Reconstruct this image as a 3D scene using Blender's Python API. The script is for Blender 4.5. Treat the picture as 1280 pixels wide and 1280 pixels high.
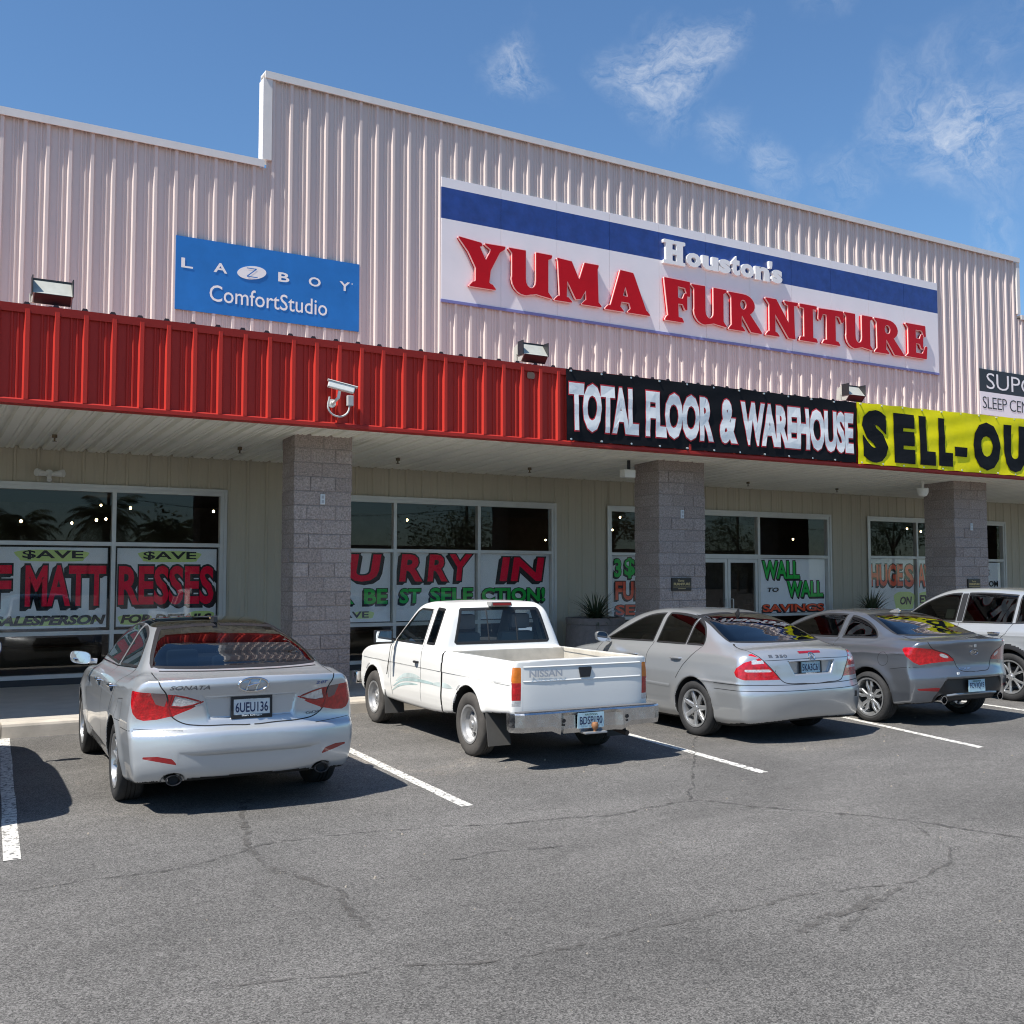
import bpy, bmesh, math, random
import numpy as np
from mathutils import Vector, Matrix
R = math.radians
for o in list(bpy.data.objects):
    bpy.data.objects.remove(o)
SC = bpy.context.scene
COL = SC.collection

# ------------------------------------------------------------------ camera
CAM_H = 1.89
cam_d = bpy.data.cameras.new('camera')
cam = bpy.data.objects.new('camera', cam_d)
COL.objects.link(cam)
cam.location = (0, 0, CAM_H)
cam.rotation_euler = (R(90) + math.atan(78 / 1300), 0, -R(30.4))
cam_d.sensor_width = 36
cam_d.lens = 36 * 1300 / 1280
cam_d.clip_start = 0.05
cam_d.clip_end = 3000
SC.camera = cam

# ------------------------------------------------------------------ light
LIGHT = Vector((0.65, 0.13, -1.0)).normalized()      # the way sunlight travels
SUN_EL = math.asin(-LIGHT.z)
SUN_AZ = math.atan2(-LIGHT.x, -LIGHT.y)
sun_d = bpy.data.lights.new('sun', 'SUN')
sun_d.energy = 5.0
sun_d.angle = R(0.53)
sun_d.color = (1.0, 0.955, 0.88)
sun = bpy.data.objects.new('sun', sun_d)
COL.objects.link(sun)
sun.location = (-40, -20, 60)
sun.rotation_euler = LIGHT.to_track_quat('-Z', 'Y').to_euler()

SC.view_settings.view_transform = 'Standard'
SC.view_settings.look = 'None'
SC.view_settings.exposure = 0.55
SC.view_settings.gamma = 1
SC.cycles.use_denoising = True
SC.cycles.filter_width = 1.1
SC.cycles.max_bounces = 8
SC.cycles.diffuse_bounces = 5
SC.cycles.glossy_bounces = 4
SC.cycles.transparent_max_bounces = 16
SC.cycles.caustics_reflective = False
SC.cycles.caustics_refractive = False
SC.cycles.sample_clamp_indirect = 6

W = bpy.data.worlds.new('World')
SC.world = W
W.use_nodes = True
def build_world():
    nt = W.node_tree
    nt.nodes.clear()
    N = nt.nodes.new
    L = nt.links.new
    out = N('ShaderNodeOutputWorld')
    bg = N('ShaderNodeBackground')
    sky = N('ShaderNodeTexSky')
    sky.sky_type = 'NISHITA'
    sky.sun_disc = False
    sky.sun_elevation = SUN_EL
    sky.sun_rotation = SUN_AZ
    sky.altitude = 60
    sky.air_density = 1.15
    sky.dust_density = 0.3
    sky.ozone_density = 2.2
    tc = N('ShaderNodeTexCoord')
    # the sky direction, pulled about so that the wisps get ragged outlines
    wn = N('ShaderNodeTexNoise'); wn.inputs['Scale'].default_value = 9; wn.inputs['Detail'].default_value = 5
    L(tc.outputs['Generated'], wn.inputs['Vector'])
    wsub = N('ShaderNodeVectorMath'); wsub.operation = 'SUBTRACT'; L(wn.outputs['Color'], wsub.inputs[0]); wsub.inputs[1].default_value = (.5, .5, .5)
    wmul = N('ShaderNodeVectorMath'); wmul.operation = 'MULTIPLY'; L(wsub.outputs[0], wmul.inputs[0]); wmul.inputs[1].default_value = (.22, .22, .13)
    wadd = N('ShaderNodeVectorMath'); wadd.operation = 'ADD'; L(tc.outputs['Generated'], wadd.inputs[0]); L(wmul.outputs[0], wadd.inputs[1])
    # thin wisps of cirrus, each in its own stretch of sky
    spots = [((0.561, 0.706, 0.432), 0.058, 1.1), ((0.57, 0.69, 0.455), 0.04, .7), ((0.457, 0.764, 0.456), 0.055, .85),
             ((0.780, 0.52, 0.370), 0.085, 1.0), ((0.740, 0.55, 0.385), 0.07, .6),
             ((0.667, 0.648, 0.368), 0.05, .5), ((0.62, 0.68, 0.39), 0.04, .5), ((0.72, 0.61, 0.343), 0.04, .4),
             ((0.745, 0.50, 0.455), 0.05, .5), ((0.637, 0.608, 0.475), 0.04, .4), ((0.788, 0.54, 0.296), 0.04, .4),
             ((-0.6, -0.5, 0.55), 0.5, .7), ((0.2, -0.8, 0.45), 0.4, .6), ((0.8, -0.4, 0.4), 0.35, .6)]
    acc = None
    for c, r, s in spots:
        d = N('ShaderNodeVectorMath'); d.operation = 'DISTANCE'
        L(wadd.outputs[0], d.inputs[0]); d.inputs[1].default_value = Vector(c).normalized()
        m = N('ShaderNodeMapRange'); m.interpolation_type = 'SMOOTHSTEP'
        m.inputs['From Min'].default_value = r; m.inputs['From Max'].default_value = 0
        m.inputs['To Min'].default_value = 0; m.inputs['To Max'].default_value = s
        L(d.outputs['Value'], m.inputs['Value'])
        if acc is None:
            acc = m.outputs[0]
        else:
            x = N('ShaderNodeMath'); x.operation = 'MAXIMUM'
            L(acc, x.inputs[0]); L(m.outputs[0], x.inputs[1]); acc = x.outputs[0]
    mp = N('ShaderNodeMapping'); mp.inputs['Scale'].default_value = (22, 34, 40)
    mp.inputs['Rotation'].default_value = (0.3, 0.5, 0.2)
    L(wadd.outputs[0], mp.inputs[0])
    nz = N('ShaderNodeTexNoise'); nz.inputs['Scale'].default_value = 1.0
    nz.inputs['Detail'].default_value = 12; nz.inputs['Roughness'].default_value = .72
    nz.inputs['Distortion'].default_value = .25
    L(mp.outputs[0], nz.inputs['Vector'])
    rr = N('ShaderNodeMapRange'); rr.inputs['From Min'].default_value = .38; rr.inputs['From Max'].default_value = .80
    L(nz.outputs['Fac'], rr.inputs['Value'])
    mul = N('ShaderNodeMath'); mul.operation = 'MULTIPLY'
    L(rr.outputs[0], mul.inputs[0]); L(acc, mul.inputs[1])
    mul2 = N('ShaderNodeMath'); mul2.operation = 'MULTIPLY'; mul2.use_clamp = True
    L(mul.outputs[0], mul2.inputs[0]); mul2.inputs[1].default_value = .95
    mix = N('ShaderNodeMix'); mix.data_type = 'RGBA'
    L(mul2.outputs[0], mix.inputs['Factor'])
    tint = N('ShaderNodeVectorMath'); tint.operation = 'MULTIPLY'; L(sky.outputs[0], tint.inputs[0]); tint.inputs[1].default_value = (.75, .99, 1.19)
    L(tint.outputs[0], mix.inputs[6]); mix.inputs[7].default_value = (6.6, 7.0, 7.6, 1)
    L(mix.outputs[2], bg.inputs['Color'])
    bg.inputs['Strength'].default_value = 0.084
    L(bg.outputs[0], out.inputs['Surface'])
build_world()

# ------------------------------------------------------------------ helpers
def tag(o, label=None, cat=None, group=None, kind=None):
    if label: o['label'] = label
    if cat: o['category'] = cat
    if group: o['group'] = group
    if kind: o['kind'] = kind
    return o

def wloc(o):
    v = Vector((0, 0, 0))
    while o is not None:
        v += o.location
        o = o.parent
    return v

def thing(name, loc, label, cat, group=None, rz=0):
    o = bpy.data.objects.new(name, None)
    o.empty_display_size = .2
    COL.objects.link(o)
    o.location = loc
    o.rotation_euler = (0, 0, rz)
    return tag(o, label, cat, group)

def link_mesh(name, me, mat, parent=None, loc=None):
    o = bpy.data.objects.new(name, me)
    COL.objects.link(o)
    for m in (mat if isinstance(mat, (list, tuple)) else [mat]):
        me.materials.append(m)
    if parent is not None:
        o.parent = parent
    if loc is not None:
        o.location = loc
    return o

class MB:
    """collects shapes; build() links them as ONE mesh object"""
    def __init__(s):
        s.v = []; s.f = []; s.mi = []; s.cur = 0
    def add(s, vs, fs):
        b = len(s.v)
        s.v.extend([tuple(map(float, p)) for p in vs])
        for f in fs:
            s.f.append([b + i for i in f]); s.mi.append(s.cur)
        return s
    def box(s, x0, x1, y0, y1, z0, z1):
        return s.add([(x0, y0, z0), (x1, y0, z0), (x1, y1, z0), (x0, y1, z0), (x0, y0, z1), (x1, y0, z1), (x1, y1, z1), (x0, y1, z1)],
              [(0, 3, 2, 1), (4, 5, 6, 7), (0, 1, 5, 4), (1, 2, 6, 5), (2, 3, 7, 6), (3, 0, 4, 7)])
    def bbox(s, x0, x1, y0, y1, z0, z1, b=.01):
        """box with chamfered edges"""
        bm = bmesh.new()
        bmesh.ops.create_cube(bm, size=1)
        for v in bm.verts:
            v.co = (x0 + (v.co.x + .5) * (x1 - x0), y0 + (v.co.y + .5) * (y1 - y0), z0 + (v.co.z + .5) * (z1 - z0))
        bmesh.ops.bevel(bm, geom=bm.edges[:], offset=b, segments=2, profile=.6, affect='EDGES')
        bm.verts.index_update()
        s.add([v.co[:] for v in bm.verts], [[v.index for v in f.verts] for f in bm.faces])
        bm.free()
        return s
    def prism(s, poly, fn, a, b):
        """poly: 2-D outline (ccw); fn(u,v,t) -> xyz; extruded t=a..b"""
        n = len(poly)
        s.add([fn(u, v, a) for u, v in poly] + [fn(u, v, b) for u, v in poly],
              [tuple(range(n - 1, -1, -1)), tuple(range(n, 2 * n))] + [(i, (i + 1) % n, n + (i + 1) % n, n + i) for i in range(n)])
        return s
    def cyl(s, p0, p1, r0, r1=None, n=12, caps=True):
        r1 = r0 if r1 is None else r1
        p0 = Vector(p0); p1 = Vector(p1); d = (p1 - p0).normalized()
        a = d.orthogonal().normalized(); b = d.cross(a)
        vs = []
        for p, r in ((p0, r0), (p1, r1)):
            for i in range(n):
                t = 2 * math.pi * i / n
                vs.append(p + a * (r * math.cos(t)) + b * (r * math.sin(t)))
        fs = [(i, (i + 1) % n, n + (i + 1) % n, n + i) for i in range(n)]
        if caps:
            fs += [tuple(range(n - 1, -1, -1)), tuple(range(n, 2 * n))]
        return s.add(vs, fs)
    def tube(s, pts, r, n=8, closed=False):
        pts = [Vector(p) for p in pts]
        m = len(pts); vs = []; fs = []
        rs = r if isinstance(r, (list, tuple)) else [r] * m
        prev = None
        for k, p in enumerate(pts):
            if closed:
                d = (pts[(k + 1) % m] - pts[k - 1]).normalized()
            else:
                d = (pts[min(k + 1, m - 1)] - pts[max(k - 1, 0)]).normalized()
            if prev is None:
                a = d.orthogonal().normalized()
            else:
                a = (prev - d * prev.dot(d)).normalized()
            prev = a; b = d.cross(a)
            for i in range(n):
                t = 2 * math.pi * i / n
                vs.append(p + a * (rs[k] * math.cos(t)) + b * (rs[k] * math.sin(t)))
        for k in range(m if closed else m - 1):
            k2 = (k + 1) % m
            for i in range(n):
                fs.append((k * n + i, k * n + (i + 1) % n, k2 * n + (i + 1) % n, k2 * n + i))
        if not closed:
            fs += [tuple(range(n - 1, -1, -1)), tuple((m - 1) * n + i for i in range(n))]
        return s.add(vs, fs)
    def lathe(s, prof, n=24, c=(0, 0, 0), fn=None):
        """prof: (r,z) rings about the z axis"""
        vs = []; fs = []; m = len(prof)
        for r, z in prof:
            for i in range(n):
                t = 2 * math.pi * i / n
                vs.append((c[0] + r * math.cos(t), c[1] + r * math.sin(t), c[2] + z))
        if fn: vs = [fn(v) for v in vs]
        for k in range(m - 1):
            for i in range(n):
                fs.append((k * n + i, k * n + (i + 1) % n, (k + 1) * n + (i + 1) % n, (k + 1) * n + i))
        return s.add(vs, fs)
    def build(s, name, mat, parent=None, smooth=False, local=False, angle=40):
        me = bpy.data.meshes.new(name)
        v = np.array(s.v, float)
        if len(v) == 0: v = np.zeros((0, 3))
        loc = None
        if not local:
            if parent is not None:
                v = v - np.array(wloc(parent))
            else:
                loc = ((v[:, 0].min() + v[:, 0].max()) / 2, (v[:, 1].min() + v[:, 1].max()) / 2, v[:, 2].min())
                v = v - np.array(loc)
        me.from_pydata(v.tolist(), [], s.f)
        o = link_mesh(name, me, mat, parent, loc)
        if any(s.mi):
            me.polygons.foreach_set('material_index', s.mi)
        if smooth:
            me.polygons.foreach_set('use_smooth', [True] * len(me.polygons))
            me.set_sharp_from_angle(angle=R(angle))
        me.update()
        return o

MATS = {}
def mat(name, col, rough=.5, metal=0., coat=0., spec=.5, var=0., vscale=4., bump=0., bscale=60., vcol=None, emit=None, rvar=0., stretch=None, attr=None):
    if name in MATS: return MATS[name]
    m = bpy.data.materials.new(name)
    MATS[name] = m
    m.use_nodes = True
    nt = m.node_tree
    N = nt.nodes.new; L = nt.links.new
    p = nt.nodes['Principled BSDF']
    p.inputs['Base Color'].default_value = (*col, 1)
    p.inputs['Roughness'].default_value = rough
    p.inputs['Metallic'].default_value = metal
    p.inputs['Coat Weight'].default_value = coat
    p.inputs['Coat Roughness'].default_value = .04
    p.inputs['Specular IOR Level'].default_value = spec
    if emit:
        p.inputs['Emission Color'].default_value = (*emit[0], 1)
        p.inputs['Emission Strength'].default_value = emit[1]
    tc = N('ShaderNodeTexCoord')
    src = tc.outputs['Object']
    if stretch:
        mp = N('ShaderNodeMapping'); mp.inputs['Scale'].default_value = stretch
        L(src, mp.inputs[0]); src = mp.outputs[0]
    colsock = None
    if attr:
        at = N('ShaderNodeAttribute'); at.attribute_name = attr
        mx = N('ShaderNodeMix'); mx.data_type = 'RGBA'
        mx.inputs[6].default_value = (*col, 1); mx.inputs[7].default_value = (*(vcol or col), 1)
        L(at.outputs['Fac'], mx.inputs['Factor'])
        colsock = mx.outputs[2]
    if var:
        nz = N('ShaderNodeTexNoise'); nz.inputs['Scale'].default_value = vscale
        nz.inputs['Detail'].default_value = 6; nz.inputs['Roughness'].default_value = .6
        L(src, nz.inputs['Vector'])
        mr = N('ShaderNodeMapRange')
        mr.inputs['From Min'].default_value = .3; mr.inputs['From Max'].default_value = .7
        mr.inputs['To Min'].default_value = 1 - var; mr.inputs['To Max'].default_value = 1 + var
        L(nz.outputs['Fac'], mr.inputs['Value'])
        vm = N('ShaderNodeVectorMath'); vm.operation = 'SCALE'
        if colsock: L(colsock, vm.inputs[0])
        else: vm.inputs[0].default_value = col
        L(mr.outputs[0], vm.inputs['Scale'])
        colsock = vm.outputs[0]
    if rvar:
        nr = N('ShaderNodeTexNoise'); nr.inputs['Scale'].default_value = vscale * 1.7
        nr.inputs['Detail'].default_value = 5
        L(src, nr.inputs['Vector'])
        mr2 = N('ShaderNodeMapRange')
        mr2.inputs['From Min'].default_value = .3; mr2.inputs['From Max'].default_value = .7
        mr2.inputs['To Min'].default_value = max(0, rough - rvar); mr2.inputs['To Max'].default_value = rough + rvar
        L(nr.outputs['Fac'], mr2.inputs['Value']); L(mr2.outputs[0], p.inputs['Roughness'])
    if colsock: L(colsock, p.inputs['Base Color'])
    if bump:
        nb = N('ShaderNodeTexNoise'); nb.inputs['Scale'].default_value = bscale
        nb.inputs['Detail'].default_value = 4
        L(src, nb.inputs['Vector'])
        bp = N('ShaderNodeBump'); bp.inputs['Strength'].default_value = bump; bp.inputs['Distance'].default_value = .02
        L(nb.outputs['Fac'], bp.inputs['Height']); L(bp.outputs[0], p.inputs['Normal'])
    return m

def glass(name, tint=(.6, .65, .63), refl=1.0, rough=0.0, ior=1.5):
    """thin pane: tinted see-through mixed with a mirror by Fresnel"""
    if name in MATS: return MATS[name]
    m = bpy.data.materials.new(name); MATS[name] = m
    m.use_nodes = True
    nt = m.node_tree; nt.nodes.clear()
    N = nt.nodes.new; L = nt.links.new
    out = N('ShaderNodeOutputMaterial')
    tr = N('ShaderNodeBsdfTransparent'); tr.inputs[0].default_value = (*tint, 1)
    gl = N('ShaderNodeBsdfGlossy'); gl.inputs['Roughness'].default_value = rough; gl.inputs[0].default_value = (1, 1, 1, 1)
    # Schlick's rule on |cos|, the same from either side of the pane
    ge = N('ShaderNodeNewGeometry'); dt = N('ShaderNodeVectorMath'); dt.operation = 'DOT_PRODUCT'
    L(ge.outputs['Incoming'], dt.inputs[0]); L(ge.outputs['Normal'], dt.inputs[1])
    def M1(op, a, b=None, cl=False):
        q = N('ShaderNodeMath'); q.operation = op; q.use_clamp = cl
        for i, v in enumerate((a, b)):
            if v is None: continue
            if isinstance(v, (int, float)): q.inputs[i].default_value = v
            else: L(v, q.inputs[i])
        return q.outputs[0]
    c1 = M1('SUBTRACT', 1., M1('ABSOLUTE', dt.outputs['Value']))
    r0 = ((ior - 1) / (ior + 1)) ** 2
    F_ = M1('ADD', M1('MULTIPLY', M1('POWER', c1, 5.), 1 - r0), r0)
    mu = N('ShaderNodeMath'); mu.operation = 'MULTIPLY'; mu.use_clamp = True; mu.inputs[1].default_value = refl
    mx = N('ShaderNodeMixShader')
    L(F_, mu.inputs[0]); L(mu.outputs[0], mx.inputs[0]); L(tr.outputs[0], mx.inputs[1]); L(gl.outputs[0], mx.inputs[2])
    L(mx.outputs[0], out.inputs['Surface'])
    return m

# ---------------------------------------------------------------- lettering
_tc = {}
def text_geo(body, offset=0., shear=0., spacing=1., res=3):
    key = (body, offset, shear, spacing, res)
    if key in _tc: return _tc[key]
    c = bpy.data.curves.new('t', 'FONT')
    c.body = body; c.size = 1; c.offset = offset; c.shear = shear; c.space_character = spacing
    c.resolution_u = res; c.fill_mode = 'FRONT'
    o = bpy.data.objects.new('t', c); COL.objects.link(o)
    dg = bpy.context.evaluated_depsgraph_get(); dg.update()
    me = bpy.data.meshes.new_from_object(o.evaluated_get(dg))
    v = np.zeros(len(me.vertices) * 3); me.vertices.foreach_get('co', v)
    v = v.reshape(-1, 3)[:, :2].copy()
    f = [list(p.vertices) for p in me.polygons]
    bpy.data.meshes.remove(me); bpy.data.objects.remove(o); bpy.data.curves.remove(c)
    _tc[key] = (v, f)
    return v, f

def fit_text(mb, body, x0, x1, z0, z1, y, offset=0., shear=0., spacing=1., fn=None, base=None, res=3):
    """flat lettering filling the box; base = another offset whose box is the one fitted (for outlines)"""
    v, f = text_geo(body, offset, shear, spacing, res)
    bv = v if base is None else text_geo(body, base, shear, spacing, res)[0]
    lo = bv.min(0); hi = bv.max(0)
    u = x0 + (v[:, 0] - lo[0]) / (hi[0] - lo[0]) * (x1 - x0)
    w = z0 + (v[:, 1] - lo[1]) / (hi[1] - lo[1]) * (z1 - z0)
    if fn is None:
        P = [(a, y, b) for a, b in zip(u, w)]
    else:
        P = [fn(a, b, y) for a, b in zip(u, w)]
    mb.add(P, f)
    return mb

# 2-D glyphs drawn as unions of simple shapes, traced to outlines
def sd_poly(px, py, poly):
    p = np.array(poly, float); n = len(p)
    d = np.full(px.shape, 1e9); s = np.ones(px.shape)
    for i in range(n):
        a = p[i]; b = p[i - 1]
        ex, ey = b - a
        wx = px - a[0]; wy = py - a[1]
        t = np.clip((wx * ex + wy * ey) / (ex * ex + ey * ey + 1e-12), 0, 1)
        d = np.minimum(d, (wx - ex * t) ** 2 + (wy - ey * t) ** 2)
        c1 = py >= a[1]; c2 = py < b[1]; c3 = ex * wy > ey * wx
        flip = (c1 & c2 & c3) | (~c1 & ~c2 & ~c3)
        s = np.where(flip, -s, s)
    return s * np.sqrt(d)

def sd_ell(px, py, cx, cy, rx, ry):
    k = np.sqrt(((px - cx) / rx) ** 2 + ((py - cy) / ry) ** 2)
    return (k - 1) * min(rx, ry)

def contours(F, xs, ys, iso=0.):
    """marching squares -> closed loops (list of (x,y) arrays)"""
    ny, nx = F.shape
    segs = {}
    def ip(i0, j0, i1, j1):
        a = F[j0, i0] - iso; b = F[j1, i1] - iso
        t = a / (a - b)
        return (xs[i0] + (xs[i1] - xs[i0]) * t, ys[j0] + (ys[j1] - ys[j0]) * t)
    tab = {1: [(3, 0)], 2: [(0, 1)], 3: [(3, 1)], 4: [(1, 2)], 5: [(3, 2), (1, 0)], 6: [(0, 2)], 7: [(3, 2)], 8: [(2, 3)], 9: [(2, 0)],
           10: [(0, 3), (2, 1)], 11: [(2, 1)], 12: [(1, 3)], 13: [(1, 0)], 14: [(0, 3)]}
    ins = F < iso
    pts = {}
    for j in range(ny - 1):
        for i in range(nx - 1):
            c = ins[j, i] * 1 + ins[j, i + 1] * 2 + ins[j + 1, i + 1] * 4 + ins[j + 1, i] * 8
            if c in (0, 15): continue
            ek = [('h', i, j), ('v', i + 1, j), ('h', i, j + 1), ('v', i, j)]
            ee = [(i, j, i + 1, j), (i + 1, j, i + 1, j + 1), (i, j + 1, i + 1, j + 1), (i, j, i, j + 1)]
            for a, b in tab[int(c)]:
                for q in (a, b):
                    if ek[q] not in pts: pts[ek[q]] = ip(*ee[q])
                segs[ek[a]] = ek[b]
    loops = []
    while segs:
        k0 = next(iter(segs)); k = k0; lp = []
        while k in segs:
            lp.append(pts[k]); k = segs.pop(k)
        if len(lp) > 3: loops.append(lp)
    return loops

def loops_geo(loops, extrude=0.):
    """fill outline loops (with holes) and extrude; returns verts (u,v,t) and faces"""
    c = bpy.data.curves.new('g', 'CURVE'); c.dimensions = '2D'; c.fill_mode = 'BOTH'; c.extrude = extrude / 2
    for lp in loops:
        s = c.splines.new('POLY'); s.points.add(len(lp) - 1)
        for q, (x, y) in zip(s.points, lp): q.co = (x, y, 0, 1)
        s.use_cyclic_u = True
    o = bpy.data.objects.new('g', c); COL.objects.link(o)
    dg = bpy.context.evaluated_depsgraph_get(); dg.update()
    me = bpy.data.meshes.new_from_object(o.evaluated_get(dg))
    v = np.zeros(len(me.vertices) * 3); me.vertices.foreach_get('co', v); v = v.reshape(-1, 3).copy()
    f = [list(p.vertices) for p in me.polygons]
    bpy.data.meshes.remove(me); bpy.data.objects.remove(o); bpy.data.curves.remove(c)
    return v, f

def simplify(lp, tol):
    a = np.array(lp); n = len(a)
    keep = [True] * n
    out = [a[0]]
    i = 0
    while i < n - 1:
        j = i + 1; best = j
        while j < n and j - i < 40:
            seg = a[j] - a[i]; L2 = np.hypot(*seg) + 1e-9
            q = a[i + 1:j] - a[i]
            if len(q) and np.abs(q[:, 0] * seg[1] - q[:, 1] * seg[0]).max() / L2 > tol: break
            best = j; j += 1
        out.append(a[best]); i = best
    return [tuple(p) for p in out]
# ================================================================== SETTING
YF, YC, YW = 13.43, 14.42, 17.4          # fascia, column face, wall
PITCH = .32555
rng = random.Random(4)

def asphalt():
    m = bpy.data.materials.new('asphalt'); m.use_nodes = True
    nt = m.node_tree; N = nt.nodes.new; L = nt.links.new
    p = nt.nodes['Principled BSDF']
    tc = N('ShaderNodeTexCoord')
    def noise(sc, det=4, ro=.6, dist=0, vec=None):
        n = N('ShaderNodeTexNoise'); n.inputs['Scale'].default_value = sc; n.inputs['Detail'].default_value = det
        n.inputs['Roughness'].default_value = ro; n.inputs['Distortion'].default_value = dist
        L(vec or tc.outputs['Object'], n.inputs['Vector']); return n.outputs['Fac']
    def rng_(s, a, b, c, d):
        r = N('ShaderNodeMapRange'); L(s, r.inputs['Value'])
        for k, v in zip(('From Min', 'From Max', 'To Min', 'To Max'), (a, b, c, d)): r.inputs[k].default_value = v
        return r.outputs[0]
    def mul(a, b):
        x = N('ShaderNodeMath'); x.operation = 'MULTIPLY'; L(a, x.inputs[0])
        if isinstance(b, (int, float)): x.inputs[1].default_value = b
        else: L(b, x.inputs[1])
        return x.outputs[0]
    mp = N('ShaderNodeMapping'); mp.inputs['Scale'].default_value = (.35, 1, 1); mp.inputs['Rotation'].default_value = (0, 0, .25)
    L(tc.outputs['Object'], mp.inputs[0])
    big = rng_(noise(.33, 5, .6, .4), .3, .7, .75, 1.2)
    band = rng_(noise(1.3, 5, .65, .3, mp.outputs[0]), .32, .68, .86, 1.12)
    mid = rng_(noise(9, 5, .7), .3, .7, .90, 1.10)
    vo = N('ShaderNodeTexVoronoi'); vo.inputs['Scale'].default_value = 130; vo.inputs['Randomness'].default_value = 1
    L(tc.outputs['Object'], vo.inputs['Vector'])
    sp = N('ShaderNodeSeparateColor'); L(vo.outputs['Color'], sp.inputs[0])
    st = rng_(sp.outputs[0], 0, 1, .42, 1.62)
    vo2 = N('ShaderNodeTexVoronoi'); vo2.inputs['Scale'].default_value = 230
    L(tc.outputs['Object'], vo2.inputs['Vector'])
    sp2 = N('ShaderNodeSeparateColor'); L(vo2.outputs['Color'], sp2.inputs[0])
    st2 = rng_(sp2.outputs[1], 0, 1, .7, 1.3)
    f = mul(mul(mul(mul(big, band), mid), st), st2)
    # pale grit blown together where the cars stand
    g = rng_(noise(.8, 6, .7, .6), .56, .72, 0, .55)
    sx = N('ShaderNodeSeparateXYZ'); L(tc.outputs['Object'], sx.inputs[0])
    gy = rng_(sx.outputs['Y'], 7.8, 9.2, 0, 1)
    col = N('ShaderNodeMix'); col.data_type = 'RGBA'
    col.inputs[6].default_value = (.130, .124, .116, 1); col.inputs[7].default_value = (.27, .235, .195, 1)
    L(mul(g, gy), col.inputs['Factor'])
    vm = N('ShaderNodeVectorMath'); vm.operation = 'SCALE'; L(col.outputs[2], vm.inputs[0]); L(f, vm.inputs['Scale'])
    L(vm.outputs[0], p.inputs['Base Color'])
    p.inputs['Roughness'].default_value = .85
    p.inputs['Specular IOR Level'].default_value = .3
    bp = N('ShaderNodeBump'); bp.inputs['Strength'].default_value = .55; bp.inputs['Distance'].default_value = .006
    L(sp.outputs[0], bp.inputs['Height']); L(bp.outputs[0], p.inputs['Normal'])
    return m

MB().box(-300, 300, -300, 13.45, -.3, 0).build('parking_lot', asphalt(), local=True)['kind'] = 'structure'
MB().box(-300, 300, 13.45, 300, -.35, -.05).build('ground', mat('dirt', (.22, .19, .15), .95, var=.2), local=True)['kind'] = 'structure'

def worn_paint(name, col, lo=.36, hi=.45, sc=14):
    m = mat(name, col, .7, var=.12, vscale=9, spec=.3)
    nt = m.node_tree; N = nt.nodes.new; L = nt.links.new
    tc = N('ShaderNodeTexCoord'); nz = N('ShaderNodeTexNoise'); nz.inputs['Scale'].default_value = sc; nz.inputs['Detail'].default_value = 8
    nz.inputs['Roughness'].default_value = .75
    L(tc.outputs['Object'], nz.inputs[0])
    mr = N('ShaderNodeMapRange'); mr.inputs['From Min'].default_value = lo; mr.inputs['From Max'].default_value = hi
    L(nz.outputs['Fac'], mr.inputs['Value'])
    L(mr.outputs[0], nt.nodes['Principled BSDF'].inputs['Alpha'])
    return m
M_STRIPE = worn_paint('stripe_paint', (.66, .64, .59), .40, .50, 20)
for (xa, ya, xb, yb) in ((1.09, 13.4, .69, 7.72), (4.38, 13.4, 4.05, 7.62), (7.88, 13.4, 7.165, 7.45), (11.7, 13.4, 10.24, 7.32), (14.2, 13.4, 13.3, 7.4), (17.6, 13.4, 16.5, 7.4), (-2.2, 13.4, -2.5, 7.6)):
    mb = MB(); w = .054; n = 24
    rows = []
    for k in range(n + 1):
        t = k / n; x = xa + (xb - xa) * t; y = ya + (yb - ya) * t
        j = rng.uniform(-.004, .004)
        rows += [(x - w + j, y, .004), (x + w + j, y, .004)]
    mb.add(rows, [(2 * k + 1, 2 * k, 2 * k + 2, 2 * k + 3) for k in range(n)])
    mb.build('parking_stripe', M_STRIPE)['kind'] = 'structure'

# sealed and open cracks wandering over the lot
M_CRACK = worn_paint('crack_fill', (.088, .084, .078), .42, .66, 6)
M_CRACK2 = worn_paint('crack_sand', (.105, .098, .090), .43, .66, 8)
CR = dict(c1=[(-2, 6.9), (0.56, 6.95), (1.1, 6.93), (1.68, 6.94), (2.13, 7.24), (2.35, 7.31), (3.12, 7.18), (3.95, 6.98), (4.84, 6.76), (5.64, 6.85), (5.81, 6.86)],
          c2=[(5.81, 6.86), (6.12, 6.33), (6.5, 5.85), (6.77, 5.38), (6.87, 4.98), (6.98, 4.67), (7.4, 3.6)],
          c3=[(1.2, 4.9), (1.75, 4.75), (2.02, 4.72), (2.35, 4.62), (2.65, 4.51), (3.13, 4.51), (3.58, 4.5), (4.0, 4.53), (4.49, 4.52), (4.97, 4.47), (5.42, 4.38), (5.94, 4.54), (6.31, 4.79), (6.57, 5.16), (6.75, 5.4)],
          c4=[(2.54, 8.78), (2.13, 7.24), (2.12, 6.68), (2.27, 6.33), (2.32, 5.97), (2.2, 5.54), (2.19, 5.24)],
          c5=[(3.19, 6.27), (3.55, 6.26), (4.15, 6.18)],
          c6=[(4.16, 4.08), (4.51, 4.18), (4.72, 4.17), (4.99, 4.32)], c7=[(4.37, 3.97), (4.74, 4.13), (5.28, 4.33)],
          c8=[(9.02, 10.55), (7.6, 9.0), (6.73, 8.0), (5.81, 6.86)])
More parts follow.
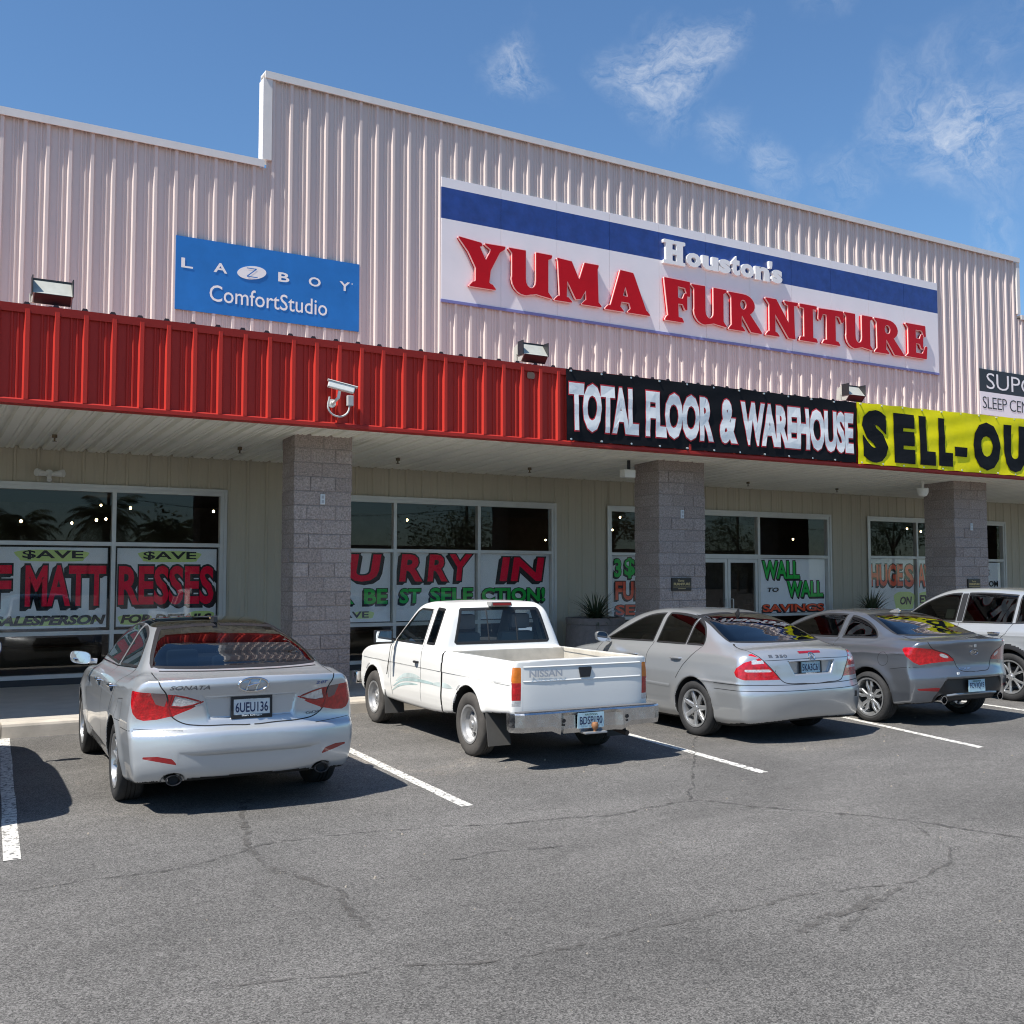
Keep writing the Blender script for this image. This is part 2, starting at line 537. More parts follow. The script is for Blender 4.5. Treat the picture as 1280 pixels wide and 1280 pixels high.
for k, (nm, pts) in enumerate(CR.items()):
    P = [Vector((*p, 0)) for p in pts]; path = []
    for i in range(len(P) - 1):
        a, b = P[i], P[i + 1]; n = max(3, int((b - a).length / .06))
        for j in range(n): path.append(a.lerp(b, j / n))
    path.append(P[-1])
    off = 0; vs = []
    base = {'c1': .018, 'c2': .022, 'c3': .013, 'c4': .03, 'c5': .010, 'c6': .035, 'c7': .025, 'c8': .012}[nm]
    for i, p in enumerate(path):
        off = off * .86 + rng.gauss(0, .012)
        d = (path[min(i + 1, len(path) - 1)] - path[max(i - 1, 0)]).normalized()
        nn = Vector((-d.y, d.x, 0)); w = base * rng.uniform(.45, 1.35)
        q = p + nn * off
        vs += [(*(q - nn * w).xy, .0035 + .0004 * k), (*(q + nn * w).xy, .0035 + .0004 * k)]
    MB().add(vs, [(2 * i, 2 * i + 2, 2 * i + 3, 2 * i + 1) for i in range(len(path) - 1)]).build('crack_seal', M_CRACK if nm in ('c1', 'c2', 'c8', 'c5') else M_CRACK2)['kind'] = 'structure'

# loose grit scattered over the lot
gb = MB(); gr_ = random.Random(11)
for k in range(170):
    x, y = gr_.uniform(.5, 12), gr_.uniform(2.2, 13.2); s_ = gr_.uniform(.004, .011) * (1.3 if y > 6 else .8)
    pts = [(x + s_ * gr_.uniform(.6, 1.2) * math.cos(a), y + s_ * gr_.uniform(.6, 1.2) * math.sin(a)) for a in np.linspace(0, 6.283, 6, endpoint=False)]
    n0 = len(pts); gb.add([(a, b, -.001) for a, b in pts] + [(x + (a - x) * .6, y + (b - y) * .6, s_ * .8) for a, b in pts], [(i, (i + 1) % n0, n0 + (i + 1) % n0, n0 + i) for i in range(n0)] + [tuple(range(n0, 2 * n0))])
tag(gb.build('gravel', mat('gravel_tan', (.30, .26, .21), .9, var=.3, vscale=2)), 'small tan stones scattered over the asphalt', 'gravel', kind='stuff')

# sidewalk and kerb, in poured slabs with open joints
M_CONC = mat('concrete', (.47, .43, .37), .9, var=.10, vscale=3, bump=.15, bscale=120, spec=.3)
M_KERB = mat('kerb_concrete', (.50, .45, .38), .9, var=.16, vscale=4, bump=.2, bscale=90, spec=.3)
mb = MB(); kb = MB(); edge = [-300, -12] + [1.05 + 3.05 * k for k in range(-4, 12)] + [300]
for a, b in zip(edge[:-1], edge[1:]):
    mb.add([(a + .006, 13.62, .168), (b - .006, 13.62, .168), (b - .006, YW + .4, .2), (a + .006, YW + .4, .2), (a + .006, 13.62, -.1), (b - .006, 13.62, -.1), (b - .006, YW + .4, -.1), (a + .006, YW + .4, -.1)],
           [(0, 1, 2, 3), (4, 5, 1, 0), (5, 6, 2, 1), (7, 4, 0, 3)])
    prof = [(13.405, -.02), (13.42, .13), (13.432, .156), (13.46, .168), (13.612, .168), (13.612, -.1)]
    mb2 = [(a + .005, y, z) for y, z in prof] + [(b - .005, y, z) for y, z in prof]; n = len(prof)
    kb.add(mb2, [(i, i + n, i + 1 + n, i + 1) for i in range(n - 1)] + [tuple(range(n)), tuple(range(2 * n - 1, n - 1, -1))])
mb.build('sidewalk', M_CONC)['kind'] = 'structure'
kb.build('kerb', M_KERB)['kind'] = 'structure'

# ================================================================== STORE
M_PANEL = mat('panel_offwhite', (.66, .565, .525), .38, var=.04, vscale=1.6, stretch=(1, 1, .12), spec=.45)
M_RED = mat('panel_red', (.51, .038, .027), .45, var=.05, vscale=1.0, stretch=(1, 1, .3), spec=.18)
M_REDTRIM = mat('trim_red', (.42, .032, .024), .45, var=.05, spec=.2)
M_TRIM = mat('trim_offwhite', (.68, .655, .63), .4, var=.04)
M_STORE = mat('panel_taupe', (.48, .43, .335), .6, var=.05, vscale=2, stretch=(1, 1, .3))
M_SOFFIT = mat('soffit_cream', (.88, .86, .76), .6, var=.06, vscale=2, stretch=(1, .3, 1))
M_FRAME = mat('aluminium_frame', (.60, .59, .56), .4, metal=.25, var=.05)
M_DARK = mat('dark_void', (.02, .02, .02), .8)
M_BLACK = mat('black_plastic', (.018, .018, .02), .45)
M_GLASS = glass('shop_glass', (.97, .975, .97), 1.0)
M_CMU = mat('split_block', (.325, .268, .24), .95, attr='tone', vcol=(.38, .32, .292), var=.38, vscale=40, bump=1.4, bscale=26, spec=.2)
M_MORTAR = mat('mortar', (.285, .24, .22), .95, var=.1, vscale=30)
M_WHITE = mat('white_paint', (.78, .77, .75), .45, var=.03)

store = thing('store_building', (12, YW, .2), 'long metal-clad furniture store with a stepped off-white parapet, red canopy band and block columns', 'store')

def panel(mb, x0, x1, fn, phase, h=.050, minor=.018, wb=.043, wt=.023):
    """ribbed sheet; fn(x, d) -> (bottom vertex, top vertex), d = rise of the sheet towards the viewer"""
    xs = [(x0, 0.)]
    k = math.floor((x0 - phase) / PITCH) - 1
    while True:
        c = phase + k * PITCH
        if c - wb > x1: break
        pts = [(c - wb, 0), (c - wt, h), (c + wt, h), (c + wb, 0)]
        for t in (.50, .70):
            m = c + PITCH * t
            pts += [(m - .017, 0), (m - .008, minor), (m + .008, minor), (m + .020, 0)]
        for x, d in pts:
            if x0 + 1e-4 < x < x1 - 1e-4: xs.append((x, d))
        k += 1
    xs.append((x1, 0.))
    vs = []
    for x, d in xs:
        a, b = fn(x, d); vs += [a, b]
    mb.add(vs, [(2 * i, 2 * i + 2, 2 * i + 3, 2 * i + 1) for i in range(len(xs) - 1)])
    return mb

def wallfn(y, z0, z1): return lambda x, d: ((x, y - d, z0), (x, y - d, z1))
ZT, ZL = 10.52, 8.93
mb = MB()
panel(mb, -14, 5.26, wallfn(YW, 4.02, ZL), .157)
panel(mb, 5.26, 26.36, wallfn(YW, 4.02, ZT), .157)
panel(mb, 26.36, 44, wallfn(YW, 4.02, ZL), .157)
mb.build('upper_wall', M_PANEL, store)
mb = MB()
for a, b, z in ((-14, 5.20, ZL), (26.44, 44, ZL), (5.20, 26.44, ZT)):
    zz = z + (.0 if z == ZT else .0)
    mb.prism([(YW - .095, zz - .02), (YW - .095, zz + .105), (YW + .20, zz + .12), (YW + .20, zz - .02), (YW + .18, zz - .02), (YW + .18, zz + .08), (YW - .07, zz + .08), (YW - .07, zz - .02)][::-1], lambda u, v, t: (t, u, v), a, b)
for a, b in ((5.17, 5.33), (26.31, 26.44)):
    mb.box(a, b, YW - .075, YW + .17, ZL + .128, ZT - .022)
mb.build('parapet_trim', M_TRIM, store)
mb = MB()
mb.box(5.34, 26.30, YW + .02, YW + .16, 4.1, ZT - .03)
mb.box(-14, 5.16, YW + .02, YW + .16, 4.1, ZL - .03).box(26.45, 44, YW + .02, YW + .16, 4.1, ZL - .03)
mb.build('parapet_back', M_STORE, store)
MB().box(-14, 44, YW + .39, YW + 34, 7.6, 7.9).build('roof', M_TRIM, store)
mb = MB(); mb.box(-14.2, -14.02, YW + .1, YW + 34, .2, 8.9).box(44.02, 44.2, YW + .1, YW + 34, .2, 8.9).box(-14, 44, YW + 34.02, YW + 34.2, .2, 8.9)
mb.build('side_wall', M_PANEL, store)

# canopy
mb = MB()
panel(mb, -14, 44, wallfn(YF, 3.955, 5.035), .2285)
mb.build('canopy_fascia', M_RED, store)
mb = MB()
mb.prism([(YF - .042, 4.985), (YF - .05, 5.085), (YF + .12, 5.095), (YF + .12, 5.07), (YF - .03, 5.06), (YF - .024 - .012, 4.985)][::-1], lambda u, v, t: (t, u, v), -14, 44)
mb.prism([(YF - .05, 3.90), (YF - .05, 3.945), (YF - .036, 3.962), (YF + .02, 3.962), (YF + .16, 3.90)][::-1], lambda u, v, t: (t, u, v), -14, 44)
mb.build('canopy_trim', M_REDTRIM, store)
mb = MB()
panel(mb, -14, 44, lambda x, d: ((x, YF + .16, 3.930 + d), (x, YW - .02, 3.805 + d)), .16, h=.045, minor=.012)
mb.build('soffit', M_SOFFIT, store)
mb = MB()
panel(mb, -14, 44, lambda x, d: ((x, YF + .122, 5.082 + d * 1.05), (x, YW - .036, 5.20 + d * 1.05)), .2285, h=.034, minor=.0)
mb.build('canopy_roof', mat('canopy_roof_paint', (.50, .32, .28), .5, var=.08), store)
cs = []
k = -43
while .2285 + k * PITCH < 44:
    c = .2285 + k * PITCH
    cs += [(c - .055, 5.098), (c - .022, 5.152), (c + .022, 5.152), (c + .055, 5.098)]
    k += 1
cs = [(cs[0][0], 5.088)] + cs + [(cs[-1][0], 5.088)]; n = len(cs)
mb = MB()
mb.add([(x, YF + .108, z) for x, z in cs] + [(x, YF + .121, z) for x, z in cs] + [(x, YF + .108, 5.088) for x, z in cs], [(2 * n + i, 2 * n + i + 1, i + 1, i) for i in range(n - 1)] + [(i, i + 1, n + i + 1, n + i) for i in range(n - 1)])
mb.build('rib_gap_shade', M_BLACK, store)  # shade in the gaps under the roof ribs, built as black teeth

MB().prism([(8.20 + .07 * math.cos(q), 4.92 + .06 * math.sin(q) + .01 * math.sin(3 * q)) for q in np.linspace(0, 6.283, 16, endpoint=False)], lambda u, v, t: (u, t, v), YF - .024, YF - .0215).build('paint_patch', mat('patch_tan', (.34, .20, .13), .7), store)

# wall under the canopy, pierced by the shop windows
WINS = [(-2.6, 4.62, .30), (6.05, 11.16, .30), (12.50, 14.45, .30), (14.75, 18.88, .19), (20.22, 23.5, .30), (23.9, 25.5, .19)]
ZH = 3.25
mb = MB(); x = -14.
for a, b, z in WINS:
    panel(mb, x, a, wallfn(YW, .2, 3.86), .141, h=.022, minor=.004, wb=.03, wt=.014)
    panel(mb, a, b, wallfn(YW, ZH, 3.86), .141, h=.022, minor=.004, wb=.03, wt=.014)
    x = b
panel(mb, x, 44, wallfn(YW, .2, 3.86), .141, h=.022, minor=.004, wb=.03, wt=.014)
mb.build('storefront_wall', M_STORE, store)
for a, b, z in WINS:
    if z > .25: MB().box(a, b, YW - .015, YW + .1, .195, .30).build('window_curb', mat('dark_sill', (.035, .035, .037), .6), store)

def window(a, b, z0, mull, rails, w=.062):
    fr = MB()
    y0, y1 = YW - .035, YW + .075
    fr.box(a, a + w, y0, y1, z0, ZH).box(b - w, b, y0, y1, z0, ZH)
    fr.box(a + w, b - w, y0, y1, ZH - w, ZH).box(a + w, b - w, y0, y1, z0, z0 + w)
    vs = [a + w] + sum([[m - w / 2, m + w / 2] for m in mull], []) + [b - w]
    for m in mull: fr.box(m - w / 2, m + w / 2, y0 + .003, y1 - .003, z0 + w, ZH - w)
    cells = []
    for i in range(0, len(vs), 2):
        zz = [z0 + w] + sum([[r - w / 2, r + w / 2] for r in rails], []) + [ZH - w]
        for r in rails: fr.box(vs[i], vs[i + 1], y0 + .006, y1 - .006, r - w / 2, r + w / 2)
        for j in range(0, len(zz), 2): cells.append((vs[i], vs[i + 1], zz[j], zz[j + 1]))
    # drip flashing over the head and down the jambs
    fr.box(a - .05, b + .05, YW - .05, YW - .036, ZH, ZH + .05)
    fr.box(a - .05, a, YW - .05, YW - .036, z0, ZH).box(b, b + .05, YW - .05, YW - .036, z0, ZH)
    f = fr.build('window', M_FRAME, store)
    for c in cells:
        MB().add([(c[0], YW + .02, c[2]), (c[1], YW + .02, c[2]), (c[1], YW + .02, c[3]), (c[0], YW + .02, c[3])], [(0, 1, 2, 3)]).build('pane', M_GLASS, f)
    return f
window(-2.6, 4.62, .30, [-.35, 1.15, 2.89][0:1] + [1.12, 2.89], [2.37, .985])
window(6.05, 11.16, .30, [7.73, 9.47], [2.32, .99])
window(12.50, 14.45, .30, [], [2.31, .99])
window(20.22, 23.5, .30, [21.99], [2.31, .96])
window(23.9, 25.5, .19, [], [2.26, .62])

# entrance: two glazed leaves, a transom over them and a side light
fr = MB(); w = .07; y0, y1 = YW - .035, YW + .075; a, b = 14.75, 18.88
fr.box(a, a + w, y0, y1, .2, ZH).box(b - w, b, y0, y1, .2, ZH).box(a + w, b - w, y0, y1, ZH - w, ZH)
fr.box(16.60, 16.67, y0 + .003, y1 - .003, .2, ZH - w)
fr.box(a + w, 16.60, y0 + .006, y1 - .006, 2.235, 2.335).box(16.67, b - w, y0 + .006, y1 - .006, 2.26, 2.33)
fr.box(16.67, b - w, y0 + .006, y1 - .006, .2, .30).box(16.67, b - w, y0 + .006, y1 - .006, .95, 1.01)
fr.box(a - .05, b + .05, YW - .05, YW - .036, ZH, ZH + .05).box(b, b + .05, YW - .05, YW - .036, .2, ZH)
f = fr.build('entrance_frame', M_FRAME, store)
for c in ((a + w, 16.60, 2.335, ZH - w), (16.67, b - w, 2.33, ZH - w), (16.67, b - w, 1.01, 2.26), (16.67, b - w, .30, .95)):
    MB().add([(c[0], YW + .02, c[2]), (c[1], YW + .02, c[2]), (c[1], YW + .02, c[3]), (c[0], YW + .02, c[3])], [(0, 1, 2, 3)]).build('pane', M_GLASS, f)
for xa, xb, hx in ((14.825, 15.70, 15.60), (15.712, 16.595, 15.80)):
    d = MB(); s = .075
    d.box(xa, xa + s, YW - .02, YW + .04, .21, 2.228).box(xb - s, xb, YW - .02, YW + .04, .21, 2.228)
    d.box(xa + s, xb - s, YW - .02, YW + .04, 2.15, 2.228).box(xa + s, xb - s, YW - .02, YW + .04, .21, .40)
    d.box(xa + s, xb - s, YW - .015, YW + .035, 1.0, 1.05)
    leaf = d.build('door', M_FRAME, store)
    MB().add([(xa + s, YW + .01, .40), (xb - s, YW + .01, .40), (xb - s, YW + .01, 2.15), (xa + s, YW + .01, 2.15)], [(0, 1, 2, 3)]).build('pane', M_GLASS, leaf)
    h = MB(); h.tube([(hx, YW - .022, .95), (hx, YW - .085, .95), (hx, YW - .085, 1.35), (hx, YW - .022, 1.35)], .014)
    h.build('pull_handle', M_FRAME, leaf, smooth=True)

# shop room behind the glass
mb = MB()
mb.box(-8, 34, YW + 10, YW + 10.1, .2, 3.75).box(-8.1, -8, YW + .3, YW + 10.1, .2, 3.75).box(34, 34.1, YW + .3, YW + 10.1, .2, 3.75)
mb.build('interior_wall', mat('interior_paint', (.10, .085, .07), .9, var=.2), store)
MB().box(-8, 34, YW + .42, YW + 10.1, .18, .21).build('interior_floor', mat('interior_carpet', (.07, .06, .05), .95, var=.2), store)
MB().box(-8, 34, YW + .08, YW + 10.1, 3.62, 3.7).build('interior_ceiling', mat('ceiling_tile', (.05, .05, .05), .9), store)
M_BULB = mat('warm_bulb', (1, .8, .5), .4, emit=((1.0, .70, .36), 16))
bulb0 = MB().lathe([(.0, -.024), (.014, -.022), (.020, -.010), (.023, .005), (.020, .018), (.010, .027), (0, .03)], 10).build('ceiling_lamp', M_BULB, store, local=True)
for k in range(24):
    o = bulb0 if k == 0 else bulb0.copy()
    if k: COL.objects.link(o); o.parent = store
    o.location = Vector((rng.uniform(-1, 30), YW + rng.uniform(2.4, 9.6), rng.uniform(2.75, 3.5))) - store.location
# furniture seen dimly inside
for k in range(26):
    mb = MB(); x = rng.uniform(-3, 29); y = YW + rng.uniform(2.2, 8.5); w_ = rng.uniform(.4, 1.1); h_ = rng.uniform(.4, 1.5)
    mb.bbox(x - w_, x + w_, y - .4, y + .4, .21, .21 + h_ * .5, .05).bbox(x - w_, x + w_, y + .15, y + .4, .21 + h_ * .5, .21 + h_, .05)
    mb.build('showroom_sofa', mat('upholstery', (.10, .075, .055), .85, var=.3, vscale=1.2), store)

# split-face block columns
def column(x0, W_=.89, D_=.56):
    bl = MB(); tones = []
    zz = .185; top = 3.93; n = 18; h = (top - zz) / n
    r = random.Random(int(x0 * 10)); g = .0045
    def blk(a, b, c, d, z0, z1):
        n0 = len(bl.v)
        j = lambda: r.uniform(-.006, .006)
        bl.bbox(a + g, b - g, c + j(), d, z0 + g, z1 - g, .012)
        t = r.random(); tones.extend([t] * (len(bl.v) - n0))
    for k in range(n):
        z0 = zz + k * h; z1 = z0 + h
        cuts = [0, r.uniform(.42, .58), 1] if k % 2 else [0, r.uniform(.2, .3), r.uniform(.68, .8), 1]
        if k == n - 1: cuts = [0, .5, 1]
        for a, b in zip(cuts[:-1], cuts[1:]):
            n0 = len(bl.v)
            jl = r.uniform(-.006, .006) if a == 0 else 0
            blk(x0 + a * W_ + (jl if a == 0 else 0), x0 + b * W_ + (r.uniform(-.006, .006) if b == 1 else 0), YC, YC + D_ * (.4 if k % 2 else .72), z0, z1)
        blk(x0 + r.uniform(-.006, .006), x0 + W_ + r.uniform(-.006, .006), YC + D_ * (.4 if k % 2 else .72), YC + D_, z0, z1)
    c = bl.build('column', M_CMU, store)
    at = c.data.attributes.new('tone', 'FLOAT', 'POINT'); at.data.foreach_set('value', tones)
    MB().box(x0 + .012, x0 + W_ - .012, YC + .012, YC + D_ - .012, .19, 3.92).build('mortar', M_MORTAR, c)
    return c
COLX = [-1.8, 4.83, 11.45, 19.47, 27.6]
for x, w, d in zip(COLX, (.89, .89, 1.06, 1.12, 1.0), (.56, .56, .71, .77, .7)): column(x, w, d)

# ================================================================== SIGNS
M_SIGNW = mat('sign_white', (.82, .79, .80), .4, var=.03, vscale=1.5)
M_SIGNB = mat('sign_blue', (.020, .055, .24), .42, var=.22, vscale=4, rvar=.12)
M_LRED = mat('letter_red', (.47, .004, .010), .4, var=.05, spec=.2)
M_LTRIM = mat('letter_trim', (.90, .55, .50), .35)
M_LWHITE = mat('letter_white', (.85, .84, .82), .35)
sign = thing('store_sign', (15.79, YW - .05, 7.08), 'long white sign board with a blue stripe and raised red letters across the high parapet', 'sign')
S0, S1 = 8.62, 22.95; npan = 11
w_, b_ = MB(), MB()
ya, yb = YW - .062, YW - .036
for k in range(npan):
    a = S0 + (S1 - S0) * k / npan + .004; b = S0 + (S1 - S0) * (k + 1) / npan - .004
    w_.box(a, b, ya, yb, 9.235, 9.425).box(a, b, ya, yb, 7.075, 8.63)
    b_.box(a, b, ya, yb, 8.63, 9.235)
w_.build('panel', M_SIGNW, sign); b_.build('stripe', M_SIGNB, sign)
MB().box(S0, S1, ya - .012, yb, 7.02, 7.073).build('lower_edging', mat('edge_blue', (.19, .19, .42), .4), sign)

def arm(x0, x1): return [(x0, 1), (x1, 1), (x1 - .04, .93), (x0 + .04, .93)]
def foot(x0, x1): return [(x0, 0), (x1, 0), (x1 - .07, .085), (x0 + .07, .085)]
def q4(a, b, c, d): return [a, b, c, d]
def rect(a, b, c, d): return [(a, c), (b, c), (b, d), (a, d)]
G = {}
G['Y'] = dict(p=[[(-.02, 1.02), (.46, .97), (.48, .93), (.41, .90), (.60, .52), (.66, .40), (.63, .12), (.76, .02), (.24, .02), (.36, .12), (.36, .42), (.20, .74)],
                 [(.56, .97), (1.0, .98), (.98, .93), (.88, .86), (.66, .40), (.52, .50), (.66, .76), (.70, .88)], foot(.22, .78)])
G['U'] = dict(p=[[(.0, 1), (.46, 1), (.44, .94), (.37, .90), (.37, .30), (.08, .30), (.08, .92)], [(.54, 1), (1, 1), (.98, .94), (.90, .90), (.90, .12), (1.0, .0), (.66, .05), (.64, .30), (.64, .90)]],
              e=[(.36, .32, .29, .33, 'lo'), (.50, .30, .30, .27, 'lo')], s=[(.505, .34, .135, .20)])
G['M'] = dict(p=[[(.06, 1), (.36, .98), (.60, .36), (.46, .10)], [(.66, 1), (.96, 1), (.94, .94), (.56, .12), (.46, .10), (.46, .25)], [(.08, .95), (.26, .95), (.24, .06), (.12, .06)],
                 [(.68, .95), (.93, .95), (.95, .06), (.70, .06)], foot(0, .36), foot(.60, 1.02)])
G['A'] = dict(p=[[(.34, 1), (.52, .97), (.30, .06), (.10, .06)], [(.34, 1.02), (.64, 1), (.96, .06), (.60, .06), (.46, .68)], rect(.27, .72, .25, .37), foot(-.02, .40), foot(.52, 1.04)])
G['F'] = dict(p=[[(.0, 1.0), (.5, 1), (.52, .05), (.16, .05)], [(.0, 1.01), (1, 1), (1.0, .66), (.93, .66), (.84, .86), (.4, .88)], [(.4, .57), (.74, .55), (.82, .70), (.88, .70), (.88, .32), (.82, .32), (.74, .45), (.4, .45)], foot(.02, .74)])
G['R'] = dict(p=[[(.0, 1), (.40, 1), (.37, .05), (.10, .05), (.09, .9)], rect(.3, .48, .86, .99), rect(.3, .48, .45, .56), [(.30, .50), (.60, .52), (.98, .06), (1.02, .0), (.70, .0), (.42, .42)], foot(0, .48)],
              e=[(.46, .72, .33, .275, 'rt')], s=[(.45, .72, .115, .155)])
G['N'] = dict(p=[[(.0, 1), (.32, 1), (.90, .10), (.92, .0), (.72, .0), (.12, .86)], rect(.12, .27, .05, .92), [(.72, .95), (.88, .95), (.90, .0), (.74, .2)], arm(.60, 1.02), foot(0, .40)])
G['I'] = dict(p=[rect(.28, .74, .03, .97), arm(.02, .98), foot(.0, 1.0)])
G['T'] = dict(p=[rect(.34, .66, .03, .97), [(.02, .98), (.98, 1.0), (1.0, .72), (.94, .68), (.84, .86), (.16, .86), (.06, .66), (.0, .70)], foot(.16, .84)])
G['E'] = dict(p=[[(.0, 1.0), (.44, 1), (.44, .0), (.02, .0), (.12, .08), (.12, .9)], [(.0, 1), (.92, 1), (.94, .70), (.88, .68), (.78, .87), (.3, .88)], rect(.3, .66, .45, .57), [(.64, .51), (.74, .72), (.80, .72), (.80, .30), (.74, .30)], [(.0, .0), (.96, .0), (1.0, .36), (.94, .36), (.80, .12), (.3, .12)]])
G['H'] = dict(p=[rect(.12, .36, .02, .98), rect(.64, .88, .02, .98), rect(.3, .7, .45, .58), rect(.0, .46, .92, 1), rect(.54, 1, .92, 1), rect(.0, .46, .0, .08), rect(.54, 1, .0, .08)])

def glyph_F(ch, w, h, res=72):
    g = G[ch]; pad = .09
    xs = np.linspace(-pad, 1 + pad, res) * w; ys = np.linspace(-pad, 1 + pad, res) * h
    X, Y = np.meshgrid(xs, ys)
    F = np.full(X.shape, 9.)
    for poly in g['p']:
        F = np.minimum(F, sd_poly(X, Y, [(a * w, b * h) for a, b in poly]))
    for cx, cy, rx, ry, side in g.get('e', []):
        e = sd_ell(X, Y, cx * w, cy * h, rx * w, ry * h)
        e = np.maximum(e, (Y - cy * h) if side == 'lo' else (cx * w - .06 * w - X))
        F = np.minimum(F, e)
    for cx, cy, rx, ry in g.get('s', []):
        e = sd_ell(X, Y, cx * w, cy * h, rx * w, ry * h)
        if ch == 'U': e = np.where(Y > cy * h, np.abs(X - cx * w) - rx * w, e)
        F = np.maximum(F, -e)
    return F, xs, ys

def raised_letter(ch, x0, x1, z0, z1, parent, face, trim, yfront, yback, iso=.012):
    F, xs, ys = glyph_F(ch, x1 - x0, z1 - z0)
    lp = [simplify(l, .004) for l in contours(F, xs, ys, iso)]
    d = yback - yfront
    v, f = loops_geo(lp, d)
    mb = MB(); mb.add([(x0 + a, (yfront + yback) / 2 - t, z0 + b) for a, b, t in v], f)
    o = mb.build('letter', face, parent)
    if trim:
        lp = [simplify(l, .004) for l in contours(F, xs, ys, iso + .013)]
        v, f = loops_geo(lp, .03)
        MB().add([(x0 + a, yfront + .022 - t, z0 + b) for a, b, t in v], f).build('trim', trim, o)
    return o
for ch, x0, x1, z0, z1 in (('Y', 8.98, 9.96, 7.39, 8.27), ('U', 10.06, 11.04, 7.39, 8.25), ('M', 11.12, 12.22, 7.38, 8.22), ('A', 12.38, 13.45, 7.36, 8.19),
                           ('F', 13.91, 14.59, 7.33, 8.22), ('U', 14.66, 15.64, 7.37, 8.19), ('R', 15.72, 16.67, 7.35, 8.17), ('N', 16.84, 17.82, 7.35, 8.19), ('I', 17.90, 18.46, 7.35, 8.19),
                           ('T', 18.52, 19.35, 7.36, 8.18), ('U', 19.39, 20.36, 7.37, 8.18), ('R', 20.45, 21.48, 7.35, 8.18), ('E', 21.60, 22.38, 7.37, 8.19)):
    raised_letter(ch, x0, x1, z0, z1, sign, M_LRED, M_LTRIM, YW - .155, YW - .064)
raised_letter('H', 13.92, 14.48, 8.58, 9.07, sign, M_LWHITE, None, YW - .135, YW - .064, iso=.02)
def raised_text(body, x0, x1, z0, z1, parent, m, y0, y1, off):
    v, f = text_geo(body, off)
    lo, hi = v.min(0), v.max(0)
    P = [(x0 + (a - lo[0]) / (hi[0] - lo[0]) * (x1 - x0), z0 + (b - lo[1]) / (hi[1] - lo[1]) * (z1 - z0)) for a, b in v]
    mb = MB(); n = len(P)
    from collections import Counter
    cnt = Counter()
    for q in f:
        for i in range(len(q)): cnt[(q[i], q[(i + 1) % len(q)])] += 1
    mb.add([(a, y0, b) for a, b in P] + [(a, y1, b) for a, b in P], list(f) + [[i + n for i in q[::-1]] for q in f] + [(j, i, i + n, j + n) for (i, j) in cnt if (j, i) not in cnt])
    return mb.build('letter', m, parent)
for ch, a, b, z1 in (('o', 14.53, 14.94, 8.90), ('u', 14.98, 15.44, 8.90), ('s', 15.46, 15.80, 8.90), ('t', 15.82, 16.08, 9.03), ('o', 16.10, 16.50, 8.90), ('n', 16.54, 16.98, 8.90), ("'", 16.97, 17.07, 9.07), ('s', 17.06, 17.38, 8.90)):
    raised_text(ch, a, b, 8.585 if ch != "'" else 8.90, z1, sign, M_LWHITE, YW - .135, YW - .064, .046)

# blue sleeper-chair brand board
bs = thing('brand_sign', (5.365, YW - .045, 6.25), 'blue rectangular sign with spaced white capitals and a white oval mark, on the low parapet', 'sign')
MB().box(3.75, 6.98, YW - .056, YW - .036, 6.25, 7.48).build('panel', mat('brand_blue', (.016, .165, .50), .4, var=.10, vscale=2), bs)
mb = MB()
for ch, a, b in (('L', 3.84, 4.03), ('A', 4.37, 4.60), ('B', 5.48, 5.68), ('O', 6.03, 6.25), ('Y', 6.60, 6.80)):
    fit_text(mb, ch, a, b, 6.955, 7.12, YW - .062, offset=.022)
fit_text(mb, 'ComfortStudio', 4.31, 6.375, 6.455, 6.735, YW - .062, offset=.004)
mb.lathe([(.0, .0), (.012, .0)], 8, fn=lambda p: (6.84 + p[0], YW - .062, 7.10 + p[1]))
mb.build('lettering', M_LWHITE, bs)
mb = MB()
mb.prism([(5.02 + .26 * math.cos(t) * math.cos(.32) - .115 * math.sin(t) * math.sin(.32), 7.035 + .26 * math.cos(t) * math.sin(.32) * .6 + .115 * math.sin(t) * math.cos(.32)) for t in np.linspace(0, 2 * math.pi, 40, endpoint=False)], lambda u, v, t: (u, t, v), YW - .064, YW - .0565)
mb.build('oval', M_LWHITE, bs)
zm = MB()
for poly in ([(4.93, 7.112), (5.10, 7.112), (5.10, 7.098), (4.93, 7.098)], [(5.075, 7.098), (5.10, 7.098), (4.955, 6.968), (4.93, 6.968)], [(4.935, 6.968), (5.12, 6.968), (5.12, 6.954), (4.935, 6.954)]):
    zm.add([(u, YW - .068, v) for u, v in poly], [(0, 1, 2, 3)] if poly[1][0] > poly[0][0] else [(3, 2, 1, 0)])
zm.build('oval_letter', MATS['brand_blue'], bs)

# black-and-white sleep sign at the right
ss = thing('sleep_sign', (25.9, YW - .045, 6.14), 'two-tier sign, black above white, with thin capitals, high at the right picture edge', 'sign')
MB().box(24.6, 27.6, YW - .056, YW - .036, 6.76, 7.37).build('black_panel', mat('sign_black', (.02, .018, .02), .4), ss)
MB().box(24.6, 27.6, YW - .056, YW - .036, 6.14, 6.76).build('white_panel', M_SIGNW, ss)
mb = MB(); fit_text(mb, 'SUPC', 24.88, 26.95, 6.85, 7.28, YW - .062, offset=-.006, spacing=.95); mb.build('lettering', M_LWHITE, ss)
mb = MB(); fit_text(mb, 'SLEEP CENTER', 24.70, 27.45, 6.31, 6.63, YW - .062, offset=-.008, spacing=.9); mb.build('tagline', MATS['sign_black'], ss)

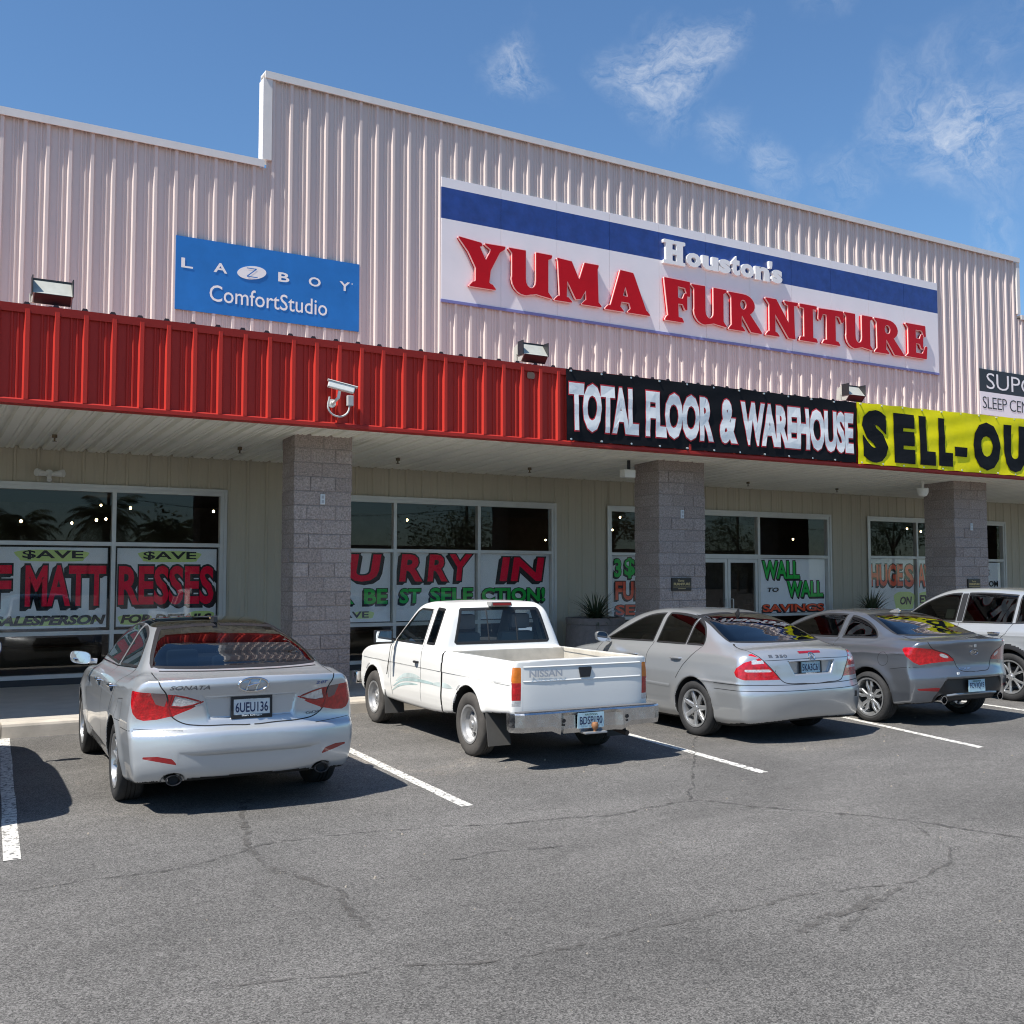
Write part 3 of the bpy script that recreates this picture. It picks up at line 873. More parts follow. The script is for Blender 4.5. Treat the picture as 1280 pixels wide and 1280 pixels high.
# fabric banners hung along the canopy
def wrinkle(x, z, k):
    return .010 * math.sin(x * 2.1 + k) * math.sin(z * 3 + x) + .006 * math.sin(x * 7.3 + z * 5 + k) + .004 * math.sin(z * 17 - x * 3.1)
def cloth(mb, x0, x1, zt0, zt1, zb, y, k, n=150, m=16):
    vs = []
    for j in range(m + 1):
        for i in range(n + 1):
            t = i / n; x = x0 + (x1 - x0) * t; zt = zt0 + (zt1 - zt0) * t
            sag = .012 * abs(math.sin(t * math.pi * (x1 - x0) / .62)) * (1 if j in (0, m) else 0)
            z = zb + (zt - zb) * j / m + (-sag if j == m else sag if j == 0 else 0)
            vs.append((x, y + wrinkle(x, z, k), z))
    mb.add(vs, [(j * (n + 1) + i, j * (n + 1) + i + 1, (j + 1) * (n + 1) + i + 1, (j + 1) * (n + 1) + i) for j in range(m) for i in range(n)])
    return mb
def sub_text(mb, body, x0, x1, z0, z1, y, k, off, base=None, fn=None):
    """lettering cut to follow the cloth"""
    v, f = text_geo(body, off, 0, .98)
    bv = v if base is None else text_geo(body, base, 0, .98)[0]
    lo, hi = bv.min(0), bv.max(0)
    bm = bmesh.new()
    vv = [bm.verts.new((x0 + (a - lo[0]) / (hi[0] - lo[0]) * (x1 - x0), 0, z0 + (b - lo[1]) / (hi[1] - lo[1]) * (z1 - z0))) for a, b in v]
    for q in f:
        try: bm.faces.new([vv[i] for i in q])
        except ValueError: pass
    x = x0
    while x < x1 + .2:
        bmesh.ops.bisect_plane(bm, geom=bm.verts[:] + bm.edges[:] + bm.faces[:], plane_co=(x, 0, 0), plane_no=(1, 0, 0)); x += .16
    for z in np.arange(z0 + .1, z1, .16):
        bmesh.ops.bisect_plane(bm, geom=bm.verts[:] + bm.edges[:] + bm.faces[:], plane_co=(0, 0, z), plane_no=(0, 0, 1))
    bm.verts.index_update()
    mb.add([(p.co.x, y + wrinkle(p.co.x, p.co.z, k), p.co.z) for p in bm.verts], [[p.index for p in q.verts] for q in bm.faces])
    bm.free()
M_BBLACK = mat('banner_black', (.007, .007, .009), .7, bump=.25, bscale=7, var=.1, spec=.2)
M_BYEL = mat('banner_yellow', (.95, .82, .004), .6, spec=.2, bump=.14, bscale=6, var=.05)
M_BWH = mat('banner_white', (.93, .92, .90), .6, spec=.2, bump=.12, bscale=7)
M_BRED = mat('banner_red', (.62, .02, .03), .5)
M_GROM = mat('grommet', (.7, .7, .68), .35, metal=.6)
yb = YF - .066
bn = thing('sale_banner', (12.05, yb, 3.95), 'black cloth banner with red-edged white capitals hung on the red canopy', 'banner')
cloth(MB(), 8.82, 15.27, 5.085, 5.10, 3.955, yb, 0).build('cloth', M_BBLACK, bn, smooth=True)
ol, fl = MB(), MB()
for wd, a, b in (('TOTAL', 8.86, 10.21), ('FLOOR', 10.35, 11.79), ('&', 11.93, 12.32), ('WAREHOUSE', 12.42, 15.19)):
    sub_text(ol, wd, a, b, 4.12, 4.88, yb - .010, 0, .074, .050)
    sub_text(fl, wd, a, b, 4.12, 4.88, yb - .014, 0, .050)
ol.build('lettering_outline', M_BRED, bn); fl.build('lettering', M_BWH, bn)
for x in np.arange(8.9, 15.25, .58):
    for z in (5.055, 3.985): MB().cyl((x, yb - .016, z), (x, yb + .02, z), .016, n=8).build('grommet', M_GROM, bn)
by = thing('clearance_banner', (18.3, yb, 3.95), 'bright yellow cloth banner with bold black SELL-OUT letters', 'banner')
cloth(MB(), 15.31, 21.4, 5.11, 5.19, 3.945, yb - .004, 3).build('cloth', M_BYEL, by, smooth=True)
fl = MB()
for wd, a, b, z0, z1 in (('S', 15.43, 16.13, 3.99, 4.99), ('E', 16.30, 16.90, 4.02, 4.98), ('L', 17.03, 17.50, 4.02, 4.98), ('L', 17.60, 18.02, 4.03, 4.98), ('-', 18.09, 18.48, 4.25, 4.44), ('O', 18.66, 19.55, 4.01, 5.0), ('U', 19.68, 20.42, 4.02, 5.0), ('T', 20.5, 21.2, 4.03, 5.0)):
    sub_text(fl, wd, a, b, z0, z1, yb - .016, 3, .075)
fl.build('lettering', M_BBLACK, by)
for x in np.arange(15.4, 21.3, .58):
    for z in (5.075 + (x - 15.3) * .013, 3.975): MB().cyl((x, yb - .02, z), (x, yb + .02, z), .016, n=8).build('grommet', M_GROM, by)

# painted paper posters just inside the glass
M_PAPER = mat('poster_paper', (.90, .91, .92), .6, var=.03, spec=.2)
M_PRED = mat('poster_red', (.97, .006, .05), .6, var=.10, vscale=7, spec=.15); M_PORG = mat('poster_orange', (.95, .10, .03), .6, var=.05)
M_PGRN = mat('poster_green', (.012, .55, .07), .6, var=.05); M_PBLK = mat('poster_black', (.012, .012, .014), .6)
M_PYEL = mat('poster_yellow', (.70, .86, .28), .6)
YP = YW + .062
def poster(x0, x1, z0, z1, label, lines, halo=(), border=True):
    t = thing('window_poster', ((x0 + x1) / 2, YP, z0), label, 'poster')
    MB().box(x0, x1, YP, YP + .002, z0, z1).build('sheet', M_PAPER, t)
    sh = MB()
    if border:
        b = .022
        for q in ((x0, x1, z0, z0 + b), (x0, x1, z1 - b, z1), (x0, x0 + b, z0 + b, z1 - b), (x1 - b, x1, z0 + b, z1 - b)):
            sh.box(q[0], q[1], YP - .002, YP - .0005, q[2], q[3])
    hl = MB()
    for a, b, c, d in halo:
        n = 22; cx, cz = (a + b) / 2, (c + d) / 2
        hl.add([(cx + (b - a) / 2 * (1 + .08 * math.sin(5 * q)) * np.sign(math.cos(q)) * abs(math.cos(q)) ** .5, YP - .003, cz + (d - c) / 2 * np.sign(math.sin(q)) * abs(math.sin(q)) ** .5) for q in np.linspace(0, 2 * math.pi, n, endpoint=False)], [tuple(range(n))])
    if halo: hl.build('highlight', M_PYEL, t)
    groups = {}
    for (txt, a, b, c, d, m, off, dropx, dropz, shear) in lines:
        mb = groups.setdefault(m.name, (m, MB()))[1]
        fit_text(mb, txt, a, b, c, d, YP - .012, offset=off, shear=shear)
        if dropx or dropz:
            fit_text(sh, txt, a, b, c, d, YP - .006, offset=off + .04, shear=shear, base=off)
            for q in (.25, .5, .75, 1):
                fit_text(sh, txt, a + dropx * q, b + dropx * q, c - dropz * q, d - dropz * q, YP - .006 + .0007 * q, offset=off + .02, shear=shear, base=off)
    if sh.v: sh.build('lettering_shadow', M_PBLK, t)
    for m, mb in groups.values(): mb.build('lettering', m, t)
    return t
poster(-.28, 1.04, 1.04, 2.33, 'white paper poster reading SAVE and OFF in red at the left picture edge', [('SAVE', .0, .7, 2.12, 2.27, M_PBLK, .022, 0, 0, 0), ('ASK', .1, .8, 1.11, 1.25, M_PBLK, .045, 0, 0, .2), ('O', -.2, .2, 1.40, 2.02, M_PRED, .032, -.05, .05, 0)])
poster(1.17, 2.84, 1.04, 2.33, 'white paper poster with red MATT under SAVE and SALESPERSON below it',
       [('$AVE', 1.59, 2.46, 2.12, 2.26, M_PBLK, .022, 0, 0, 0), ('F', 1.19, 1.45, 1.40, 2.03, M_PRED, .032, -.03, .04, 0), ('MATT', 1.64, 2.80, 1.40, 2.03, M_PRED, .032, -.06, .05, 0), ('SALESPERSON', 1.20, 2.81, 1.11, 1.26, M_PBLK, .05, 0, 0, .25)],
       halo=((1.50, 2.52, 2.09, 2.27), (1.3, 2.7, 1.10, 1.24)))
poster(2.94, 4.555, 1.04, 2.33, 'white paper poster with red RESSES under SAVE, above the silver sedan roof',
       [('$AVE', 3.36, 4.20, 2.12, 2.26, M_PBLK, .022, 0, 0, 0), ('RESSES', 2.99, 4.49, 1.40, 2.03, M_PRED, .032, .05, .05, 0), ('FOR DETAILS', 3.03, 4.46, 1.11, 1.25, M_PBLK, .045, 0, 0, .2)],
       halo=((3.30, 4.26, 2.09, 2.27), (3.0, 3.5, 1.09, 1.25), (4.1, 4.5, 1.10, 1.29)))
poster(6.12, 7.68, 1.04, 2.30, 'white paper poster with a red U and green letters, right of the first column',
       [('H', 6.20, 6.70, 1.75, 2.25, M_PRED, .032, .05, .05, 0), ('U', 6.86, 7.50, 1.76, 2.25, M_PRED, .04, .05, .05, .12), ('FOR', 6.2, 6.97, 1.36, 1.63, M_PGRN, .03, -.03, .04, 0), ('BE', 7.17, 7.62, 1.36, 1.63, M_PGRN, .032, -.03, .04, 0), ('SAVE', 6.62, 7.26, 1.115, 1.23, M_PBLK, .022, 0, 0, 0)], halo=((7.0, 7.36, 1.10, 1.23),), border=False)
poster(7.78, 9.42, 1.04, 2.31, 'white paper poster with red RRY over green ST SELE, above the pickup cab',
       [('R', 7.85, 8.32, 1.76, 2.26, M_PRED, .032, -.06, .05, .1), ('R', 8.42, 8.84, 1.76, 2.26, M_PRED, .032, -.06, .05, .1), ('Y', 8.88, 9.36, 1.77, 2.27, M_PRED, .032, -.06, .05, .1), ('ST', 7.86, 8.29, 1.36, 1.63, M_PGRN, .032, -.03, .04, .05), ('SELE', 8.48, 9.38, 1.36, 1.64, M_PGRN, .032, -.03, .04, 0)], border=False)
poster(9.52, 11.09, 1.04, 2.31, 'white paper poster with red IN over green CTION and exclamation mark',
       [('IN', 9.96, 10.98, 1.76, 2.22, M_PRED, .03, -.07, .05, .1), ('CTION!', 9.57, 10.99, 1.36, 1.63, M_PGRN, .032, -.03, .04, 0)], border=False)
poster(12.575, 14.38, 1.02, 2.27, 'white paper poster with a green 3 and orange-red lines, beside the second column',
       [('3', 12.68, 12.86, 1.83, 2.21, M_PGRN, .032, -.02, .03, 0), ('$$', 12.94, 13.5, 1.81, 2.23, M_PGRN, .03, -.02, .03, 0), ('FURN', 12.71, 13.75, 1.36, 1.74, M_PORG, .032, -.03, .03, 0), ('SETS', 12.71, 13.75, 1.05, 1.26, M_PORG, .032, -.03, .03, 0)], border=False)
poster(16.70, 18.80, 1.02, 2.25, 'white paper poster reading WALL TO WALL in green right of the entrance',
       [('WALL', 16.80, 17.96, 1.79, 2.20, M_PGRN, .03, .03, .04, 0), ('TO', 16.95, 17.30, 1.49, 1.59, M_PBLK, .032, 0, 0, .2), ('WALL', 17.56, 18.72, 1.37, 1.74, M_PGRN, .03, .03, .04, 0), ('SAVINGS', 16.80, 18.74, 1.04, 1.21, M_PORG, .032, -.03, .03, 0)], border=False)
poster(20.29, 21.94, 1.0, 2.27, 'white paper poster with orange HUGE S and a yellow-green patch, left of the third column',
       [('HUGE', 20.35, 21.52, 1.60, 2.14, M_PORG, .032, -.03, .04, 0), ('S', 21.60, 21.92, 1.58, 2.14, M_PORG, .032, -.03, .04, 0), ('ON', 21.40, 21.84, 1.14, 1.34, M_PBLK, .032, 0, 0, .2)], halo=((21.2, 21.94, 1.02, 1.46),), border=False)
poster(22.04, 23.43, 1.0, 2.27, 'white paper poster with orange AVINGS beside the third column',
       [('AVINGS', 22.08, 23.40, 1.58, 2.14, M_PORG, .032, -.03, .04, 0), ('EVERY', 22.12, 23.2, 1.16, 1.37, M_PBLK, .032, 0, 0, .1)], halo=((22.05, 23.4, 1.06, 1.46),), border=False)
poster(23.98, 25.42, .70, 2.20, 'white paper poster with black room names in the narrow right window',
       [('MATTRESS', 24.0, 24.95, 1.85, 2.02, M_PBLK, .04, 0, 0, .1), ('BEDROOM', 24.1, 25.30, 1.56, 1.72, M_PBLK, .03, 0, 0, 0), ('DINING ROOM', 23.99, 25.38, 1.20, 1.36, M_PBLK, .03, 0, 0, 0)], border=False)

# ================================================================== FITTINGS ON THE STORE
M_LAMPH = mat('lamp_housing', (.40, .40, .36), .5, var=.08, vscale=9)
M_LENS = glass('lamp_lens', (.02, .02, .02), 1.0)
def floodlight(x, label):
    t = thing('flood_light', (x, YF + .30, 5.12), label, 'flood light', 'flood lights on the canopy edge')
    prof = [(-.20, .155), (-.17, .185), (-.03, .36), (.10, .30), (.12, .10), (-.11, .055)]
    MB().prism(prof, lambda u, v, q: (q, u, v), -.22, .22).build('housing', M_LAMPH, t, local=True)
    MB().prism([(-.213, .150), (-.123, .045), (-.113, .053), (-.203, .158)], lambda u, v, q: (q, u, v), -.205, .205).build('face', M_BLACK, t, local=True)
    g = MB(); g.box(-.226, .226, -.045, -.022, .352, .372).box(-.232, -.2215, -.2, -.03, .15, .37).box(.2215, .232, -.2, -.03, .15, .37)
    g.build('gasket', M_BLACK, t, local=True)
    y = MB(); y.tube([(-.235, 0, .18), (-.235, .0, .03), (.235, .0, .03), (.235, 0, .18)], .012).cyl((0, 0, -.03), (0, 0, .05), .03).box(-.08, .08, -.06, .06, -.04, -.0)
    y.build('yoke', M_LAMPH, t, local=True)
    return t
floodlight(1.49, 'bronze box flood light on the canopy edge near the left picture edge')
floodlight(8.37, 'bronze box flood light on the canopy edge left of the black banner')
floodlight(15.52, 'bronze box flood light on the canopy edge above the joint of the two banners')

M_CAMW = mat('camera_white', (.78, .77, .73), .4, var=.03)
t = thing('security_camera', (5.07, YF - .04, 4.13), 'white bullet security camera with looped conduit on the red fascia above the first column', 'camera')
ax = Vector((.93, -.28, -.22)).normalized(); up = Vector((.2, -.05, 1)); sd = ax.cross(up).normalized(); up = sd.cross(ax)
def fr_(u, v, w): return tuple(Vector((5.05, YF - .27, 4.41)) + ax * u + sd * v + up * w)
bm_ = MB(); bm_.bbox(-.18, .18, -.052, .052, -.042, .042, .012); bm_.v = [fr_(*p) for p in bm_.v]
bm_.build('housing', M_CAMW, t)
bm_ = MB(); bm_.bbox(-.20, .215, -.062, .062, .045, .058, .006); bm_.v = [fr_(*p) for p in bm_.v]; bm_.build('sun_shield', M_CAMW, t)
bm_ = MB(); bm_.cyl((.181, 0, 0), (.188, 0, 0), .038, n=16); bm_.v = [fr_(*p) for p in bm_.v]; bm_.build('lens', M_BLACK, t)
MB().tube([(5.03, YF - .26, 4.36), (5.02, YF - .25, 4.27), (5.0, YF - .12, 4.22), (5.0, YF - .036, 4.22)], .022).cyl((5.0, YF - .035, 4.22), (5.0, YF - .055, 4.22), .06).build('bracket', M_CAMW, t, smooth=True)
pts = [(4.95, YF - .10, 4.30)] + [(5.09 + .155 * math.cos(a), YF - .075, 4.18 + .14 * math.sin(a)) for a in np.linspace(math.pi * .95, math.pi * 2, 12)] + [(5.25, YF - .07, 4.22)]
MB().tube(pts, .013).build('conduit', mat('grey_conduit', (.55, .54, .52), .5), t, smooth=True)
MB().bbox(5.215, 5.30, YF - .10, YF - .036, 4.20, 4.345, .008).build('junction_box', mat('grey_box', (.45, .46, .46), .5), t)

tw = thing('twin_spotlight', (1.92, YW - .02, 3.36), 'small beige twin-head spotlight on the taupe wall above the left shop window', 'spotlight')
MB().cyl((1.92, YW - .024, 3.44), (1.92, YW - .08, 3.44), .06).build('base', M_CAMW, tw)
for s in (-1, 1):
    MB().cyl((1.92 + s * .05, YW - .10, 3.43), (1.92 + s * .19, YW - .20, 3.46 - .02), .035, .06, 12).build('lamp_head', M_CAMW, tw)
MB().cyl((1.92, YW - .06, 3.41), (1.92, YW - .11, 3.33), .03, .038, 10).build('sensor', M_CAMW, tw)
for k, (x, z, lb) in enumerate(((10.95, 3.68, 'small white box camera under the soffit, left of the second column'), (18.72, 3.66, 'small beige dome camera under the soffit, left of the third column'))):
    t = thing('soffit_camera', (x, 14.62, z), lb, 'camera')
    if k == 0:
        MB().bbox(x - .14, x + .10, 14.55, 14.70, z - .10, z + .04, .015).build('housing', M_CAMW, t)
    else:
        MB().lathe([(.0, -.13), (.08, -.10), (.115, -.03), (.12, .06), (.0, .06)], 16, c=(x, 14.62, z)).build('housing', M_CAMW, t, smooth=True)
    MB().cyl((x, 14.62, z + .03), (x, 14.62, 3.885), .03).build('mount', M_BLACK if k == 0 else M_CAMW, t)
SPR = ((1.8, 15.72, 'left of the first column over the left window'), (4.44, 15.84, 'nearest the first column on its left'), (7.16, 16.0, 'first right of the first column'), (9.88, 16.2, 'second right of the first column'), (15.37, 16.35, 'over the entrance'), (18.23, 16.53, 'right of the entrance'))
for x, y, lb in SPR:
    t = MB().cyl((x, y, 3.845), (x, y, 3.80), .035, n=10).cyl((x, y, 3.80), (x, y, 3.755), .012, n=6).cyl((x, y, 3.755), (x, y, 3.748), .03, n=10).build('fire_sprinkler', mat('sprinkler_brown', (.16, .12, .07), .5, metal=.5))
    tag(t, 'dark sprinkler head in the soffit, ' + lb, 'sprinkler', 'sprinkler heads in the soffit')
for x, z, lb in ((5.26, 2.98, 'first'), (11.97, 2.96, 'second'), (20.02, 2.92, 'third')):
    t = thing('outlet_box', (x, YC - .012, z - .075), 'small pale electrical outlet cover high on the %s block column from the left' % lb, 'outlet', 'outlet covers on the columns')
    MB().bbox(x - .036, x + .036, YC - .022, YC + .004, z - .075, z + .075, .006).build('cover', mat('outlet_grey', (.62, .64, .66), .45), t)
    for q in (-.055, .01): MB().box(x - .018, x + .018, YC - .0245, YC - .0222, z + q, z + q + .045).build('socket', mat('socket_grey', (.40, .41, .42), .5), t)
for x0, x1, z0, z1, lb in ((11.71, 12.15, 1.60, 1.83, 'second'), (19.84, 20.25, 1.56, 1.79, 'third')):
    t = thing('column_plaque', ((x0 + x1) / 2, YC - .02, z0), 'dark plaque with gold furniture lettering on the %s block column' % lb, 'plaque', 'plaques on the columns')
    MB().bbox(x0, x1, YC - .028, YC + .004, z0, z1, .006).build('plate', mat('plaque_black', (.022, .016, .012), .3), t)
    mb = MB(); w = x1 - x0; h = z1 - z0
    fit_text(mb, 'Yuma', x0 + .28 * w, x0 + .62 * w, z0 + .70 * h, z0 + .88 * h, YC - .031, .02, .2); fit_text(mb, 'FURNITURE', x0 + .08 * w, x0 + .92 * w, z0 + .42 * h, z0 + .62 * h, YC - .031, .04)
    mb.box(x0 + .06 * w, x0 + .94 * w, YC - .031, YC - .0285, z0 + .28 * h, z0 + .31 * h).box(x0 + .3 * w, x0 + .7 * w, YC - .031, YC - .0285, z0 + .14 * h, z0 + .18 * h)
    mb.build('lettering', mat('plaque_gold', (.50, .38, .18), .4, metal=.4), t)

# planters by the wall
def planter(x, y, label, seed, h=.86):
    r = random.Random(seed)
    t = thing('planter', (x, y, .2), label, 'planter', 'planters along the storefront')
    MB().lathe([(.0, .0), (.60, .0), (.61, .04), (.56, h - .14), (.555, h - .13), (.575, h - .12), (.58, h - .01), (.565, h), (.48, h), (.47, h - .08), (0, h - .08)], 28).build('pot', mat('planter_concrete', (.27, .225, .205), .95, var=.15, vscale=14, bump=.5, bscale=40), t, local=True, smooth=True)
    mb = MB()
    for k in range(120):
        a = r.uniform(0, 6.283); e = r.uniform(.1, 1.4); L_ = r.uniform(.42, .78); wd = r.uniform(.014, .026)
        d = Vector((math.cos(a), math.sin(a), 0)); sd_ = Vector((-math.sin(a), math.cos(a), 0))
        base = Vector((d.x * .1 * r.random(), d.y * .1 * r.random(), h - .06)); p = base; el = e; vs = []
        for q in range(6):
            w = wd * (1 - (q / 5) ** 1.6) + .001
            vs += [p - sd_ * w, p + sd_ * w]
            p = p + (d * math.cos(el) + Vector((0, 0, 1)) * math.sin(el)) * (L_ / 5); el -= .14 + .1 * (1.4 - e)
        mb.add(vs, [(2 * q, 2 * q + 1, 2 * q + 3, 2 * q + 2) for q in range(5)])
    mb.build('plant', mat('leaf_grey_green', (.055, .075, .035), .5, var=.3, vscale=8), t, local=True)
planter(11.62, 16.62, 'round concrete planter with a spiky plant left of the second column', 3)
planter(19.55, 16.75, 'round concrete planter with a spiky plant left of the third column, behind the grey coupe', 8, .80)
# ================================================================== VEHICLES
def smax(a, b, k):
    h = np.maximum(k - np.abs(a - b), 0) / k
    return np.maximum(a, b) + h * h * k * .25
def smin(a, b, k): return -smax(-a, -b, k)
def sstep(t): t = np.clip(t, 0, 1); return t * t * (3 - 2 * t)

def spline(pts, n=7, closed=True):
    """Catmull-Rom through pts; a third value 1 marks a corner"""
    P = [np.array(p[:2], float) for p in pts]; S = [len(p) > 2 and p[2] for p in pts]
    m = len(P); out = []
    for i in range(m if closed else m - 1):
        p1, p2 = P[i], P[(i + 1) % m]
        p0 = P[i - 1] if not S[i] and (closed or i > 0) else 2 * p1 - p2
        p3 = P[(i + 2) % m] if not S[(i + 1) % m] and (closed or i < m - 2) else 2 * p2 - p1
        d = np.hypot(*(p2 - p1)) + 1e-9
        d0 = np.hypot(*(p1 - p0)) + 1e-9; d3 = np.hypot(*(p3 - p2)) + 1e-9
        m1 = ((p1 - p0) / d0 * d + (p2 - p1)) * .5; m2 = ((p2 - p1) + (p3 - p2) / d3 * d) * .5
        for k in range(n):
            t = k / n
            out.append((2 * t ** 3 - 3 * t ** 2 + 1) * p1 + (t ** 3 - 2 * t ** 2 + t) * m1 + (-2 * t ** 3 + 3 * t ** 2) * p2 + (t ** 3 - t ** 2) * m2)
    if not closed: out.append(P[-1])
    return np.array(out)

class Prof:
    """signed distance to a closed outline in the (y,z) plane, sampled on a grid"""
    def __init__(s, pts, y0=-1.8, y1=4.5, z0=-.3, z1=2.1, d=.012):
        poly = spline(pts)
        s.y0, s.z0, s.d = y0, z0, d
        ys = np.arange(y0, y1, d); zs = np.arange(z0, z1, d)
        Y, Z = np.meshgrid(ys, zs, indexing='ij')
        s.g = sd_poly(Y, Z, poly)
    def __call__(s, y, z):
        a = np.clip((y - s.y0) / s.d, 0, s.g.shape[0] - 1.001); b = np.clip((z - s.z0) / s.d, 0, s.g.shape[1] - 1.001)
        i = a.astype(int); j = b.astype(int); a = a - i; b = b - j
        g = s.g
        return (g[i, j] * (1 - a) + g[i + 1, j] * a) * (1 - b) + (g[i, j + 1] * (1 - a) + g[i + 1, j + 1] * a) * b

def lut(pts):
    xs = np.array([p[0] for p in pts], float); vs = np.array([p[1] for p in pts], float)
    xx = np.linspace(xs[0], xs[-1], 400); vv = np.interp(xx, xs, vs)
    k = np.hanning(31); k /= k.sum()
    vv = np.convolve(np.pad(vv, 15, mode='edge'), k, 'valid')
    return lambda q: np.interp(q, xx, vv)

class Car:
    def __init__(s, root, field, L, sx, sy, dx=.017, zmax=1.7, wmax=1.02):
        s.root, s.f, s.sx, s.sy, s.dx = root, field, sx, sy, dx
        nx = int(wmax / dx) + 2
        xs = (np.arange(nx) - .5) * dx
        ys = np.arange(L[0] - .12, L[1] + .12, dx); zs = np.arange(.04, zmax + .08, dx)
        F = np.empty((nx, len(ys), len(zs)), np.float32)
        Y, Z = np.meshgrid(ys, zs, indexing='ij')
        for i in range(nx):
            F[i] = field(np.full(Y.shape, xs[i]), Y, Z)
        ins = F < 0
        c = [ins[a:ins.shape[0] - 1 + a, b:ins.shape[1] - 1 + b, d:ins.shape[2] - 1 + d] for a in (0, 1) for b in (0, 1) for d in (0, 1)]
        cnt = sum(q.astype(np.int8) for q in c)
        act = (cnt > 0) & (cnt < 8)
        idx = np.full(act.shape, -1, np.int64)
        I = np.argwhere(act); idx[act] = np.arange(len(I))
        org = np.array([xs[0], ys[0], zs[0]])
        V = org + (I + .5) * dx
        cen = V.copy(); on0 = I[:, 0] == 0
        V[on0, 0] = 0
        for _ in range(4):
            fv, g = s.grad(V)
            st = -(fv / np.maximum((g * g).sum(1), .2))[:, None] * g
            ln = np.linalg.norm(st, axis=1, keepdims=True); st *= np.minimum(1, dx / np.maximum(ln, 1e-9))
            V = V + st
            V = np.clip(V, cen - dx * .62, cen + dx * .62); V[on0, 0] = 0
        quads = []
        for ax in range(3):
            a = ins; 
            sl0 = [slice(None)] * 3; sl1 = [slice(None)] * 3
            sl0[ax] = slice(0, -1); sl1[ax] = slice(1, None)
            e = np.argwhere(ins[tuple(sl0)] != ins[tuple(sl1)])
            o1, o2 = [(1, 2), (2, 0), (0, 1)][ax]
            ok = (e[:, o1] > 0) & (e[:, o2] > 0) & (e[:, o1] < F.shape[o1] - 1) & (e[:, o2] < F.shape[o2] - 1)
            e = e[ok]
            d1 = np.zeros(3, int); d1[o1] = 1; d2 = np.zeros(3, int); d2[o2] = 1
            q = np.stack([idx[tuple((e - d1 - d2).T)], idx[tuple((e - d2).T)], idx[tuple(e.T)], idx[tuple((e - d1).T)]], 1)
            fl = ~ins[tuple(e.T)]
            q[fl] = q[fl][:, ::-1]
            quads.append(q)
        Q = np.concatenate(quads); Q = Q[(Q >= 0).all(1)]
        s.V, s.Q = V, Q
        s.C = V[Q].mean(1)
        s.N = s.grad(V)[1]; s.N /= np.maximum(np.linalg.norm(s.N, axis=1, keepdims=True), 1e-6)
        s.FN = s.N[Q].mean(1)
        s.part = np.zeros(len(Q), int); s.names = ['body']; s.info = [None]
        s.mi = np.zeros(len(Q), int)

    def grad(s, P):
        e = 2e-3
        X, Y, Z = P.T
        f = s.f(X, Y, Z)
        g = np.stack([s.f(X + e, Y, Z) - s.f(X - e, Y, Z), s.f(X, Y + e, Z) - s.f(X, Y - e, Z), s.f(X, Y, Z + e) - s.f(X, Y, Z - e)], 1) / (2 * e)
        return f, g

    @staticmethod
    def frame(a):
        if a == 'top': return np.array([0, 0, 1.]), np.array([1., 0, 0]), np.array([0, 1., 0])
        a = R(a)
        return np.array([math.sin(a), -math.cos(a), 0]), np.array([math.cos(a), math.sin(a), 0]), np.array([0, 0, 1.])

    def surf(s, uw, a, lift=0.):
        """points of the skin seen at (u,w) from direction a (right half)"""
        v, u_, w_ = s.frame(a)
        uw = np.array(uw, float)
        P = uw[:, :1] * u_ + uw[:, 1:] * w_
        base = (P * 0 + (np.array([0, 1.2, .8]) if a != 0 else np.array([0, 0, 0])))
        P = P + v * 4.5 + 0 * base
        for _ in range(130):
            f = s.f(*P.T)
            P = P - v * np.clip(f * .62, -.05, .4)[:, None]
        n = s.grad(P)[1]; n /= np.maximum(np.linalg.norm(n, axis=1, keepdims=True), 1e-6)
        return P + n * lift, n

    def obl(s, pts, a=42):
        """outline given as ('r', x, z) seen from behind or ('s', y, z) seen from the side -> seen from the corner"""
        v, u_, w_ = s.frame(a); out = []
        for k, q, z in pts:
            P, _ = s.surf([(-q if k == 'f' else q, z)], {'r': 0, 's': 90, 'f': 180}[k])
            out.append((float(P[0] @ u_), float(P[0] @ w_)))
        return out

    def region(s, name, views, only=None, over=('body',), nmin=.12):
        """claim the skin inside outlines; views = [(a, outline, (ymin,ymax) or None)]; edges are pulled onto the outline"""
        k = len(s.names); s.names.append(name)
        okp = np.isin(s.part, [i for i, n in enumerate(s.names[:-1]) if n in over])
        sel = np.zeros(len(s.Q), bool); fit = []
        for vw in views:
            a, poly = vw[0], np.array(vw[1], float)
            v, u_, w_ = s.frame(a)
            cu = s.C @ u_; cw = s.C @ w_
            nm = vw[3] if len(vw) > 3 else (nmin if len(views) == 1 else .5)
            m = (sd_poly(cu, cw, poly) < 0) & (s.FN @ v > nm) & okp
            if len(vw) > 2 and vw[2]: m &= (s.C[:, 1] > vw[2][0]) & (s.C[:, 1] < vw[2][1])
            sel |= m; fit.append((v, u_, w_, poly))
        s.part[sel] = k
        inn = np.zeros(len(s.V), bool); out = np.zeros(len(s.V), bool)
        inn[s.Q[sel].ravel()] = True; out[s.Q[~sel].ravel()] = True
        b = np.where(inn & out)[0]
        for v, u_, w_, poly in fit:
            if not len(b): break
            P = s.V[b]; pu = P @ u_; pw = P @ w_
            best = np.full(len(b), 1e9); bu = pu.copy(); bw = pw.copy()
            for i in range(len(poly)):
                A = poly[i - 1]; B = poly[i]; e = B - A; L2 = e @ e + 1e-12
                t = np.clip(((pu - A[0]) * e[0] + (pw - A[1]) * e[1]) / L2, 0, 1)
                qu = A[0] + e[0] * t; qw = A[1] + e[1] * t; d = np.hypot(pu - qu, pw - qw)
                m = d < best; best[m] = d[m]; bu[m] = qu[m]; bw[m] = qw[m]
            m = (best < s.dx * 1.1) & (s.N[b] @ v > .25)
            ids = b[m]
            x0 = s.V[ids, 0] == 0
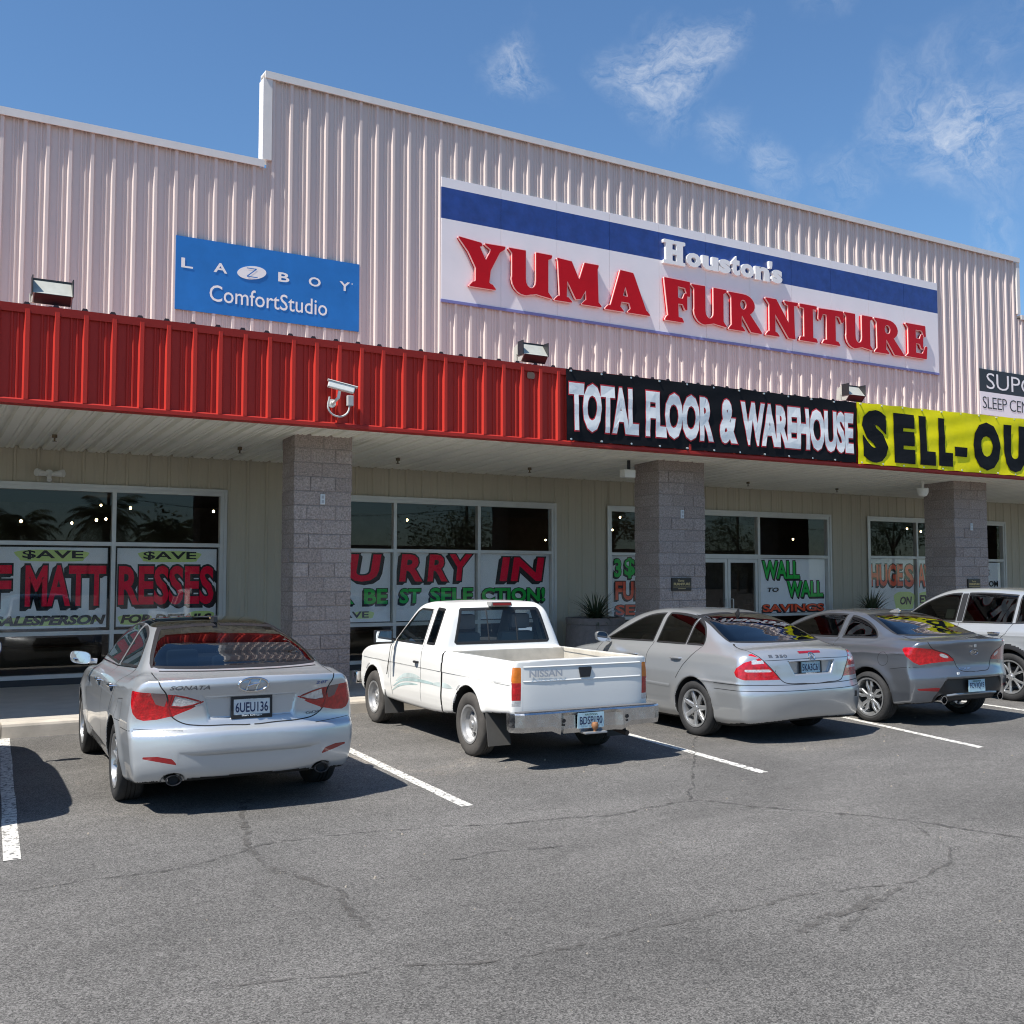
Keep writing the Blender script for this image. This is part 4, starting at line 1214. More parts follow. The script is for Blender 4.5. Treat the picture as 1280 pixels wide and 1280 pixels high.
            P = s.V[ids] + np.outer(bu[m] - pu[m], u_) + np.outer(bw[m] - pw[m], w_)
            for _ in range(4):
                f, g = s.grad(P); gv = g @ v
                P = P - v * np.clip(f / np.where(np.abs(gv) < .2, .2, gv), -.02, .02)[:, None]
            P[x0, 0] = 0
            good = np.linalg.norm(P - s.V[ids], axis=1) < s.dx * 2.2
            s.V[ids[good]] = P[good]
        s.N = s.grad(s.V)[1]; s.N /= np.maximum(np.linalg.norm(s.N, axis=1, keepdims=True), 1e-6)
        return s

    def mark(s, fn, k):
        """material slot k of the body where fn(centres, normals)"""
        s.mi[fn(s.C, s.FN)] = k

    def sc(s, P): return np.asarray(P, float) * np.array([s.sx, s.sy, 1.])

    def emit(s, name, mats, split=False, objname=None, parent=None, push=0.):
        """link the claimed skin as mesh(es): one spanning both halves, or a left and a right one"""
        k = s.names.index(name)
        f = s.part == k
        if not f.any(): return []
        Q = s.Q[f]; mi = s.mi[f]
        ids = np.unique(Q); re = np.full(len(s.V), -1); re[ids] = np.arange(len(ids))
        V = s.V[ids] + s.N[ids] * push; N = s.N[ids]; Q = re[Q]
        VM = V * [-1, 1, 1]; NM = N * [-1, 1, 1]
        res = []
        def mk(V, N, Q, mi):
            me = bpy.data.meshes.new(objname or name)
            me.vertices.add(len(V)); me.vertices.foreach_set('co', s.sc(V).ravel())
            me.loops.add(Q.size); me.loops.foreach_set('vertex_index', Q.ravel())
            me.polygons.add(len(Q)); me.polygons.foreach_set('loop_start', np.arange(0, Q.size, 4))
            me.polygons.foreach_set('material_index', mi)
            me.polygons.foreach_set('use_smooth', np.ones(len(Q), bool))
            me.update(calc_edges=True)
            n = N / np.array([s.sx, s.sy, 1.]); n /= np.maximum(np.linalg.norm(n, axis=1, keepdims=True), 1e-6)
            me.normals_split_custom_set_from_vertices(n.tolist())
            res.append(link_mesh(objname or name, me, mats, parent or s.root))
        if split:
            mk(V, N, Q, mi); mk(VM, NM, Q[:, ::-1].copy(), mi)
        else:
            on = np.abs(V[:, 0]) < 1e-9
            mp = np.arange(len(V)) + len(V); mp[on] = np.where(on)[0]
            mk(np.concatenate([V, VM]), np.concatenate([N, NM]), np.concatenate([Q, mp[Q][:, ::-1]]), np.concatenate([mi, mi]))
        return res

    def strip(s, name, lines, m, parent=None, both=True, join=None):
        """thin beads lying on the skin; lines = [(a, pts, width, lift, closed)]"""
        mb = join or MB()
        for a, pts, w, lift, closed in lines:
            pts = np.array(pts, float)
            d = np.diff(np.concatenate([pts, pts[:1]]) if closed else pts, axis=0)
            q = []
            for i in range(len(d)):
                n = max(1, int(np.hypot(*d[i]) / .03))
                for t in range(n): q.append(pts[i] + d[i] * t / n)
            if not closed: q.append(pts[-1])
            q = np.array(q); n = len(q)
            tg = np.roll(q, -1, 0) - np.roll(q, 1, 0)
            if not closed: tg[0] = q[1] - q[0]; tg[-1] = q[-1] - q[-2]
            tg /= np.maximum(np.linalg.norm(tg, axis=1, keepdims=True), 1e-9)
            nr = np.stack([-tg[:, 1], tg[:, 0]], 1)
            A, na = s.surf(q - nr * w / 2, a, .0012); B, nb = s.surf(q + nr * w / 2, a, .0012); M_, nm = s.surf(q, a, lift)
            P = np.concatenate([A, M_, B])
            P[:, 0] = P[:, 0]
            fs = []
            for i in range(n if closed else n - 1):
                j = (i + 1) % n
                fs += [(i, n + i, n + j, j), (n + i, 2 * n + i, 2 * n + j, n + j)]
            # order so that faces look outward
            p0, p1, p2 = P[fs[0][0]], P[fs[0][1]], P[fs[0][3]]
            if np.dot(np.cross(p1 - p0, p2 - p0), na[0]) < 0: fs = [f_[::-1] for f_ in fs]
            mb.add(s.sc(P), fs)
            if both: mb.add(s.sc(P * [-1, 1, 1]), [f_[::-1] for f_ in fs])
        if join is None: return mb.build(name, m, parent or s.root, smooth=True, local=True)

    def lettering(s, name, items, m, parent=None, a=0, lift=.004, off=.02, mirror=True):
        """flat letters wrapped on the skin; seen from behind, x runs right; items = (text, x0,x1,z0,z1[,shear])"""
        mb = MB()
        for it in items:
            v, f = text_geo(it[0], it[6] if len(it) > 6 else off, it[5] if len(it) > 5 else 0)
            lo, hi = v.min(0), v.max(0)
            u = it[1] + (v[:, 0] - lo[0]) / (hi[0] - lo[0]) * (it[2] - it[1]); w = it[3] + (v[:, 1] - lo[1]) / (hi[1] - lo[1]) * (it[4] - it[3])
            P, n = s.surf(np.stack([u, w], 1), a, lift)
            mb.add(s.sc(P), f)
        return mb.build(name, m, parent or s.root, local=True)

    def onskin(s, x, z, a=0):
        P, n = s.surf([(x, z)], a)
        return s.sc(P)[0], n[0]

def paint(name, col, metal=.0, rough=.35, flake=0., coat=1., inner=(.03, .03, .032)):
    m = mat(name, col, rough, metal=metal, coat=coat, var=.02, vscale=1.5)
    nt = m.node_tree; N = nt.nodes.new; L = nt.links.new
    out = [n for n in nt.nodes if n.type == 'OUTPUT_MATERIAL'][0]
    p = nt.nodes['Principled BSDF']
    g = N('ShaderNodeNewGeometry'); d = N('ShaderNodeBsdfDiffuse'); d.inputs[0].default_value = (*inner, 1)
    mx = N('ShaderNodeMixShader'); L(g.outputs['Backfacing'], mx.inputs[0]); L(p.outputs[0], mx.inputs[1]); L(d.outputs[0], mx.inputs[2])
    L(mx.outputs[0], out.inputs['Surface'])
    return m

M_TYRE = mat('tyre_rubber', (.022, .022, .023), .8, var=.25, vscale=9, bump=.2, bscale=60)
M_TYREOLD = mat('dusty_tyre', (.065, .060, .055), .9, var=.2, vscale=9, bump=.2, bscale=60)
M_ALLOY = mat('alloy_silver', (.52, .53, .54), .32, metal=.75, coat=.4)
M_STEELW = mat('dull_alloy', (.42, .42, .42), .42, metal=.6, var=.12, vscale=14)
M_DKALLOY = mat('dark_alloy', (.05, .05, .055), .4, metal=.4)
M_DISC = mat('brake_disc', (.10, .095, .09), .5, metal=.5)
M_SEAM = mat('panel_gap', (.012, .012, .013), .8)
M_RUBBER = mat('window_rubber', (.014, .014, .015), .5)
M_CHROME = mat('chrome', (.72, .72, .73), .12, metal=1.)
M_UNDER = mat('underbody', (.010, .010, .010), .9)
M_CARGLASS = glass('car_glass', (.30, .35, .34), 1.5)
M_DKGLASS = glass('tinted_glass', (.09, .10, .10), 1.5)
M_CLEARG = glass('clear_glass', (.86, .89, .87), 1.1)
M_RLAMP = mat('lamp_red', (.42, .004, .008), .12, coat=1., var=.40, vscale=26, bump=.18, bscale=70)
M_RLAMP2 = mat('lamp_dark_red', (.26, .006, .010), .12, coat=1., var=.2, vscale=16)
M_OLAMP = mat('lamp_amber', (.60, .16, .01), .15, coat=1., var=.25, vscale=18)
M_CLAMP = mat('lamp_clear', (.58, .58, .58), .14, metal=.3, coat=1., var=.3, vscale=40, bump=.2, bscale=80)
M_PLATE = mat('plate_white', (.74, .76, .76), .4, var=.04, vscale=20)
M_PLATEAZ = mat('plate_sky', (.42, .60, .68), .4, var=.15, vscale=12)
M_PLTXT = mat('plate_navy', (.015, .025, .09), .5); M_PLGRN = mat('plate_green', (.03, .10, .07), .5)

def make_wheel(style, r=.325, w=.215, rim=.215, tyre=None, alloy=None, back=None):
    """wheel about the x axis, face towards -x: list of (name, mesh) for hub, tyre, rim"""
    h = w / 2
    def X(p): return (p[2], p[0], p[1])       # lathe z -> x
    ty = MB()
    pr = [(rim + .004, h * .78), (rim + .02, h * .92), (r - .055, h * 1.0), (r - .022, h * .93), (r - .006, h * .80), (r, h * .62),
          (r, h * .34), (r - .008, h * .32), (r - .008, h * .27), (r, h * .25), (r, h * .05), (r - .008, h * .03), (r - .008, -h * .03), (r, -h * .05)]
    pr += [(a, -b) for a, b in pr[:10][::-1]]
    ty.lathe([(a, b) for a, b in pr], 56, fn=X)
    hub = MB().lathe([(0, -h * .10), (.145, -h * .10), (.15, 0), (.15, h * .2), (0, h * .2)], 32, fn=X)
    rm = MB()
    rm.lathe([(rim + .006, -h * .80), (rim + .008, -h * .92), (rim - .012, -h * .90), (rim - .018, -h * .72), (rim - .028, -h * .3), (rim - .04, h * .6), (rim + .004, h * .8)], 56, fn=X)
    def spoke(a0, r0, r1, w0, w1, x0, x1, th=.022, skew=0.):
        """one arm from r0 to r1, widths w0 to w1, face at x0..x1"""
        n = 5; vs = []
        for k in range(n + 1):
            t = k / n; rr = r0 + (r1 - r0) * t; ww = (w0 + (w1 - w0) * t) / 2; xx = x0 + (x1 - x0) * t; aa = a0 + skew * t
            c, s_ = math.cos(aa), math.sin(aa)
            for u, dx_ in ((-1, th), (-1, .006), (-.72, 0), (.72, 0), (1, .006), (1, th)):
                vs.append((xx + dx_, c * rr - s_ * u * ww, s_ * rr + c * u * ww))
        fs = []
        for k in range(n):
            for q in range(5): fs.append((k * 6 + q, k * 6 + q + 1, k * 6 + 7 + q, k * 6 + 6 + q))
        rm.add(vs, fs)
    xf = -h * .78
    if style == 'merc':
        for k in range(7):
            a = 2 * math.pi * k / 7 + .2
            spoke(a, .035, rim - .014, .060, .050, xf + .012, xf, .03)
            spoke(a - .02, rim - .10, rim - .012, .03, .055, xf + .004, xf + .002, .03)
    elif style == 'kia':
        for k in range(5):
            a = 2 * math.pi * k / 5 + .3
            for sg in (-1, 1):
                spoke(a + sg * .10, .03, rim - .09, .030, .040, xf + .014, xf + .004, .03, sg * .16)
                spoke(a + sg * .26, rim - .095, rim - .012, .040, .022, xf + .004, xf + .002, .03, -sg * .15)
    elif style == 'steel':
        rm.lathe([(rim - .02, -h * .52), (rim - .040, -h * .30), (rim - .050, -h * .20), (rim - .062, -h * .22), (rim - .068, -h * .16)], 48, fn=X)
        for k in range(6):
            a = 2 * math.pi * k / 6 + .25
            spoke(a, .065, rim - .05, .062, .050, -h * .46, -h * .22, .03)
        rm.lathe([(.0, -h * .72), (.035, -h * .70), (.042, -h * .55), (.075, -h * .50), (.085, -h * .40)], 24, fn=X)
    else:
        for k in range(5):
            a = 2 * math.pi * k / 5
            for sg in (-1, 1): spoke(a + sg * .07, .04, rim - .012, .028, .034, xf + .016, xf, .03, sg * .17)
    if style != 'steel':
        rm.lathe([(0, xf + .002), (.026, xf + .003), (.034, xf + .010), (.055, xf + .014), (.062, xf + .03)], 24, fn=X)
        for k in range(5):
            a = 2 * math.pi * k / 5 + .5
            rm.cyl((xf + .012, .045 * math.cos(a), .045 * math.sin(a)), (xf + .004, .045 * math.cos(a), .045 * math.sin(a)), .007, n=6)
    out = []
    for nm, mb, m in (('wheel', hub, back or M_DISC), ('tyre', ty, tyre or M_TYRE), ('rim', rm, alloy or M_ALLOY)):
        o = mb.build(nm, m, None, smooth=True, local=True, angle=35); out.append(o)
    out[1].parent = out[0]; out[2].parent = out[0]
    return out

def put_wheels(root, proto, track, ya, yf, r, steer=0.):
    first = True
    for x, y in ((-track, ya), (track, ya), (-track, yf), (track, yf)):
        if first:
            h, t, q = proto
        else:
            h = proto[0].copy(); COL.objects.link(h)
            for c in proto[1:]:
                d = c.copy(); COL.objects.link(d); d.parent = h
        h.parent = root; h.location = (x, y, r - .004)
        h.rotation_euler = (random.Random(int(x * 7 + y * 13)).uniform(0, 6), 0, (math.pi if x > 0 else 0) + (steer if y > 1 else 0))
        first = False

def plate(root, P, n, w, h, face, txt, top, bottom, frame, col, tilt=.12):
    """licence plate on the tail at P"""
    fr = MB()
    yc = P[1] - .012
    def T(u, v, d): return (P[0] + u, yc - d + v * tilt * .3, P[2] + v)
    def slab(mb, u0, u1, v0, v1, d0, d1):
        c = [(u0, v0), (u1, v0), (u1, v1), (u0, v1)]
        mb.add([T(u, v, d0) for u, v in c] + [T(u, v, d1) for u, v in c], [(3, 2, 1, 0)[::-1], (4, 5, 6, 7), (0, 1, 5, 4), (1, 2, 6, 5), (2, 3, 7, 6), (3, 0, 4, 7)])
    slab(fr, -w / 2, w / 2, -h / 2, h / 2, -.004, .004)
    p = fr.build('licence_plate', face, root, local=True)
    if frame is not None:
        f = MB(); b = .013
        slab(f, -w / 2 - b, w / 2 + b, h / 2 - .012, h / 2 + b, -.004, .009); slab(f, -w / 2 - b, w / 2 + b, -h / 2 - b, -h / 2 + .016, -.004, .009)
        slab(f, -w / 2 - b, -w / 2 + .006, -h / 2 + .016, h / 2 - .012, -.004, .009); slab(f, w / 2 - .006, w / 2 + b, -h / 2 + .016, h / 2 - .012, -.004, .009)
        f.build('plate_frame', frame, p, local=True)
    mb = MB(); fn = lambda a, b, y: T(a, b, y)
    fit_text(mb, txt, -w * .43, w * .43, -h * .27, h * .25, .0075, .012, fn=fn)
    mb.build('lettering', col, p, local=True)
    mb = MB()
    if top: fit_text(mb, top, -w * .25, w * .25, h * .31, h * .43, .0075 if frame is None else .0105, .02, fn=fn)
    if bottom: fit_text(mb, bottom, -w * .27, w * .27, -h * .50, -h * .38, .0105, .03, fn=fn)
    if mb.v: mb.build('small_lettering', M_PLATE if frame is not None else M_PLGRN, p, local=True)
    return p

def seats(root, sx, sy, col, yfront, yrear, z, rows=2, dash=2.0, w=.36):
    m = mat('seat_' + col[0], col[1], .8, var=.1)
    for s in (-1, 1):
        b = MB()
        b.bbox(s * w - .24, s * w + .24, yfront - .05, yfront + .45, z - .10, z + .06, .05)
        n0 = len(b.v); b.bbox(s * w - .23, s * w + .23, yfront - .20, yfront - .04, z, z + .60, .06)
        for i in range(n0, len(b.v)): b.v[i] = (b.v[i][0], b.v[i][1] - (b.v[i][2] - z) * .25, b.v[i][2])
        b.v = [(p[0] * sx, p[1] * sy, p[2]) for p in b.v]
        st = b.build('front_seat', m, root, smooth=True, local=True)
        hb = MB(); hb.bbox(s * w - .13, s * w + .13, yfront - .40, yfront - .29, z + .63, z + .81, .045)
        hb.v = [(p[0] * sx, p[1] * sy, p[2]) for p in hb.v]; hb.build('headrest', m, st, smooth=True, local=True)
    if rows > 1:
        b = MB(); b.bbox(-.62, .62, yrear, yrear + .45, z - .1, z + .06, .05)
        n0 = len(b.v); b.bbox(-.60, .60, yrear - .14, yrear + .02, z, z + .50, .06)
        for i in range(n0, len(b.v)): b.v[i] = (b.v[i][0], b.v[i][1] - (b.v[i][2] - z) * .3, b.v[i][2])
        b.v = [(p[0] * sx, p[1] * sy, p[2]) for p in b.v]
        st = b.build('rear_bench', m, root, smooth=True, local=True)
        for x in (-.38, 0, .38):
            hb = MB(); hh = .66 if x else .60
            hb.bbox(x - .13, x + .13, yrear - .33, yrear - .22, z + .47, z + hh, .04)
            hb.v = [(p[0] * sx, p[1] * sy, p[2]) for p in hb.v]; hb.build('headrest', m, st, smooth=True, local=True)
    d = MB(); d.bbox(-.66, .66, dash, dash + .42, z + .10, z + .46, .08); d.v = [(p[0] * sx, p[1] * sy, p[2]) for p in d.v]
    d.build('dashboard', mat('dash_black', (.02, .02, .022), .7), root, smooth=True, local=True)
    MB().tube([(-.36 * sx + .17 * math.cos(t), (dash - .12) * sy - .05 * math.sin(t), z + .38 + .16 * math.sin(t)) for t in np.linspace(0, 6.283, 20, endpoint=False)], .014, closed=True).build('steering_wheel', MATS['dash_black'], root, smooth=True, local=True)

def side_mirror(root, x, y, z, paintm, sx, sy, w=.19, h=.125):
    """pair of door mirrors: shell with a glass facing back"""
    for s in (-1, 1):
        b = MB(); n = 20; rings = []
        for k, (dy, sc_) in enumerate(((0, .93), (-.004, 1.0), (.03, 1.0), (.075, .88), (.105, .55), (.112, .15))):
            ring = []
            for q in range(n):
                t = 2 * math.pi * q / n
                cu = np.sign(math.cos(t)) * abs(math.cos(t)) ** .65; cv = np.sign(math.sin(t)) * abs(math.sin(t)) ** .65
                ring.append((s * (x + w * .5 + cu * w * .5 * sc_), y + dy, z + cv * h * .5 * sc_ + .012 * cu))
            rings += ring
        fs = [(k * n + i, k * n + (i + 1) % n, (k + 1) * n + (i + 1) % n, (k + 1) * n + i) for k in range(5) for i in range(n)] + [tuple(range(5 * n, 6 * n))]
        if s > 0: fs = [f_[::-1] for f_ in fs]
        b.add(rings, fs); 
        b.tube([(s * (x - .06), y + .05, z - h * .38), (s * (x + .04), y + .05, z - h * .30)], .028, 8)
        b.v = [(p[0] * sx, p[1] * sy, p[2]) for p in b.v]
        o = b.build('door_mirror', paintm, root, smooth=True, local=True)
        g = MB(); g.add([(q[0], q[1] + .006, q[2]) for q in rings[:n]], [tuple(range(n - 1, -1, -1)) if s > 0 else tuple(range(n))])
        g.v = [(p[0] * sx, p[1] * sy, p[2]) for p in g.v]
        g.build('mirror_glass', mat('mirror_glass', (.75, .78, .8), .02, metal=1.), o, local=True)

def door_handle(car, y, z, m, a=90, w=.20, parent=None):
    for s in (-1, 1):
        P, n = car.onskin(y, z, a)
        x = P[0]
        b = MB(); h = w / 2
        b.tube([((x - .012) * s, (y - h) * car.sy, z), ((x + .022) * s, (y - h * .8) * car.sy, z), ((x + .030) * s, y * car.sy, z + .002), ((x + .022) * s, (y + h * .8) * car.sy, z), ((x - .012) * s, (y + h) * car.sy, z)], [.010, .013, .015, .013, .010], 8)
        b.build('door_handle', m, parent or car.root, smooth=True, local=True)

def body_field(p):
    """smooth car shape from side outlines, plan and cross-section"""
    low, gh = Prof(p['low']), Prof(p['gh'])
    W_ = p['W']; plan = lut(p['plan']); sect = lut(p['sect'])
    yr, yf = p['yr'], p['yf']
    extra = p.get('extra')
    def f(x, y, z):
        ax = np.abs(x); t = ax / W_
        rr = sstep((1.0 - (y - yr)) / 1.0); ff = sstep((1.2 - (yf - y)) / 1.2)
        ye = y - p['kr'] * t ** p.get('pr', 3.) * rr + p['kf'] * t ** p.get('pf', 2.6) * ff
        dl = low(ye, z + p.get('cl', .03) * t * t)
        hw = plan(y) + sect(z)
        for ya, R_, fl in p['arch']:
            d = np.hypot(y - ya, z - p['rz'])
            hw = hw + fl * np.exp(-((d - R_) / .085) ** 2) * sstep((z - .12) / .15)
        for (y0, z0, y1, z1, amp, wd) in p.get('crease', []):
            zz = z0 + (z1 - z0) * np.clip((y - y0) / (y1 - y0), 0, 1)
            hw = hw + amp * np.exp(-np.abs(z - zz) / wd) * sstep((y - y0) / .25 + .5) * sstep((y1 - y) / .25 + .5)
        ds = (ax - hw) * .96
        lowb = smax(dl, ds, p.get('rl', .07))
        yg = y - p.get('kr2', .16) * t * t * sstep((1.2 - (y - yr)) / .9) + p.get('kf2', .22) * t * t * sstep((2.2 - (yf - y)) / 1.4)
        dg = gh(yg, z + p.get('cr', .05) * t * t)
        hwg = p['gw'] - p['tum'] * np.maximum(z - p['zb'], -.03) - p.get('gtap', .05) * sstep((.9 - (y - yr)) / 1.2) - p.get('gtapf', .03) * sstep((1.9 - (yf - y)) / 1.2)
        dsg = (ax - hwg) * .88
        g = smax(dg, dsg, p.get('rg', .10))
        b = smin(lowb, g, p.get('kb', .05))
        if extra: b = extra(b, ax, y, z)
        for ya, R_, fl in p['arch']:
            c = np.maximum(np.hypot(y - ya, z - p['rz']) - R_, (W_ - .30) - ax)
            b = smax(b, -c, .014)
        return b
    return f

def arch_mask(p):
    def m(C, N):
        r = np.zeros(len(C), bool)
        for ya, R_, fl in p['arch']:
            d = np.hypot(C[:, 1] - ya, C[:, 2] - p['rz'])
            r |= (d < R_ + .006) & (C[:, 0] < p['W'] - .012 + fl) & (C[:, 0] > p['W'] - .36)
        return r | ((N[:, 2] < -.75) & (C[:, 2] < .42))
    return m
def glaze(c, windows, m_glass, rear=None, windscreen=None, rear_m=None):
    """side windows, rear window and windscreen as panes cut from the skin"""
    for k, poly in enumerate(windows): c.region('side_window%d' % k, [(90, poly)])
    if rear is not None: c.region('rear_window', [(0, rear)], nmin=.08)
    if windscreen is not None: c.region('windscreen', [(180, windscreen)], nmin=.08)
def glaze_out(c, windows, m_glass, rear_m=None, fm=None):
    for k in range(len(windows)): c.emit('side_window%d' % k, m_glass, True, 'side_window')
    if 'rear_window' in c.names: c.emit('rear_window', rear_m or m_glass)
    if 'windscreen' in c.names: c.emit('windscreen', fm or M_CLEARG)
def loop(a, poly, w=.022, lift=.004): return (a, poly, w, lift, True)
def seam(a, pts, w=.008, lift=.0016): return (a, pts, w, lift, False)
def rnd(pts, n=5): return [tuple(q) for q in spline(pts, n)]

# ---------------------------------------------------------------- silver-blue sedan (leftmost)
def sedan_blue():
    root = thing('parked_car', (2.52, 9.30, 0), 'silver-blue four-door sedan with swept red tail lights, leftmost of the parked cars', 'car', 'cars parked nose-in along the kerb', R(-2.6))
    sx, sy = 1.025, .945
    p = dict(W=.915, yr=-1.07, yf=3.75, rz=.33,
        low=[(-.86, .26), (-.97, .285), (-1.04, .36), (-1.075, .50), (-1.075, .59), (-1.06, .652), (-1.005, .688), (-.985, .75), (-.988, .85), (-1.005, .94), (-1.03, 1.02), (-1.015, 1.072, 1), (-.85, 1.082), (-.62, 1.10), (-.3, 1.06), (.6, 1.02), (1.6, .99), (2.4, .97), (2.65, .955), (3.1, .88), (3.45, .77), (3.66, .64), (3.745, .50), (3.72, .34), (3.62, .24), (3.3, .19), (2.4, .18), (1.0, .18), (.2, .20)],
        gh=[(-.80, .90), (-.66, 1.085), (-.35, 1.215), (.05, 1.345), (.5, 1.435), (.95, 1.475), (1.35, 1.475), (1.7, 1.425), (2.05, 1.28), (2.40, 1.08), (2.65, .93, 1), (2.6, .7, 1), (-.7, .7, 1)],
        plan=[(-1.1, .875), (-.5, .905), (.4, .915), (1.6, .915), (2.6, .91), (3.2, .885), (3.75, .86)],
        sect=[(.15, -.12), (.25, -.05), (.40, -.015), (.55, 0), (.72, .004), (.86, -.012), (.96, -.040), (1.05, -.085), (1.12, -.14)],
        kr=.34, pr=3.2, kf=.55, pf=2.6, gw=.795, tum=.55, zb=1.0, gtap=.10, gtapf=.05, cr=.055, cl=.03, rl=.05, kb=.06, rg=.11, kr2=.22, kf2=.30,
        arch=[(0, .372, .022), (2.795, .372, .022)], crease=[(-.75, .985, 2.3, .86, .013, .03), (.2, .36, 2.3, .40, .010, .05)])
    def extra(b, x, y, z):
        # plate recess under the lip, and the dished lower bumper
        rec = np.maximum(np.maximum(x - (.345 + (z - .84) * .25), np.abs(z - .83) - .085), y + .95)
        b = smax(b, -(rec + .012), .05)
        low = np.maximum(np.maximum(x - .52, np.abs(z - .405) - .065), y + 1.03)
        b = smax(b, -low, .05)
        for xx in (.58,):
            ex = np.maximum(np.hypot((x - xx) / 1.5, z - .285) - .052, y + .75)
            b = smax(b, -ex, .015)
        return b
    p['extra'] = extra
    c = Car(root, body_field(p), (-1.1, 3.8), sx, sy, dx=.0155, zmax=1.52, wmax=.99)
    PT = paint('paint_silver_blue', (.52, .545, .57), metal=.5, rough=.30)
    dlo = rnd([(-.02, 1.105, 1), (.10, 1.20), (.33, 1.315), (.65, 1.385), (1.0, 1.413), (1.35, 1.41), (1.62, 1.365), (1.95, 1.22), (2.28, 1.045, 1), (1.2, 1.055)])
    fd = [q for q in dlo if q[0] > .94]; rd = [q for q in dlo if q[0] <= .94]
    wins = [[(.90, 1.062)] + [q for q in dlo if q[0] < .90], [q for q in dlo if q[0] > 1.0][:] ]
    wins[0] = sorted([q for q in dlo if q[0] < .90 and q[1] > 1.10 or q[0] < 0.0], key=lambda q: q[0]) + [(.90, 1.402), (.90, 1.068)]
    wins[1] = [(1.0, 1.065), (1.0, 1.408)] + sorted([q for q in dlo if q[0] > 1.0 and q[1] > 1.06], key=lambda q: q[0])
    rear = rnd([(-.1, 1.122, 1), (.45, 1.122), (.68, 1.128, 1), (.64, 1.22), (.545, 1.36), (.50, 1.405, 1), (.2, 1.425), (-.1, 1.427, 1)])
    ws = [(-x, z) for x, z in [(-.1, 1.01), (.68, 1.01), (.56, 1.36), (.4, 1.40), (-.1, 1.41)]]
    c.region('glass_roof', [('top', rnd([(-.1, .38, 1), (.44, .38), (.51, .50), (.53, 1.0), (.50, 1.60), (.42, 1.74), (-.1, 1.76, 1)]))])
    glaze(c, wins, M_CARGLASS, rear, ws)
    lamp0 = [(.355, .885), (.50, .930), (.66, .955), (.80, .965), (1.0, .975), (1.0, .735), (.86, .735), (.74, .745), (.60, .775), (.46, .825)]
    lampS = [(-1.2, .735), (-.90, .745), (-.80, .81), (-.66, .95), (-.70, .972), (-1.2, .975)]
    clear = [(.385, .884), (.50, .922), (.582, .94), (.607, .855), (.53, .845), (.45, .858)]
    clear2 = [(.625, .94), (.68, .95), (.75, .955), (.71, .87), (.65, .85)]
    c.region('reverse_light', [(0, clear)]); c.region('smoked_lens', [(0, clear2)])
    c.region('tail_light', [(42, c.obl([('r', .355, .885), ('r', .50, .930), ('r', .66, .955), ('r', .80, .965), ('s', -.78, .972), ('s', -.68, .970), ('s', -.67, .95), ('s', -.74, .88), ('r', .865, .80), ('r', .835, .757), ('r', .79, .742), ('r', .70, .75), ('r', .58, .78), ('r', .46, .83)]))], nmin=.3)
    c.region('reflector', [(0, [(.56, .405), (.80, .455), (.80, .470), (.70, .475), (.60, .455)])])
    c.region('headlight', [(138, c.obl([('f', .46, .69), ('f', .58, .77), ('f', .70, .81), ('s', 3.18, .84), ('s', 2.98, .875), ('s', 3.06, .80), ('s', 3.22, .74), ('f', .74, .665)], 138))], nmin=.2)
    c.region('grille', [(180, [(.1, .40), (.1, .66), (-.36, .66), (-.44, .52), (-.40, .40)])])
    door_f = [(1.02, .31), (1.0, 1.06), (1.0, 1.0), (2.12, .98), (2.22, .80), (2.24, .60), (2.16, .31)]
    door_r = [(.40, .50), (.27, .75), (.14, 1.0), (-.02, 1.085), (.97, 1.05), (.99, .31), (.46, .31)]
    c.region('front_door', [(90, [(1.0, .31), (1.0, 1.05), (2.22, 1.02), (2.26, .80), (2.26, .60), (2.16, .31)])])
    c.region('rear_door', [(90, [(.985, .31), (.985, 1.05), (-.02, 1.088), (.14, .98), (.30, .78), (.42, .60), (.50, .31)])])
    trunk = [(-.1, 1.115), (.68, 1.115), (.685, 1.02), (.64, .95), (.60, .78), (.52, .715), (.40, .70), (-.1, .695)]
    c.region('boot_lid', [(0, trunk)], nmin=.02)
    c.mark(arch_mask(p), 1)
    c.emit('body', [PT, M_UNDER]); c.emit('boot_lid', [PT, M_UNDER])
    c.emit('front_door', [PT, M_UNDER], True); c.emit('rear_door', [PT, M_UNDER], True)
    c.emit('glass_roof', M_DKGLASS); glaze_out(c, wins, M_CARGLASS, glass('rear_glass_blue', (.12, .155, .18), 1.5))
    c.emit('tail_light', M_RLAMP, True); c.emit('reverse_light', M_CLAMP, True); c.emit('smoked_lens', mat('lamp_smoked', (.16, .10, .10), .12, coat=1.), True)
    c.emit('reflector', M_RLAMP2, True); c.emit('headlight', M_CLAMP, True); c.emit('grille', M_BLACK)
    sh = MB()
    c.strip('x', [loop(90, wins[0], .020), loop(90, wins[1], .020)], M_RUBBER, join=sh)
    c.strip('x', [(0, [q for q in rear if q[0] > .001], .020, .003, False), seam(0, [(0, 1.122), (.3, 1.122)], .02)], M_RUBBER, join=sh)
    sh.build('window_seal', M_RUBBER, root, smooth=True, local=True)
    g = MB()
